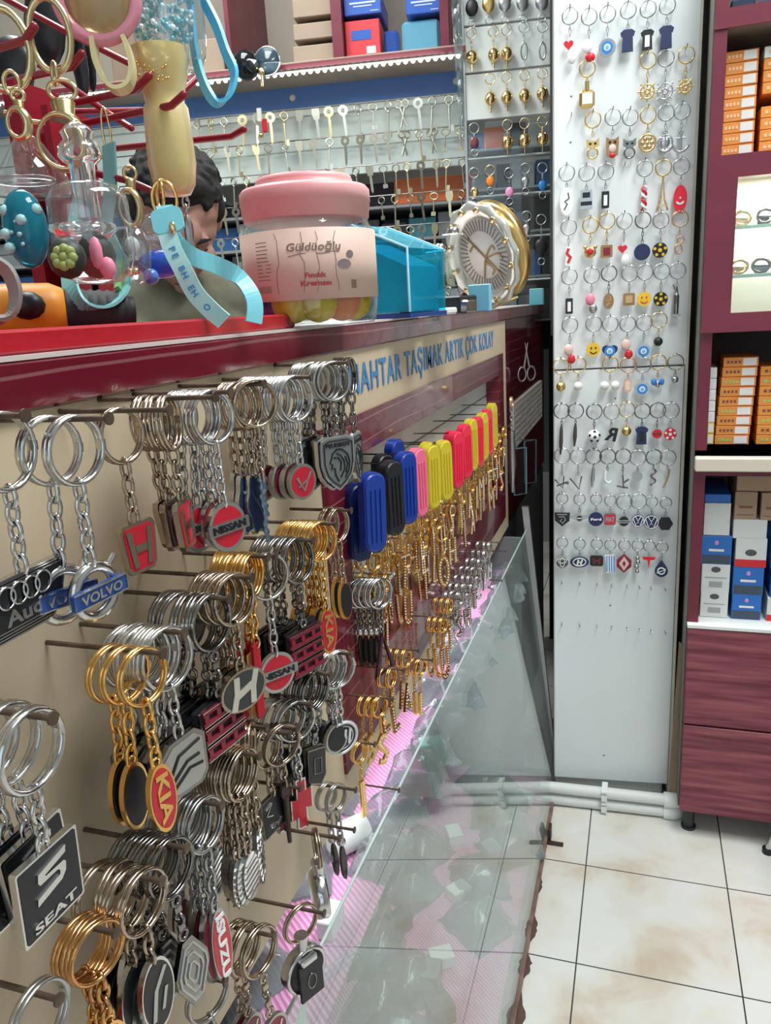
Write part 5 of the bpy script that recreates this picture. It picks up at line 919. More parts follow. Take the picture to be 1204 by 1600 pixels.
slots = [(-.5, .039, .0185, 0), (.12, .0385, .0185, 0), (.72, .039, .0175, 2), (-1.15, .0385, .0175, 1), (1.35, .038, .0175, 0), (2.2, .038, .018, 1), (3.0, .038, .018, 0), (-2.1, .038, .018, 4)]
cnt = {}
for (a, r_, br_, ci) in slots:
    nm, mt = bm[ci]; cnt[nm] = cnt.get(nm, 0) + 1
    o = MB().ball((0, 0, 0), br_ * .93, 0, 20).build('ball', mt, None, JP + Vector((cos(JA + a) * r_ * .93, sin(JA + a) * r_ * .93, .003 + br_ * .93))); tag(o, nm + ' plastic ball in the lower layer of the clear tub', 'ball', nm + ' balls in the tub')
for i, a in enumerate((-.85, -.2, .45, 1.05, 2.4, 3.6)):
    nm, mt = bm[(3, 1, 4, 2, 1, 0)[i]]; o = MB().ball((0, 0, 0), .0125, 0, 18).build('ball', mt, None, JP + Vector((cos(JA + a) * .0405, sin(JA + a) * .0405, .0355 if i != 0 else .034))); tag(o, 'small ' + nm + ' plastic ball resting higher up in the clear tub', 'ball', 'small ' + nm + ' balls in the tub')
# ---- blue acrylic box with sloping lid
def on_counter(px, d): p = PD(px, 480, d); return Vector((p.x, p.y, CT))
bp = on_counter(632, .90); t = thing('acrylic_box', 'transparent turquoise acrylic box with a sloping lid behind the tub', 'box', bp, rad(-14))
W_, D_, H1, H2 = .045, .085, .074, .106
def wedge(x0, x1, y0, y1, zf, zk, z0=.006): m = MB(); m.add([(x0, y0, z0), (x1, y0, z0), (x1, y1, z0), (x0, y1, z0), (x0, y0, zk), (x1, y0, zf), (x1, y1, zf), (x0, y1, zk)], [(3, 2, 1, 0), (4, 5, 6, 7), (0, 1, 5, 4), (1, 2, 6, 5), (2, 3, 7, 6), (3, 0, 4, 7)]); return m
wedge(-W_, W_ * .7, -D_ / 2, D_ / 2, H1, H2).build('shell', blue_glass, t); wedge(-W_ + .006, W_ * .7 - .006, -D_ / 2 + .006, D_ / 2 - .006, H1 * .75, H2 * .80, .008).build('inner_tray', M('turquoise_tray', (.02, .36, .50), .3, trans=.3), t)
m = wedge(-W_ - .001, W_ * .7 + .001, -D_ / 2 - .001, D_ / 2 + .001, .005, .005, .0); m.build('base', M('blue_base', (.01, .05, .22), .4), t)
pe = M('pale_blue_edge', (.35, .60, .72), .3)
for q in ([(-W_, -D_ / 2, H2), (W_ * .7, -D_ / 2, H1), (W_ * .7, -D_ / 2, .006)], [(-W_, D_ / 2, H2), (W_ * .7, D_ / 2, H1)]): MB().tube(q, .0016, 6).build('pale_edge', pe, t)
# ---- black cases and glossy lighters beyond it
for i, (px, d, sx, sy, sz, mt, lab_) in enumerate(((655, .93, .03, .05, .011, M('cobalt_case', (.01, .06, .30), .3), 'flat cobalt blue case lying in front of the turquoise box'), (708, 1.02, .045, .055, .022, black, 'glossy black case lying left of the round dish'), (690, .98, .03, .03, .008, white_m, 'small white card box beside the black case'), (728, 1.0, .018, .03, .016, dark_chrome, 'small dark metal lighter beside the black case'))):
    p = on_counter(px, d); o = MB().bx((-sx / 2, -sy / 2, 0), (sx / 2, sy / 2, sz), bev=.002).build(['flat_case', 'glossy_case', 'card_box', 'lighter'][i], mt, None, p, rad(-12)); tag(o, lab_, ['case', 'case', 'box', 'lighter'][i])
# ---- clear acrylic stands
for i, (px, d, h_, w_) in enumerate(((690, 1.05, .082, .030), (712, 1.08, .105, .026))):
    p = on_counter(px, d); t = thing('acrylic_block', ['short clear acrylic block with a chrome cap between box and dish', 'tall clear acrylic upright with a chrome cap touching the round dish'][i], 'stand', p, rad(-15))
    MB().bx((-w_ / 2, -w_ / 2, 0), (w_ / 2, w_ / 2, h_), bev=.002).build('block', thin_glass, t); MB().bx((-w_ / 2 - .001, -w_ / 2 - .001, 0), (w_ / 2 + .001, w_ / 2 + .001, .006)).build('foot', alum, t); MB().lathe([(.008, 0), (.008, .006), (.004, .009)], 14, X=Matrix.Translation((0, 0, h_))).build('cap', chrome, t)
# ---- round glass dish with gold script, standing on edge
dp = PD(757, 402, 1.17); dR = 80 * 1.17 / 1200
t = thing('decorative_dish', 'round clear glass dish with dark rays and gold script standing on edge on the counter', 'dish', Vector((dp.x, dp.y, CT + dR + .004)), 0)
va = math.atan2(-dp.y, -dp.x) ; t.rotation_euler = (0, rad(16), va - rad(50))
XX = Matrix.Rotation(pi / 2, 4, 'Y')
sc_ = MB(); N = 48; prof = [(.70, .004), (.80, .006), (.93, .012), (1.0, .010), (1.0, .004), (.92, 0.), (.70, -.002)]; vs = []
for r_, z_ in prof:
    for k in range(N): a = 2 * pi * k / N; q = r_ * dR * (1 + (.035 * cos(12 * a) if r_ > .85 else 0)); vs.append((z_, cos(a) * q, sin(a) * q))
sc_.add(vs, [(i * N + k, i * N + (k + 1) % N, ((i + 1) % len(prof)) * N + (k + 1) % N, ((i + 1) % len(prof)) * N + k) for i in range(len(prof)) for k in range(N)], 0, True); sc_.build('scalloped_rim', M('faceted_glass', (.72, .74, .68), .12, .25, trans=.45), t)
f_ = MB().lathe([(0, .002), (dR * .71, .002), (dR * .71, -.001), (0, -.001)], 40, 0, XX, cap=False).build('face', M('dish_white', (.74, .73, .70), .4), t)
m = MB()
for k in range(44): a = 2 * pi * k / 44; m.stroke([(cos(a) * dR * .46, sin(a) * dR * .46), (cos(a) * dR * .68, sin(a) * dR * .68)], .0022, .0022, .0028)
m.build('rays', M('ray_taupe', (.22, .19, .16), .5), f_)
m = MB(); k_ = dR / .082
for q in ([(-.030, .030), (.010, -.010), (.034, -.034)], [(-.010, -.036), (.004, -.006), (.024, .012), (.030, .006)], [(.010, -.004), (.036, .0), (.044, -.010)], [(.0, -.010), (.018, -.022), (.012, -.032)], [(-.030, .008), (-.020, .016), (-.012, .014)]): m.stroke(smooth_path([(a * k_, b * k_, 0) for a, b in q], 4), .003, .003, .004) if False else m.stroke([(p.x, p.y) for p in smooth_path([(a * k_, b * k_, 0) for a, b in q], 4)], .0028, .003, .004)
m.build('gold_script', M('antique_gold', (.30, .22, .10), .35, .8), f_)
m = MB()
for k in range(12): a = 2 * pi * (k + .5) / 12; m.ball((.012, cos(a) * dR * .88, sin(a) * dR * .88), (.003, .007, .005), 0, 8)
m.build('gold_blossoms', pale_gold, t)
m = MB().lathe([(0, -.010), (dR * .9, -.012), (dR * .96, -.022), (dR * .90, -.020), (0, -.014)], 36, 0, XX, cap=False); m.build('gold_back', gold2, t)
MB().tube([(-.045, 0, -dR - .003), (-.02, 0, -dR - .002), (.02, 0, -dR - .002)], .002, 6).build('foot', gold2, t)
for i, (px, d, lab_, c_) in enumerate(((750, 1.06, 'light blue printed packet leaning in front of the round dish', (.20, .52, .72)), (838, 1.75, 'turquoise bag of beads at the far end of the countertop', (.12, .42, .50)))):
    p = on_counter(px, d); m = MB(); m.bx((-.016, -.004, 0), (.016, .004, .036), bev=.001); o = m.build(['packet', 'bead_bag'][i], M('packet%d' % i, c_, .35), None, p, rad(-15)); tag(o, lab_, ['packet', 'bag'][i])
# ================================================================== red display stand and the liquid keychains hung on it
D = PD
st = thing('display_stand', 'red metal display stand with upturned hooks at the near left of the counter', 'display stand', (0, 0, 0))
cb = D(100, 300, .60); cb = Vector((cb.x, cb.y, 0))
m = MB(); m.bx((cb.x - .022, cb.y - .024, CT + .003), (cb.x - .010, cb.y + .024, 1.278)); m.bx((cb.x + .010, cb.y - .024, CT + .003), (cb.x + .016, cb.y + .024, 1.258)); m.bx((cb.x - .022, cb.y - .004, CT + .003), (cb.x + .016, cb.y + .004, 1.245)); m.build('column', red_dark, st)
for pts in (((-60, 92, .50), (40, 63, .44), (53, 42, .43)), ((10, 128, .60), (112, 104, .50), (128, 84, .49)), ((-10, -12, .66), (100, 48, .64), (200, 98, .62)), ((95, 165, .60), (212, 140, .52), (233, 118, .51)), ((120, 195, .60), (268, 165, .52), (287, 148, .51)), ((95, 175, .62), (255, 172, .64), (312, 118, .66)), ((180, 232, .66), (362, 213, .60), (381, 202, .59)), ((120, 265, .60), (200, 282, .56), (250, 304, .54)), ((60, 100, .60), (170, 178, .62), (205, 200, .60))):
    m = MB(); m.tube([D(*q) for q in pts], .0026, 8); m.ball(D(*pts[-1]), .0027, 0, 8); m.build('hook', red_dark, st)
def rel(m, o): return m
def TH(name, lab_, cat='keychain'): t = thing(name, lab_, cat, (0, 0, 0)); return t
VN = (RM.col[2]).normalized(); VR = RM.col[0].normalized(); VU = RM.col[1].normalized()
def cring(px, py, d, rx, ry, r, n=26, tw=0.):   # ring facing roughly the viewer, true size from its depth
    k = d / 1200; c = D(px, py, d); w_ = (VR * cos(tw) + VN * sin(tw))
    return [c + w_ * (cos(2 * pi * i / n) * rx * k) + Vector((0, 0, 1)) * (sin(2 * pi * i / n) * ry * k) for i in range(n)]
def vlathe(mb, px, d, prof, n=28, m=0, y0=None):     # profile [(photo y, half width)] turned about a vertical axis
    k = d / 1200; ym = prof[0][0] if y0 is None else y0; c = D(px, ym, d)
    return mb.lathe([(hw * k, -(y - ym) * k * 1.02) for y, hw in prof], n, m, Matrix.Translation(c))
def clasp(par, px, y0, y1, d, w_, mat):        # lobster clasp
    k = d / 1200; m = MB(); h_ = y1 - y0; m.tube(cring(px, y0 + h_ * .10, d, w_ * .28, h_ * .11, 0), .0013, 6, True); 
    vlathe(m, px, d, [(y0 + h_ * .20, w_ * .16), (y0 + h_ * .24, w_ * .24), (y0 + h_ * .36, w_ * .2), (y0 + h_ * .42, w_ * .3)], 12)
    m.tube([p for p in cring(px, y0 + h_ * .70, d, w_ * .48, h_ * .30, 0)], [.0024 + .0008 * cos(i / 26 * 2 * pi) for i in range(26)], 8, True, flat=.7); m.tube([D(px - w_ * .35, y0 + h_ * .48, d), D(px - w_ * .62, y0 + h_ * .46, d)], .0014, 6); return m.build('lobster_clasp', mat, par)
# 1 clear tap-shaped keychain
t = TH('liquid_keychain', 'clear bottle-shaped liquid keychain with dark flowers inside, on a big brass ring'); MB().tube(cring(78, 55, .46, 32, 52, 0), .0020, 8, True).build('brass_ring', brass, t); MB().tube(cring(85, 115, .46, 8, 16, 0, tw=.8), .0012, 6, True).build('link', brass, t)
clasp(t, 97, 128, 262, .46, 78, brass)
m = MB(); vlathe(m, 117, .455, [(188, 4), (196, 18), (206, 26), (216, 22), (226, 32), (240, 34), (248, 26), (252, 20), (300, 19), (330, 20)], 14); m.build('ribbed_neck', clear_solid, t)
m = MB(); vlathe(m, 132, .45, [(285, 30), (292, 50), (310, 61), (345, 62), (390, 63), (420, 52), (432, 36), (436, 0)], 36); m.build('clear_bulb', bulb_glass, t)
m = MB(); vlathe(m, 128, .45, [(352, 50), (360, 53), (372, 40)], 24); m.build('inner_ring', clear_solid, t)
m = MB(); c = D(105, 404, .42); m.ball(c, (.011, .009, .011), 0, 12); m.ball(D(150, 400, .45), (.012, .010, .013), 0, 12); m.build('dark_flower', M('dark_flower', (.02, .03, .02), .5), t)
m = MB(); c = D(100, 402, .405); [m.ball(c + VR * cos(a) * .0045 + VU * sin(a) * .0045, .0028, 0, 8) for a in [2 * pi * i / 8 for i in range(8)]]; m.ball(c, .003, 0, 8); m.build('green_flower', M('olive_green', (.28, .34, .10), .5), t)
MB().ball(D(150, 395, .435), (.004, .003, .009), 0, 10).ball(D(168, 418, .44), (.005, .004, .006), 0, 10).build('pink_petals', pink_m, t)
# 2 left clear dome with blue egg
t = TH('liquid_keychain', 'clear domed keychain with a deep teal glitter egg, leftmost on the stand'); MB().tube(cring(5, 78, .44, 42, 58, 0), .0022, 8, True).build('brass_ring', brass, t); MB().tube(cring(18, 130, .44, 12, 17, 0), .0012, 6, True).build('link', brass, t); clasp(t, 28, 142, 215, .44, 34, brass)
m = MB(); vlathe(m, 40, .47, [(210, 6), (216, 18), (222, 22), (240, 34), (262, 50), (285, 56), (298, 54), (302, 0)], 32); m.build('clear_dome', bulb_glass, t)
MB().tube(cring(40, 282, .47, 46, 6, 0), .0014, 6, True).build('inner_rim', clear_solid, t)
m = MB(); k = .46 / 1200; m.ball(D(40, 358, .46), (36 * k, 30 * k, 59 * k), 0, 24); m.build('teal_egg', teal_liquid, t)
m = MB(); random.seed(8)
for i in range(16): a, b_ = random.uniform(-.9, .9), random.uniform(-.8, .8); m.ball(D(40 + a * 28, 358 + b_ * 50, .46) + VN * (.0115 * (1 - .35 * (a * a + b_ * b_))), random.uniform(.0008, .0016) if i > 4 else .0034, 0, 8)
m.build('glitter', M('pale_teal_bits', (.35, .62, .62), .3), t)
# 3 pink-rimmed oval at the top with a yellow strap loop
t = TH('liquid_keychain', 'pink-rimmed oval liquid keychain at the top edge, with a pale yellow strap'); k = .50 / 1200
m = MB(); m.ball(D(150, -5, .50), (64 * k, 26 * k, 70 * k), 0, 28); m.build('amber_case', M('amber_gel', (.58, .44, .22), .15, trans=.55), t); MB().tube([p for p in cring(150, -6, .495, 62, 62, 0)], .0042, 10, True).build('pink_rim', M('pink_gel', (.88, .35, .45), .2, trans=.25), t)
pth = smooth_path([D(*q) for q in ((146, 62, .50), (150, 95, .50), (163, 125, .50), (180, 141, .50), (200, 135, .50), (207, 112, .50), (203, 85, .50), (194, 60, .50))]); ribbon(pth, VN, .009, .0028).build('strap', M('pale_yellow_rubber', (.60, .54, .28), .4), t)
# 4 cup with blue beads and yellow bottle
t = TH('liquid_keychain', 'cup-shaped keychain with clear blue beads over a frosted yellow bottle'); d = .53
m = MB(); vlathe(m, 256, d, [(-30, 52), (10, 56), (50, 56), (76, 52), (90, 44), (95, 0)], 36); m.build('clear_cup', bulb_glass, t)
random.seed(2); ma, mb_ = MB(), MB()
for i in range(260):
    a = random.uniform(0, 2 * pi); r_ = 46 * random.random() ** .4 * d / 1200; y = random.uniform(-20, 84); r_ *= 1 - max(0, y - 55) / 80
    (ma if i % 3 else mb_).ball(D(256, y, d) + Vector((cos(a) * r_, sin(a) * r_, 0)), random.uniform(.0014, .0024), 0, 6)
o = ma.build('blue_beads', M('aqua_beads', (.22, .62, .72), .12, trans=.2), t); o['kind'] = 'stuff'; o = mb_.build('clear_beads', M('crystal_beads', (.75, .85, .87), .08, coat=.5), t); o['kind'] = 'stuff'
m = MB(); vlathe(m, 248, d, [(78, 46), (92, 45), (112, 40), (140, 32), (152, 30), (160, 35), (200, 37), (240, 38), (272, 33), (286, 24), (289, 0)], 36); m.build('yellow_bottle', M('frosted_yellow', (.74, .60, .26), .28, trans=.25, sss=.2), t)
m = MB(); random.seed(6); [m.ball(D(248 + random.uniform(-26, 24), 112 + random.uniform(-12, 30), d) + VN * .0125, random.uniform(.0005, .0011), 0, 6) for i in range(60)]; o = m.build('gold_glitter', gold, t); o['kind'] = 'stuff'
# 5 blue strap loop
t = TH('strap', 'bright blue rubber wrist strap hanging in a long loop at the top', 'strap'); pth = smooth_path([D(*q) for q in ((296, -30, .54), (300, 40, .54), (306, 90, .54), (320, 135, .54), (338, 160, .54), (357, 150, .54), (366, 115, .54), (352, 80, .54), (338, 40, .54), (318, 0, .54), (306, -30, .54))], 5)
ribbon(pth, VN * .8 + VR * .6, .0085, .0026).build('band', M('sky_blue_rubber', (.10, .50, .74), .3), t)
# 6 turquoise strap with rivet and letters
t = TH('strap', 'turquoise rubber strap with a gold rivet and raised letters, looping to the tray', 'strap'); tq = M('turquoise_rubber', (.22, .62, .70), .35); d = .50
MB().tube(cring(257, 312, d, 19, 28, 0), .0012, 6, True).tube(cring(250, 305, d, 12, 20, 0, tw=.9), .0012, 6, True).build('gold_links', gold, t)
pth = smooth_path([D(*q) for q in ((256, 322, d), (264, 345, d), (272, 375, d), (300, 400, .51), (340, 415, .52), (372, 432, .53), (392, 458, .53), (398, 480, .53), (396, 504, .53))], 4); ribbon(pth, VR * .9 + VU * .25 - VN * .5, .0115, .0022).build('outer_band', tq, t)
pth = smooth_path([D(*q) for q in ((256, 335, d - .002), (266, 380, .495), (285, 420, .495), (305, 458, .50), (330, 485, .505), (350, 502, .51))], 4); ib = ribbon(pth, VR + VU * .2, .0120, .0022).build('lettered_band', M('pale_turquoise', (.40, .68, .66), .35), t)
m = MB(); wx = VR.copy()
lt = 'FERHEY O'
for i, ch in enumerate('PEBHEH O'):
    f = .26 + .076 * i; j = min(len(pth) - 2, int(f * (len(pth) - 1))); tg_ = (pth[j + 1] - pth[j]).normalized(); ux = tg_; uz = -(wx - tg_ * wx.dot(tg_)).normalized(); nx = ux.cross(uz).normalized()
    if nx.dot(VN) < 0: nx = -nx; 
    X = Matrix.Translation(pth[j]) @ Matrix((nx, ux, nx.cross(ux))).transposed().to_4x4(); m.text(ch, (0, 0), .0042, .0012, .0016, X=X)
m.build('raised_letters', M('mid_blue_ink', (.05, .25, .55), .4), ib)
m = MB(); m.prism(rr(.016, .020, .004, 3), -.0016, .0016, X=Matrix.Translation(D(262, 345, d - .004)) @ RM.to_4x4() @ Matrix.Rotation(-pi / 2, 4, 'Y') @ Matrix.Rotation(rad(12), 4, 'X')); fd = m.build('folded_end', tq, t)
MB().ball(D(269, 356, d - .007), (.0026, .0018, .0042), 0, 10).build('rivet', pale_gold, fd)
# 7 capsule with blue base
t = TH('liquid_keychain', 'clear vehicle-shaped capsule with a bright blue base behind the turquoise strap'); d = .56; k = d / 1200
MB().ball(D(245, 378, d), (42 * k, 30 * k, 42 * k), 0, 26).build('clear_capsule', bulb_glass, t); MB().ball(D(252, 412, d), (40 * k, 26 * k, 22 * k), 0, 22).build('blue_base', M('clear_cobalt', (.04, .14, .75), .1, trans=.35), t); MB().ball(D(236, 432, d - .012), 12 * k, 0, 14).build('blue_wheel', M('clear_blue', (.15, .35, .85), .1, trans=.4), t)
MB().tube(cring(245, 338, d, 5, 9, 0), .0008, 6, True).build('link', chrome, t); MB().bx(D(224, 368, d), D(262, 374, d + .01)).build('white_insert', white_m, t)
# 8 small capsule with duck
t = TH('liquid_keychain', 'small clear capsule with a white figure and gold beads, left of the blue-based capsule'); d = .53; k = d / 1200
m = MB(); vlathe(m, 208, d, [(352, 5), (360, 14), (380, 22), (400, 22), (430, 17), (438, 0)], 22); m.build('clear_capsule', bulb_glass, t); MB().ball(D(206, 385, d), (13 * k, 10 * k, 15 * k), 0, 14).build('white_figure', white_m, t); MB().ball(D(203, 425, d), 7 * k, 0, 10).ball(D(212, 424, d), 6 * k, 0, 10).build('gold_beads', pale_gold, t); clasp(t, 203, 262, 352, d, 34, brass)
# 9 silver ring pendant
t = TH('keychain', 'silver split ring and chain with a slim metal pendant, right of the yellow bottle'); d = .60
MB().tube(cring(288, 252, d, 9, 36, 0), .0011, 6, True).tube(cring(284, 252, d, 9, 35, 0), .0011, 6, True).build('split_ring', chrome, t)
m = MB(); [m.tube(cring(290 + (i % 2), 290 + i * 13, d, 5, 9, 0, tw=1.2 * (i % 2)), .0008, 6, True) for i in range(4)]; m.build('chain', chrome, t); m = MB(); vlathe(m, 292, d, [(338, 4), (350, 8), (385, 7), (415, 3)], 10); m.build('pendant', steel, t)
# 10 teal strap
t = TH('strap', 'teal rubber strap with a striped lower loop, behind the clear bottle', 'strap'); d = .57
MB().tube(cring(166, 205, d, 6, 34, 0), .0010, 6, True).build('gold_ring', pale_gold, t)
pth = smooth_path([D(*q) for q in ((170, 225, d), (172, 300, .57), (166, 360, .57), (190, 420, .55), (190, 455, .53), (168, 478, .52), (138, 480, .51), (115, 462, .51), (108, 430, .52), (112, 380, .54), (125, 300, .57))], 4); ribbon(pth, VR + VN * .6, .013, .002).build('band', M('teal_rubber', (.20, .50, .50), .4), t)
ribbon([D(*q) for q in ((184, 452, .528), (191, 435, .538), (192, 410, .545))], VR + VN * .6, .004, .004).build('green_stripe', M('stripe_green', (.22, .45, .18), .5), t)
# 11 black tassels and purses behind
random.seed(14)
for i, (px, y0, y1, w_, d) in enumerate(((70, -20, 100, 36, .70), (20, 60, 150, 40, .68), (125, 50, 150, 14, .72), (140, 60, 140, 10, .74), (130, -20, 60, 22, .70))):
    k = d / 1200; c = D(px, (y0 + y1) / 2, d); m = MB(); m.ball(c, (w_ * k, w_ * .5 * k, (y1 - y0) / 2 * k), 0, 14); o = m.build('black_pouch', blk, None); tag(o, 'small black leather pouch hanging at the back of the red stand', 'pouch', 'black pouches on the stand')
# 12 orange tool with black grip
t = TH('heat_tool', 'orange power tool with a black ribbed grip lying on the red tray', 'tool'); d = .52; k = d / 1200
a, b_ = D(-30, 478, .50), D(100, 478, .52); a.z = b_.z = CT + .003 + .0190
m = MB(); m.tube([a, a.lerp(b_, .5), a.lerp(b_, .85), a.lerp(b_, 1.0), a.lerp(b_, 1.06)], [.0190, .0190, .0185, .0150, .010], 20); m.build('body', noise_mat('tool_orange', (.80, .30, .02), (.76, .27, .02), 4, .45), t)
c = D(208, 482, .54); c.z = CT + .003 + .0155; m = MB(); n_ = 24; m.tube([b_.lerp(c, i / n_) for i in range(n_ + 1)], [(.0140 + .0010 * (i % 3 == 0)) if i < n_ - 2 else .011 for i in range(n_ + 1)], 18); m.build('grip', M('grip_rubber', (.02, .022, .025), .6), t)
q = D(40, 462, .49); MB().ball(Vector((q.x, q.y, CT + .026)), (.012, .010, .009), 0, 12).build('dark_window', black, t)
t = TH('strap', 'grey rubber loop at the left edge in front of the orange tool', 'strap'); ribbon(smooth_path([D(*q) for q in ((-8, 410, .45), (12, 425, .45), (24, 455, .45), (20, 485, .45), (2, 498, .45), (-15, 490, .45))]), VR + VN * .7, .011, .0025).build('band', M('grey_rubber', (.28, .26, .24), .6), t)
# ================================================================== the man behind the counter (head bowed, looking down)
def body_mesh(name, balls, vox, mats, parent=None, sm=6):
    m = MB()
    for (c, r_) in balls: m.ball(c, r_, 0, 16)
    o = m.build(name, mats, parent); rm_ = o.modifiers.new('r', 'REMESH'); rm_.mode = 'VOXEL'; rm_.voxel_size = vox; rm_.use_smooth_shade = True
    s_ = o.modifiers.new('s', 'SMOOTH'); s_.iterations = sm; s_.factor = .5; return o
def limb(a, b_, r0, r1, n=9): a, b_ = Vector(a), Vector(b_); return [(tuple(a.lerp(b_, i / n)), r0 + (r1 - r0) * i / n) for i in range(n + 1)]
hp = D(276, 345, 1.62); man = thing('person', 'man with short black hair and an olive shirt, head bowed, looking down behind the counter', 'person', (hp.x, hp.y, 0)); hz = hp.z; HK = 1.12
fa = rad(-48)                       # facing: towards the aisle and slightly to the viewer
F_ = Vector((cos(fa), sin(fa), 0)); L_ = Vector((-sin(fa), cos(fa), 0)); pitch = rad(44)
def HD(f, l_, z_):                  # head space: f forward, l left, z up, bowed by pitch about the head centre
    f, l_, z_ = f * HK, l_ * HK, z_ * HK; f2 = f * cos(pitch) + z_ * sin(pitch) * 1.; z2 = -f * sin(pitch) + z_ * cos(pitch); v = F_ * f2 + L_ * l_; return (v.x, v.y, hz + z2)
hb = [(HD(-.012, 0, .030), (.080, .080, .080)), (HD(-.005, 0, -.0), (.078, .076, .085)), (HD(.030, 0, -.045), (.055, .055, .055)), (HD(.045, 0, -.080), (.036, .036, .030)), (HD(.068, 0, .012), (.022, .036, .018)), (HD(.072, .0, .030), .030)]
hb += [(HD(.092 + .0 * i, 0, -.010 - .012 * i), .0095 + .0022 * i) for i in range(4)] + [(HD(.100, 0, -.047), .0135), (HD(.092, .012, -.050), .009), (HD(.092, -.012, -.050), .009)]
hb += [(HD(.074, .034, .012), .012), (HD(.074, -.034, .012), .012), (HD(.084, .016, .018), .010), (HD(.084, -.016, .018), .010), (HD(.055, .042, -.035), .022), (HD(.055, -.042, -.035), .022), (HD(.078, 0, -.068), .012), (HD(.080, 0, -.078), .012), (HD(.070, 0, -.098), .018)]
for s_ in (-1, 1): hb += [(HD(-.008, s_ * .078, -.005 + .012 * q), (.012, .010, .012)) for q in (-1, 0, 1)] + [(HD(.066, s_ * .032, -.008), (.012, .012, .009))]
hb = [(c, tuple(q * HK for q in r_) if isinstance(r_, tuple) else r_ * HK) for c, r_ in hb]; nk = HD(-.045, 0, -.085); sh_z = hz - .135; base = Vector((0, 0, 0)) - F_ * .12
hb += limb(nk, (base.x, base.y, sh_z), .056, .062, 6)
SH = [Vector((base.x, base.y, sh_z - .035)) + L_ * s_ * .175 for s_ in (1, -1)]
tors = limb((base.x, base.y, sh_z - .03), (base.x - F_.x * .04, base.y - F_.y * .04, sh_z - .45), .10, .115, 10)
arms = []; handsb = []
for i, s_ in enumerate((1, -1)):
    el = SH[i] + Vector((0, 0, -.25)) - F_ * .03 + L_ * s_ * .04; wr = el + F_ * .12 - L_ * s_ * .14 + Vector((0, 0, -.10)); arms.append((SH[i], el, wr)); hb += limb(el, wr, .038, .025, 8)
    pm = wr + F_ * .05 - L_ * s_ * .01; hb += limb(wr, pm, .024, .030, 4)
    for fi in range(4):
        r0 = pm + L_ * (fi - 1.5) * .017 + F_ * .02; r1 = r0 + F_ * .030 + Vector((0, 0, -.006)); ln = (.020, .026, .024, .016)[fi if s_ < 0 else 3 - fi]; r2 = r1 + F_ * ln + Vector((0, 0, -.020)); hb += limb(r0, r1, .0095, .009, 5) + limb(r1, r2, .009, .0075, 5)
    tb = wr + F_ * .025 - L_ * s_ * .026; hb += limb(tb, tb + F_ * .032 - L_ * s_ * .018, .011, .009, 5)
hb += tors[:6]
skin = noise_mat('warm_skin', (.36, .185, .135), (.42, .225, .17), 18, .5)
body = body_mesh('body', hb, .0042, skin, man, 5)
sb = limb((base.x, base.y, sh_z - .06), (base.x - F_.x * .05, base.y - F_.y * .05, sh_z - .50), .125, .135, 12)
for i, s_ in enumerate((1, -1)):
    s0, el, wr = arms[i]; sb += limb((base.x, base.y, sh_z - .035), s0, .085, .070, 8) + limb(s0, el, .068, .055, 9) + limb(el, el.lerp(wr, .55), .054, .046, 6)
    sb += limb(Vector((base.x, base.y, sh_z - .12)) + L_ * s_ * .07, Vector((base.x, base.y, sh_z - .48)) + L_ * s_ * .07, .11, .11, 8)
shirt = body_mesh('olive_shirt', sb, .008, noise_mat('olive_cloth', (.115, .11, .075), (.15, .145, .10), 14, .9, bump=.3), man, 4)
col_ = [Vector((base.x, base.y, sh_z + .022)) + F_ * (.065 * cos(2 * pi * i / 20)) + L_ * (.072 * sin(2 * pi * i / 20)) + Vector((0, 0, -.018 * cos(2 * pi * i / 20))) for i in range(20)]
MB().tube(col_, .014, 8, True).build('collar', M('dark_collar', (.03, .03, .028), .8), man)
hr = [(HD(-.025, 0, .052), (.083, .083, .074)), (HD(-.050, 0, .010), (.062, .080, .085)), (HD(.022, 0, .082), (.050, .062, .032)), (HD(-.055, 0, -.035), (.045, .062, .045))] + [(HD(.0, s_ * .070, .030), (.022, .012, .030)) for s_ in (-1, 1)]
random.seed(9)
for i in range(300):
    a, e_ = random.uniform(0, 2 * pi), random.uniform(.15, 1.45); hr.append((HD(-.025 + .088 * cos(a) * cos(e_), .084 * sin(a) * cos(e_), .050 + .077 * sin(e_)), random.uniform(.0045, .007)))
hr = [(c, tuple(q * HK for q in r_) if isinstance(r_, tuple) else r_ * HK) for c, r_ in hr]; hair = body_mesh('short_black_hair', hr, .0042, noise_mat('black_hair', (.004, .004, .004), (.014, .013, .012), 60, .85, bump=1.), man, 1)
for s_ in (-1, 1):
    MB().tube([HD(.092, s_ * .014, .021), HD(.093, s_ * .026, .027), HD(.082, s_ * .044, .022)], [.004, .0045, .002], 8).build('eyebrow', M('brow_black', (.012, .010, .010), .8), man)
    MB().ball(HD(.0715, s_ * .031, .0015), (.0118, .0118, .0118), 0, 12).build('eyelid', skin, man); MB().tube([HD(.080, s_ * .021, -.004), HD(.083, s_ * .031, -.0075), HD(.077, s_ * .041, -.004)], .0012, 6).build('eyelashes', MATS['brow_black'], man)
MB().tube([HD(.088, .022, -.0735), HD(.0925, 0, -.0725), HD(.088, -.022, -.0735)], [.001, .0022, .001], 6).build('mouth_line', M('lip_brown', (.16, .06, .05), .5), man)
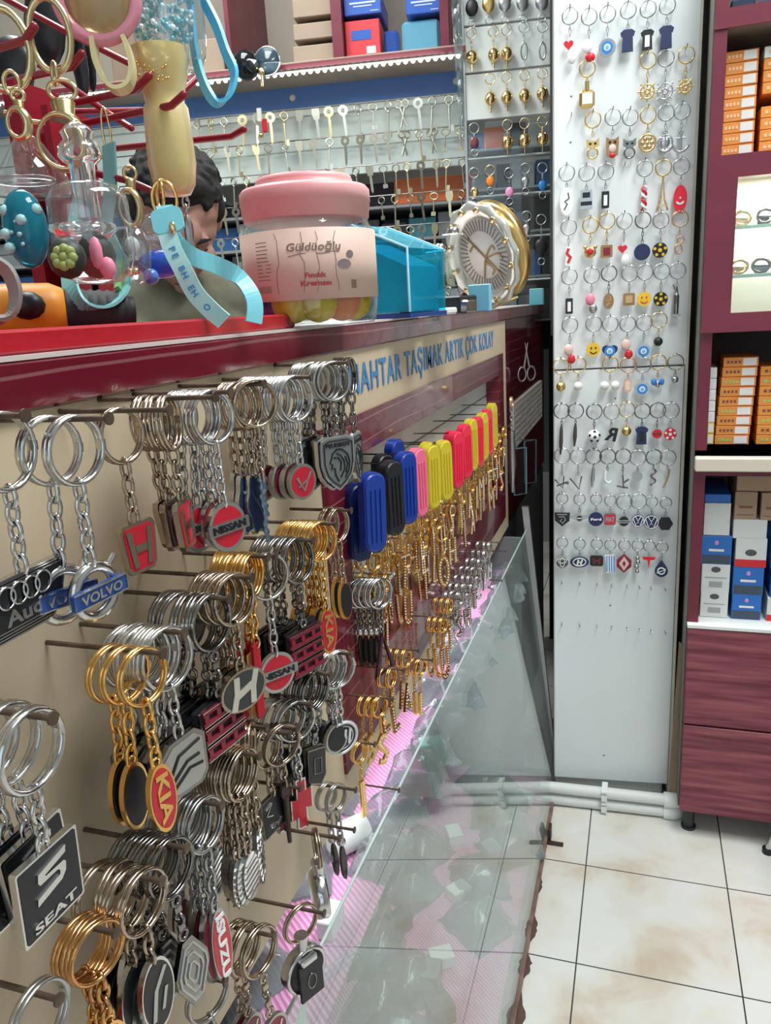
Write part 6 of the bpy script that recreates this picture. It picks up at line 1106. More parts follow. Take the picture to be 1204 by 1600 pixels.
# ================================================================== keys on the wall behind the counter
km = [M('nickel_key', (.62, .64, .58), .3, .9), M('brass_key', (.62, .56, .36), .32, .9), M('old_key', (.34, .33, .27), .4, .9)]
def key_mesh(kind, mt):
    m = MB(); s = 1.0
    if kind == 0: m.stroke(arc(0, -.012, .0085, .0085, 90, 450, 16), .007, -.0012, .0012); m.prism([(-.0032, -.019), (.0032, -.019), (.0032, -.066), (0, -.072), (-.0024, -.066)], -.0011, .0011); [m.prism([(.003, -.030 - i * .008), (.0048, -.032 - i * .008), (.003, -.035 - i * .008)], -.001, .001) for i in range(4)]
    elif kind == 1: m.prism([(-.008, -.002), (.008, -.002), (.009, -.012), (.006, -.024), (-.006, -.024), (-.009, -.012)], -.0014, .0014); m.prism([(-.003, -.022), (.003, -.022), (.003, -.058), (0, -.063), (-.003, -.058)], -.0011, .0011)
    elif kind == 2: m.ring((0, 0, -.012), .009, .0022, 0, 18, 6); m.tube([(0, 0, -.021), (0, 0, -.078)], .0024, 8); m.bx((-.001, 0, -.078), (.001, .010, -.064)); m.ball((0, 0, -.024), .004, 0, 8)
    elif kind == 3: m.ring((0, 0, -.012), .0105, .0018, 0, 18, 6, rz=.008); m.tube([(0, 0, -.020), (0, 0, -.060)], .0018, 8); m.bx((-.001, -.006, -.060), (.001, .006, -.050))
    else: 
        for s_ in (-1, 1): m.ring((0, s_ * .008, -.010), .008, .002, 0, 16, 6); m.tube([(0, s_ * .006, -.018), (0, -s_ * .007, -.060)], .0028, 6, flat=.5)
    return m.build('key', mt, None)
kp = {}; random.seed(31)
knames = ['round-headed flat key', 'square-headed flat key', 'old long-shanked key', 'thin wire-bowed key', 'pair of crossed keys']
kcol = ['nickel', 'brass-coloured', 'dull old']
rown_ = ['top row of the key wall', 'second row of the key wall', 'third row of the key wall', 'fourth row of the key wall', 'lower rows of the key wall', 'lower rows of the key wall', 'lower rows of the key wall']
def yrow(px, r_): return 168 - (px - 500) * (.075 - .006 * r_) + r_ * 48.5 + (0 if px > 560 else (560 - px) * .006 * r_)
for r_ in range(7):
    a = KW.at(285, yrow(285, r_), .03); b_ = KW.at(722, yrow(722, r_), .03); zr = KW.at(600, yrow(600, r_), .03).z + .004
    MB().tube([(.03, -1.9, zr), (.03, RE, zr)], .0018, 6).build('rod', dark_chrome, kt)
    n_ = 20 if r_ < 2 else 22
    for i in range(n_):
        px = 283 + i * (438 / (n_ - 1)) + random.uniform(-3, 3)
        if 383 < px < 590 and yrow(px, r_) > 300: continue
        if px < 383 and r_ > 4: continue
        p = KW.at(px, yrow(px, r_), .034)
        kind = (random.choice((0, 0, 1, 2)) if px < 560 else random.choice((2, 0, 4, 3, 0))) if r_ < 2 else random.choice((0, 1, 2, 3)); c_ = random.choice((0, 0, 1)) if r_ == 0 else random.choice((0, 1, 2, 2))
        k = (kind, c_, r_); lab_ = '%s %s hanging in the %s' % (kcol[c_], knames[kind], rown_[r_])
        loc = KW.w((.034, p.y, zr + .0)); rot = (rad(random.uniform(-6, 6)), rad(random.uniform(-3, 3)), KW.rz + rad(random.uniform(-35, 35)))
        kk = (kind, c_)
        if kk not in kp: kp[kk] = key_mesh(kind, km[c_])
        o = bpy.data.objects.new('key', kp[kk].data); COL.objects.link(o); o.location = loc; o.rotation_euler = rot; sc2 = (1.0 if kind != 1 else 1.1) * (1.2 if r_ == 0 else 1.1); o.scale = (sc2,) * 3; tag(o, lab_, 'key', lab_[:60])
for o in kp.values(): bpy.data.objects.remove(o)
# red tagged key near the left of the top row
p = KW.at(408, 190, .045); t = thing('keychain', 'key fob with a white and a red plastic tab in the top key row', 'keychain', KW.w(p), KW.rz); MB().bx((0, -.010, 0), (.005, .004, .035), bev=.001).build('white_tab', white_m, t); MB().bx((.0, .002, -.03), (.006, .018, .006), bev=.002).build('red_tab', red_en, t); MB().ball((0, -.004, -.035), .008, 0, 10).build('gold_bell', pale_gold, t)
# ---- black ball and round lens hanging at the shelf edge
t = thing('round_mirror', 'round dark mirror with a chrome rim hanging under the high shelf', 'mirror', KW.w(KW.at(417, 96, .20)), KW.rz); MB().lathe([(0, -.004), (.034, -.004), (.034, .002), (0, .003)], 30, 0, XX, cap=False).build('dark_disc', M('dark_mirror', (.03, .05, .07), .15), t); MB().ring((0, 0, 0), .0345, .0025, 0, 32, 8).build('rim', chrome, t)
o = MB().ball((0, 0, 0), .036, 0, 24).build('black_ball', M('gloss_black', (.008, .01, .013), .08), None, KW.w(KW.at(384, 102, .21))); tag(o, 'glossy black ball beside the round dark mirror at the shelf edge', 'ball')
p = KW.at(408, 112, .21); m = MB(); m.ball((0, 0, 0), .010, 0, 10).tube([(0, 0, 0), (0, 0, -.035)], .0035, 8); tag(m.build('brass_key', pale_gold, None, KW.w(p), KW.rz), 'small brass key dangling under the round dark mirror', 'key')
# ---- boxes on the high shelf
def kbox(px0, px1, py0, py1, off, depth, mt, lab_, name='cardboard_box', cat='box', bev=.002, group=None):
    a = KW.at(px0, py1, off); b_ = KW.at(px1, py0, off); o = MB().bx((off - depth, a.y, max(a.z, zt) if py1 > 84 and py0 < 110 else a.z), (off, b_.y, b_.z), bev=bev).build(name, mt, None, KW.o, KW.rz); return tag(o, lab_, cat, group)
taupe_box = noise_mat('taupe_carton', (.29, .22, .16), (.33, .25, .19), 4, .8)
kbox(459, 523, 66, 100, .13, .16, taupe_box, 'brown carton at the bottom of the stack on the high shelf'); kbox(459, 523, 31, 64, .13, .16, taupe_box, 'brown carton in the middle of the stack on the high shelf'); kbox(458, 523, -8, 29, .13, .16, taupe_box, 'brown carton on top of the stack on the high shelf')
kbox(290, 346, 58, 124, .12, .16, taupe_box, 'squat brown carton on the high shelf behind the blue strap'); kbox(180, 285, 40, 140, .05, .16, cardboard_dk, 'dark brown carton at the far left of the high shelf')
bl = M('carton_blue', (.03, .10, .42), .35); rdc = M('carton_red', (.62, .05, .06), .35)
def face_marks(o, marks, mt, name='printed_mark'):
    m = MB()
    for (y0, z0, y1, z1, x) in marks: m.bx((x, y0, z0), (x + .0008, y1, z1))
    c = m.build(name, mt, o); return c
for (a0, a1, b0, b1, mt, lab_, mk) in ((541, 592, 28, 90, rdc, 'red carton with a blue badge on the high shelf', 1), (538, 594, -12, 26, bl, 'blue carton lying on top of the red one on the high shelf', 0), (634, 688, -14, 24, bl, 'blue carton resting on the shiny blue packet on the high shelf', 0)):
    o = kbox(a0, a1, b0, b1, .13, .15, mt, lab_); a = KW.at(a0, b1, .13); b_ = KW.at(a1, b0, .13); w_ = b_.y - a.y; h_ = b_.z - a.z; z0 = max(a.z, zt) 
    if mk: face_marks(o, [(a.y + w_ * .18, z0 + h_ * .45, a.y + w_ * .75, z0 + h_ * .72, .13)], bl, 'blue_badge'); face_marks(o, [(a.y + w_ * .6, z0 + h_ * .05, a.y + w_ * .86, z0 + h_ * .25, .13)], white_m, 'white_label')
    else: face_marks(o, [(a.y + w_ * .15, z0 + h_ * .55, a.y + w_ * .85, z0 + h_ * .64, .13), (a.y + w_ * .25, z0 + h_ * .40, a.y + w_ * .75, z0 + h_ * .46, .13), (a.y + w_ * .7, z0 + h_ * .14, a.y + w_ * .92, z0 + h_ * .18, .13)], M('pale_blue_print', (.45, .55, .80), .5), 'white_print')
kbox(629, 686, 27, 88, .12, .14, M('shiny_blue_film', (.16, .42, .58), .15, .3), 'shiny pale blue film-wrapped packet on the high shelf', 'wrapped_packet', 'packet', .008)
kbox(600, 622, 45, 88, .11, .05, M('blue_clear', (.04, .10, .40), .15, trans=.3), 'small clear blue plastic case beside the red carton', 'plastic_case', 'case', .008)
# clear bag hanging left of the gold ball rack
random.seed(17); m = MB(); vs = []; A_ = KW.at(704, 0, .30); B_ = KW.at(727, 215, .30)
for i in range(26):
    for j in range(6): f = i / 25; z = A_.z + (B_.z - A_.z) * f; y = A_.y + (B_.y - A_.y) * (j / 5 * (1 - .55 * f) + .5 * f); vs.append((.30 + random.uniform(-.012, .012), y, z))
vs += [(x - .002, y, z) for x, y, z in vs]; Q = 26 * 6
m.add(vs, [(i * 6 + j, i * 6 + j + 1, (i + 1) * 6 + j + 1, (i + 1) * 6 + j) for i in range(25) for j in range(5)] + [(Q + i * 6 + j, Q + (i + 1) * 6 + j, Q + (i + 1) * 6 + j + 1, Q + i * 6 + j + 1) for i in range(25) for j in range(5)], 0, True)
tag(m.build('plastic_bag', bag_glass, None, KW.o, KW.rz), 'crumpled clear bag hanging at the right end of the high shelf', 'plastic bag')
# ---- boxes on the dim shelves behind the keys
random.seed(41); dimc = [('grey', M('dim_grey_box', (.22, .25, .27), .6)), ('blue', M('dim_blue_box', (.03, .12, .32), .5)), ('white', M('dim_white_box', (.50, .54, .55), .5)), ('black', M('dim_black_box', (.02, .022, .028), .5)), ('teal', M('dim_teal_box', (.05, .22, .28), .5)), ('brown', cardboard_dk)]
for i, z in enumerate(zl[1:]):
    y = LE + .03; top = (zl[i] if i else zbot) - .012
    if top - z < .03: continue
    while y < -.03:
        w_ = random.uniform(.05, .12); h_ = (top - z) * random.uniform(.55, .98); nm, mt = random.choice(dimc[:5])
        if i == 0 and -.50 < y < -.24: y = -.23; continue
        if y + w_ > -.03: break
        o = MB().bx((-.26, y, z + .0003), (-.07 - random.uniform(0, .03), y + w_ - .006, z + h_), bev=.002).build('stock_box', mt, None, KW.o, KW.rz); tag(o, nm + ' stock box on the dim shelves behind the hanging keys', 'box', nm + ' stock boxes behind the keys'); y += w_
a = KW.at(612, 290, -.06); b_ = KW.at(720, 252, -.06); z = zl[1]; o = MB().bx((-.26, max(a.y, -.495), z), (-.06, -.245, zbot - .015), bev=.003).build('orange_box', M('orange_carton', (.62, .16, .05), .5), None, KW.o, KW.rz); tag(o, 'long orange carton on the shelf behind the key rows', 'box')
# ================================================================== rack of gold ball keychains at the right of the key wall
G0 = .10; gl_ = KW.at(726, 100, G0).y; gr_ = KW.at(862, 100, G0).y + .03
rk = thing('slat_rack', 'tall pale slatted rack holding gold ball keychains beside the white pillar', 'rack', KW.o, KW.rz)
sl = [KW.at(790, y, G0).z for y in (-40, 36, 110, 185)]
for i in range(3): MB().bx((G0 - .012, gl_, sl[i + 1] + .004), (G0, gr_, sl[i] - .002)).build('slat', mint, rk)
MB().bx((G0 - .006, gl_, KW.at(790, 500, G0).z), (G0 - .003, gr_, sl[3] - .004)).build('glass_back', thin_glass, rk)
for y in (245, 305, 372, 440): z = KW.at(790, y, G0).z; MB().bx((G0 - .04, gl_, z), (G0, gr_, z + .004)).build('glass_ledge', M('frosted_ledge', (.48, .54, .53), .3), rk)
MB().bx((G0 - .02, gl_ - .006, 1.0), (G0 + .004, gl_, ZC - .3)).build('left_edge', alum, rk)
MB().bx((G0 - .02, gr_ - .036, 1.0), (G0 + .012, gr_ - .028, ZC - .3)).build('dark_edge', dark_chrome, rk)
def rackitem(px, ytop, yball, ringm, fn, lab_, grp=None, bead=None):
    p = KW.at(px, ytop, G0 + .014); q = KW.at(px, yball, G0 + .014); t = thing('keychain', lab_, 'keychain', KW.w(p), KW.rz + rad(random.uniform(-10, 10)), grp)
    m = MB(); m.ring((0, 0, -.013), .013, .0013, 0, 20, 6); m.tube([(-.014, 0, .0), (.004, 0, .0)], .001, 5); m.build('split_ring', ringm, t)
    L = p.z - q.z; chain(-.026, max(.008, L - .042), 4, .0036, .0008).build('chain', ringm, t); fn(t, -L, ringm)
def gball(t, z, mt):
    MB().ball((0, 0, z), (.0155, .0155, .0175), 0, 20).build('ball', M('polished_gold', (.86, .64, .30), .08, 1), t); MB().tube([(0, 0, z - .017), (0, 0, z - .034)], .0022, 8).build('tassel_pin', mt, t)
def gkeyloop(t, z, mt): MB().ring((0, 0, z), .008, .0022, 0, 20, 6, rz=.020).build('long_loop', steel, t)
def gdisc(mt2, r=.012):
    def f(t, z, mt): MB().ball((0, 0, z), (r * .4, r, r * 1.2), 0, 16).build('bead', mt2, t); MB().ring((0, 0, z - r * 2.2), .009, .0012, 0, 18, 6).build('lower_ring', silver, t)
    return f
RK = [(736, -20, 12, black), (762, -40, 6, gold2), (788, -40, 5, silver), (816, -42, 4, silver), (846, -44, 3, silver)]
for px, a, b_, mt2 in RK: rackitem(px, a, b_, pale_gold, gdisc(mt2, .017), {736: 'keychain with a small black bead at the top left of the slatted rack', 762: 'keychain with a large gold bead in the top row of the slatted rack'}.get(px, 'keychain with a silver bead in the top row of the slatted rack'), 'silver bead keychains at the rack top' if mt2 is silver else None)
for row, xs in (((38, 84), (736, 770, 791)), ((112, 152), (765, 791, 819, 847)), ((187, 222), (792, 819, 847))):
    for i, px in enumerate(xs): rackitem(px, row[0] - (px - 790) * .1, row[1] - (px - 790) * .1, pale_gold, gball, 'gold ball keychain in the ' + {38: 'upper', 112: 'middle', 187: 'lower'}[row[0]] + ' row of balls on the slatted rack, ' + ['left-hand one', 'second from left', 'third from left', 'right-hand one'][i])
for px in (818, 847): rackitem(px, 33, 80, silver, gkeyloop, 'silver keychain with a long loop to the right of the upper gold balls', 'long loop keychains on the rack')
rackitem(740, 192, 222, silver, gdisc(M('smoky_bead', (.18, .06, .07), .2), .012), 'silver keychain with a dark red bead at the left of the lower ball row')
for px, a, b_, mt2, lab_ in ((740, 262, 300, M('polished_gold', (.86, .64, .30), .08, 1), 'gold bead keychain just above the round dish'), (765, 258, 283, orange_m, 'keychain with an orange bead, above right of the round dish'), (795, 262, 300, M('lilac_pink', (.75, .32, .55), .4), 'keychain with a lilac pink tassel on the rack'), (820, 255, 284, silver, 'keychain with silver discs low on the rack'), (847, 254, 290, eye_b, 'keychain with a blue bead low on the rack'), (796, 325, 353, orange_m, 'keychain with an orange bead beside the gold edge of the dish'), (845, 335, 385, blk, 'keychain with a dark fob at the lower right of the rack'), (822, 330, 358, silver, 'keychain with a round silver bead under the silver discs')):
    rackitem(px, a, b_, silver if mt2 is not orange_m else pale_gold, gdisc(mt2, .011 if mt2 is not blk else .018), lab_)
# stock visible through the glass of the rack
random.seed(51)
for k_, (y0, y1) in enumerate(((240, 190), (300, 250), (366, 310), (434, 378), (500, 445))):
    y = gl_ + .01; z0 = KW.at(790, y0, -.02).z; z1 = KW.at(790, y1, -.02).z
    MB().bx((-.05, gl_, z0 - .006), (.08, gr_, z0)).build('rear_ledge', M('shelf_grey', (.28, .30, .31), .5), rk)
    while y < gr_ - .03:
        w_ = random.uniform(.03, .07); nm, mt = random.choice(dimc[:4]); o = MB().bx((-.03, y, z0 + .0004), (.05, min(y + w_, gr_) - .004, z0 + (z1 - z0) * random.uniform(.45, .9)), bev=.0015).build('stock_box', mt, None, KW.o, KW.rz); tag(o, nm + ' stock box behind the glass of the slatted rack', 'box', nm + ' stock boxes behind the rack glass'); y += w_
o = MB().bx((-.03, KW.at(756, 200, 0).y, KW.at(770, 240, 0).z), (.055, KW.at(786, 200, 0).y, KW.at(770, 205, 0).z), bev=.001).build('orange_carton', M('orange_navy', (.70, .17, .08), .5), None, KW.o, KW.rz); tag(o, 'orange carton behind the rack glass left of the lower gold balls', 'box')
# scissors and clear cases hung on the burgundy far end
P = PX(822, 560, WX + .02)
t = thing('scissors', 'small bright metal scissors hanging at the far end of the counter', 'scissors', (P.x, P.y, P.z), rad(-40)); m = MB()
for s_ in (-1, 1): m.ring((0, s_ * .014, -.035), .012, .0022, 0, 18, 6, rz=.016); m.tube([(0, s_ * .008, -.020), (0, -s_ * .004, .035)], [.003, .0015], 6)
m.build('blades', chrome, t)
for i, (px, py) in enumerate(((812, 735), (828, 720))):
    P = PX(px, py, WX + .02); hookpin(P.y, P.z + .052, WX - .006, .030, lab='thin peg on the far burgundy panel holding a clear case', grp='pegs on the far burgundy panel'); t = thing('clear_case', ['clear turquoise-edged case hanging under the cream grid, nearer one', 'clear turquoise-edged case hanging under the cream grid, farther one'][i], 'case', P, rad(-50)); MB().bx((-.003, -.016, -.055), (.003, .016, .05), bev=.002).build('sleeve', thin_glass, t); MB().tube([(0, -.016, .05), (0, -.016, -.055), (0, .016, -.055), (0, .016, .05)], .002, 6, True).build('edge', M('turquoise_edge', (.20, .50, .55), .3), t)
P = PX(798, 620, WX + .02); t = thing('keychain', 'slender gold and white keychain hung on the beige post', 'keychain', P, 0); split_ring(.012).build('split_ring', pale_gold, t); chain(-.022, .05, 6).build('chain', silver, t); MB().tube([(0, 0, -.07), (0, 0, -.14), (0, 0, -.20)], [.006, .009, .003], 8).build('long_pendant', steel, t)
# ================================================================== burgundy cabinets on the right
def Cb(px, py, off=0.): return CB.at(px, py, off)
XE = .75; zf = Cb(1075, 1262).z
z_dt = Cb(1075, 976).z; z_mid = Cb(1075, 1127).z; z_l0, z_l1 = Cb(1090, 733).z, Cb(1090, 712).z; z_o0 = Cb(1100, 704).z; z_vb = Cb(1105, 520).z; z_vt = Cb(1110, 246).z; z_top = Cb(1125, 44).z; z_t2 = Cb(1125, 28).z
cabn = thing('tall_cabinet', 'tall burgundy cabinet with open shelves, a lit showcase window and ribbed drawers', 'cabinet', CB.o, CB.rz)
PWd = .022; dep = .40
m = MB(); m.bx((-dep, 0, z_dt), (-.0, PWd * .9, ZC - .1)); m.bx((-dep, XE - PWd, z_dt), (0, XE, ZC - .1)); m.build('side_posts', burg_dark, cabn)
MB().bx((-dep, -.002, zf), (-.004, 0, ZC - .1)).build('outer_side', grey_side, cabn)
MB().bx((-dep, 0, zf), (-dep + .01, XE, ZC - .1)).build('back_board', M('dark_taupe_back', (.09, .065, .06), .7), cabn)
MB().bx((-dep, 0, zf), (-.003, XE, z_dt)).build('drawer_carcass', burg_dark, cabn)
for nm, a, b_ in (('upper_drawer', z_mid + .002, z_dt - .001), ('lower_drawer', zf, z_mid - .002)):
    for i in range(2): MB().bx((-.003, .001 + i * XE / 2, a), (.014, XE / 2 * (i + 1) - .002, b_), bev=.0012).build(nm, burg_rib, cabn)
MB().bx((-dep, 0, z_dt), (.016, XE, z_dt + .006)).build('lower_shelf', white_m, cabn)
MB().bx((-dep, 0, z_l0), (.024, XE, z_l1), bev=.002).build('pale_ledge', M('cream_ledge', (.66, .58, .48), .4), cabn)
MB().bx((-dep, 0, z_o0), (.002, XE, z_l1 + .0)).bx((-dep, 0, z_l0 - .012), (.002, XE, z_l0)).bx((-dep, 0, z_l1), (.002, XE, z_o0)).build('middle_board', burg_dark, cabn)
m = MB(); wy0 = Cb(1146, 380).y; wy1 = wy0 + .26; wz0, wz1 = Cb(1160, 488).z, Cb(1160, 277).z
m.bx((-.02, 0, z_vb), (.010, wy0, z_vt)); m.bx((-.02, wy1, z_vb), (.010, XE, z_vt)); m.bx((-.02, wy0, z_vb), (.010, wy1, wz0)); m.bx((-.02, wy0, wz1), (.010, wy1, z_vt)); m.build('showcase_frame', burg_dark, cabn)
MB().bx((-dep, 0, z_vb - .002), (-.02, XE, z_vb + .008)).bx((-dep, 0, z_vt - .01), (-.02, XE, z_vt)).build('showcase_boards', burg_dark, cabn)
cr = M('cream_lining', (.62, .62, .52), .5); MB().bx((-.16, wy0 - .02, z_vb + .01), (-.155, wy1 + .02, z_vt - .012)).bx((-.16, wy0 - .02, z_vb + .008), (-.02, wy0 - .015, z_vt - .012)).build('showcase_lining', cr, cabn)
MB().bx((-.003, wy0, wz0), (.0, wy1, wz1)).build('window_pane', thin_glass, cabn)
gz = [Cb(1170, 352, -.03).z, Cb(1170, 428, -.03).z]
for z in gz: MB().bx((-.15, wy0 - .012, z - .006), (-.022, wy1 + .01, z), bev=.002).build('glass_shelf', thin_glass, cabn); MB().bx((-.023, wy0 - .012, z - .006), (-.021, wy1 + .01, z)).build('shelf_edge', M('green_glass_shelf', (.30, .50, .38), .1), cabn)
MB().bx((-dep, 0, z_top), (.0, XE, z_t2 if z_t2 > z_top else z_top + .014)).build('upper_board', wood_m, cabn)
MB().bx((0, 0, z_top - .002), (.003, XE, z_t2 + .012)).build('upper_board_edge', burg_dark, cabn)
area('showcase_window_light', tuple(CB.w((-.07, wy0 + .13, wz1 + .012))), .2, .05, 2.8, (1, .95, .82), (0, 0, 0))
for px, off in ((1079, -.02), (1079, -.32)):
    p = Cb(px, 1262, 0); MB().tube([(off, .022, -CB.o.z), (off, .022, zf)], .0115, 14).tube([(off, .022, 0), (off, .022, .006)], .015, 14).build('foot', M('black_foot', (.03, .03, .035), .3), cabn)
MB().tube([(-.03, .5, 0), (-.03, .5, zf)], .0115, 14).build('foot', MATS['black_foot'], cabn)
p = PZ(1199, 1332, .0); t = thing('stool', 'chrome leg of a stool standing at the right edge of the floor', 'stool', (p.x, p.y, 0)); MB().tube([(.0, 0, .006), (.10, .0, .40)], .007, 12).build('leg', chrome, t); MB().tube([(0, 0, 0), (0, 0, .010)], .011, 14).build('rubber_foot', black, t)
for q in ((.32, 0), (.0, -.28), (.32, -.28)): MB().tube([(q[0], q[1], .006), (q[0] * .4 + .10, q[1] * .6, .40)], .007, 12).build('leg', chrome, t)
MB().lathe([(0, .40), (.16, .40), (.165, .41), (.165, .43), (.155, .445), (0, .45)], 30, 0, Matrix.Translation((.20, -.10, 0)), cap=False).build('seat', M('seat_vinyl', (.10, .02, .03), .4), t)
# orange cartons: two open shelves
oc = noise_mat('orange_carton_print', (.80, .30, .05), (.72, .22, .05), 14, .5); lw = M('white_label', (.78, .76, .72), .5)
def carton(y0, y1, z0, z1, lab_, grp, mt=None, marks=True, off=-.03, kind=0):
    o = thing('small_carton', lab_, 'carton', CB.w((off, y0, z0)), CB.rz + rad(random.uniform(-1.2, 1.2)), grp); w_, h_ = y1 - y0, z1 - z0
    b_ = MB().bx((-.10, 0, 0), (0, w_, h_ - .0008), bev=.0008).build('carton_body', mt or oc, o)
    if marks:
        MB().bx((0, w_ * .56, h_ * .12), (.0006, w_ * .94, h_ * .85)).build('white_label', lw, b_)
        m = MB(); [m.bx((0, w_ * (.10 + .11 * i), h_ * .35), (.0005, w_ * (.17 + .11 * i), h_ * .62)) for i in range(4)]; m.build('printed_marks', [M('print_orange', (.88, .55, .30), .5), M('print_brown', (.20, .08, .05), .5), M('print_green', (.35, .55, .15), .5)][kind], b_)
    return o
random.seed(61)
za = Cb(1140, 240).z; zb_ = Cb(1140, 72).z; hh = (zb_ - za) / 9
y0 = Cb(1129, 200).y; y1 = Cb(1182, 200).y
for i in range(9): carton(y0 + .002 * (i % 2), y1, za + i * hh, za + (i + 1) * hh, 'orange carton with a white label in the left stack on the upper open shelf', 'orange cartons, upper shelf left stack')
for i in range(9):
    if i == 4: continue
    c_ = [oc, white_m][i == 8]; carton(y1 + .008, y1 + .075, za + i * hh, za + (i + 1) * hh, ('white carton on top of the right-hand orange stack of the upper open shelf' if i == 8 else 'orange carton in the right-hand stack on the upper open shelf'), None if i == 8 else 'orange cartons, upper shelf right stack', c_, kind=0)
zc, zd = Cb(1140, 699).z, Cb(1140, 560).z; hh = (zd - zc) / 9; y0 = Cb(1121, 640).y; y1 = Cb(1176, 640).y
for i in range(9): carton(y0 + .001 * i, y1 + .001 * i, zc + i * hh, zc + (i + 1) * hh, 'orange carton with a dark mark in the stack on the middle open shelf', 'orange cartons, middle shelf left stack', kind=1 if i % 3 else 2)
for i in range(8): carton(y1 + .012, y1 + .085, zc + i * hh, zc + (i + 1) * hh, 'orange carton in the stack at the right edge of the middle open shelf', 'orange cartons, middle shelf right stack', kind=1 if i % 2 else 2)
hh2 = (Cb(1110, 576).z - zc) / 7; y2 = Cb(1098, 640).y
for i in range(7): carton(y2, y0 - .002, zc + i * hh2, zc + (i + 1) * hh2, 'yellow carton at the bottom of the narrow stack on the middle open shelf' if i < 2 else 'narrow white carton stacked on the yellow ones on the middle open shelf', 'yellow cartons, middle shelf' if i < 2 else 'white cartons, middle shelf', yellow_m if i < 2 else white_m)
# lower open shelf
def lowbox(px0, px1, py0, py1, mt, lab_, deco=None, grp=None):
    a, b_ = Cb(px0, py1, -.03), Cb(px1, py0, -.03); z0 = max(a.z, z_dt + .0065); t = thing('carton', lab_, 'carton', CB.w((-.03, a.y, z0)), CB.rz, grp); w_, h_ = b_.y - a.y, b_.z - z0
    b2 = MB().bx((-.14, 0, 0), (0, w_, h_ - .0008), bev=.001).build('carton_body', mt, t)
    if deco == 'blue': MB().bx((0, w_ * .04, h_ * .04), (.0006, w_ * .96, h_ * .34)).build('grey_band', M('slate_band', (.05, .07, .10), .4), b2); MB().bx((0, w_ * .25, h_ * .46), (.0006, w_ * .75, h_ * .54)).build('white_print', lw, b2); MB().prism(ell(w_ * .14, h_ * .16, 10, (w_ * .5, h_ * .76)), 0, .0006).build('pink_print', M('pink_print', (.55, .30, .50), .5), b2)
    if deco == 'white': MB().prism(ell(w_ * .34, h_ * .20, 14, (w_ * .5, h_ * .80)), 0, .0006).build('dark_oval', M('charcoal', (.08, .08, .085), .4), b2); m = MB(); m.bx((0, w_ * .12, h_ * .50), (.0005, w_ * .88, h_ * .53)); m.bx((0, w_ * .28, h_ * .18), (.0005, w_ * .74, h_ * .38)); m.build('grey_print', M('print_grey', (.35, .35, .35), .5), b2)
    if deco == 'red': MB().bx((0, 0, 0), (.0006, w_, h_ * .26)).build('red_band', red_s, b2); MB().ball((0, w_ * .5, h_ * .5), (.0008, w_ * .2, h_ * .12), 0, 10).build('dark_print', MATS['charcoal'], b2)
    if deco == 'brown': MB().bx((0, w_ * .2, h_ * .4), (.0005, w_ * .8, h_ * .48)).bx((0, w_ * .1, h_ * .15), (.0005, w_ * .9, h_ * .17)).build('dark_print', M('print_brown', (.20, .08, .05), .5), b2)
    return t
bc = M('carton_bright_blue', (.02, .15, .50), .4); wc = M('carton_white', (.68, .70, .68), .5)
lowbox(1092, 1138, 925, 972, wc, 'white carton with a dark oval and barcode, bottom left of the lower open shelf', 'white'); lowbox(1094, 1141, 882, 924, wc, 'white carton with a dark oval, second from the bottom of the left stack', 'white'); lowbox(1094, 1144, 838, 881, bc, 'blue carton with a grey band in the left stack of the lower open shelf', 'blue'); lowbox(1098, 1142, 786, 836, wc, 'plain white carton on top of the left stack'); lowbox(1100, 1142, 772, 785, bc, 'thin blue carton lying on the plain white one')
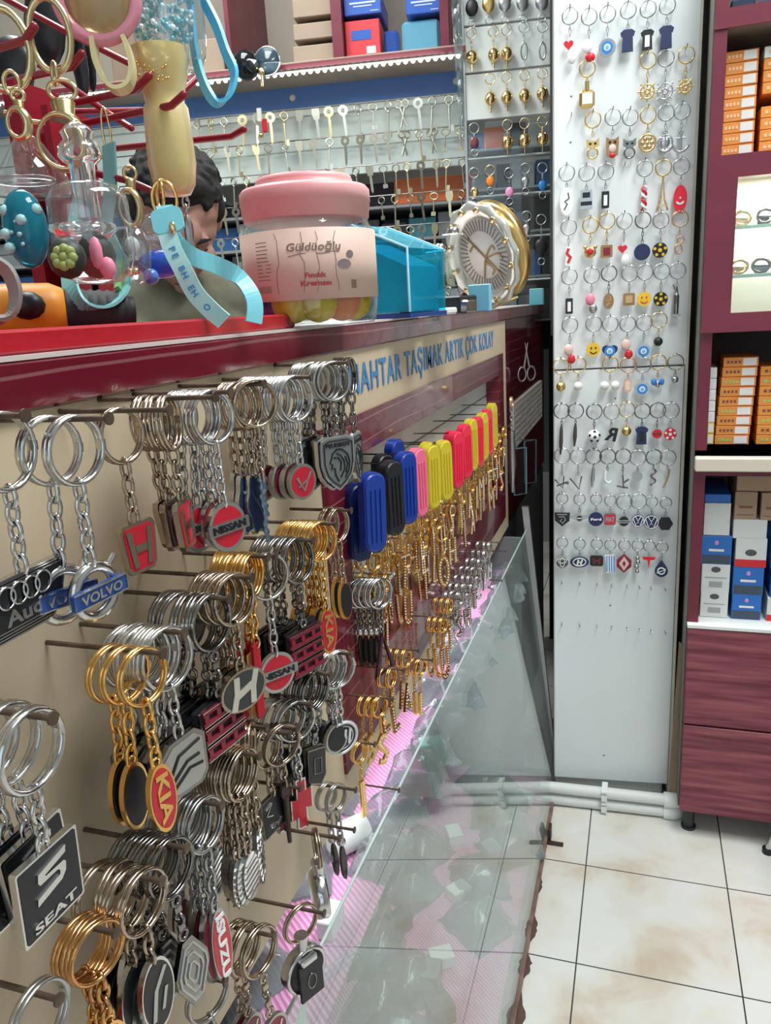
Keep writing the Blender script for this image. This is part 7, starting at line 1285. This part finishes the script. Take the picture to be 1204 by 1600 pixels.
lowbox(1141, 1190, 930, 974, bc, 'blue carton at the bottom of the middle stack on the lower open shelf', 'blue'); lowbox(1143, 1194, 886, 929, bc, 'blue carton second from the bottom of the middle stack', 'blue'); lowbox(1147, 1199, 842, 885, wc, 'white carton with a red band in the middle stack', 'red'); lowbox(1144, 1199, 812, 841, wc, 'flat white carton under the brown ones', None); lowbox(1146, 1184, 768, 811, cardboard, 'brown carton on the flat white one, left of its twin', 'brown'); lowbox(1187, 1230, 770, 813, cardboard, 'brown carton at the right edge of the lower open shelf', 'brown'); lowbox(1150, 1232, 742, 767, cardboard, 'flat brown carton lying across the two upright brown ones', None)
lowbox(1196, 1240, 935, 975, wc, 'white carton with a red band at the right edge, bottom row', 'red'); lowbox(1202, 1245, 890, 934, bc, 'blue carton at the right edge of the lower open shelf', 'blue'); lowbox(1203, 1245, 846, 889, bc, 'blue carton at the right edge just under the brown ones', 'blue')
for i, (px0, px1) in enumerate(((1141, 1180), (1184, 1230))):
    a, b_ = Cb(px0, 26, -.04), Cb(px1, -6, -.04); o = MB().bx((-.14, a.y, z_t2 + .0005), (-.04, b_.y, b_.z), bev=.002).build('navy_box', M('navy_carton', (.012, .025, .06), .4), None, CB.o, CB.rz); tag(o, ['dark navy carton on the top board of the burgundy cabinet, left one', 'dark navy carton on the top board of the burgundy cabinet, right one'][i], 'carton')
# metal belt buckles shown on the glass shelves
random.seed(71)
for z, n_ in ((gz[0], 6), (gz[1], 5)):
    for i in range(n_):
        y = wy0 + .016 + i * .036; t = thing('belt_buckle', 'shiny %s buckle on the %s glass shelf of the showcase window' % (['pale gold', 'dark steel'][i % 2], 'upper' if z == gz[0] else 'lower'), 'buckle', CB.w((-.045 - random.uniform(0, .02), y, z)), CB.rz + rad(random.uniform(-20, 20)), '%s buckles, %s glass shelf' % (['gold', 'steel'][i % 2], 'upper' if z == gz[0] else 'lower'))
        mt = [pale_gold, dark_chrome][i % 2]; m = MB(); m.ring((0, 0, .014), .014, .0028, 0, 20, 8, rz=.011); m.build('frame', mt, t); MB().tube([(.0, -.014, .014), (.003, .010, .013)], .0018, 6).build('prong', mt, t); MB().box((-.006, 0, .009), (.004, .022, .016), bev=.002).build('plate', mt, t)
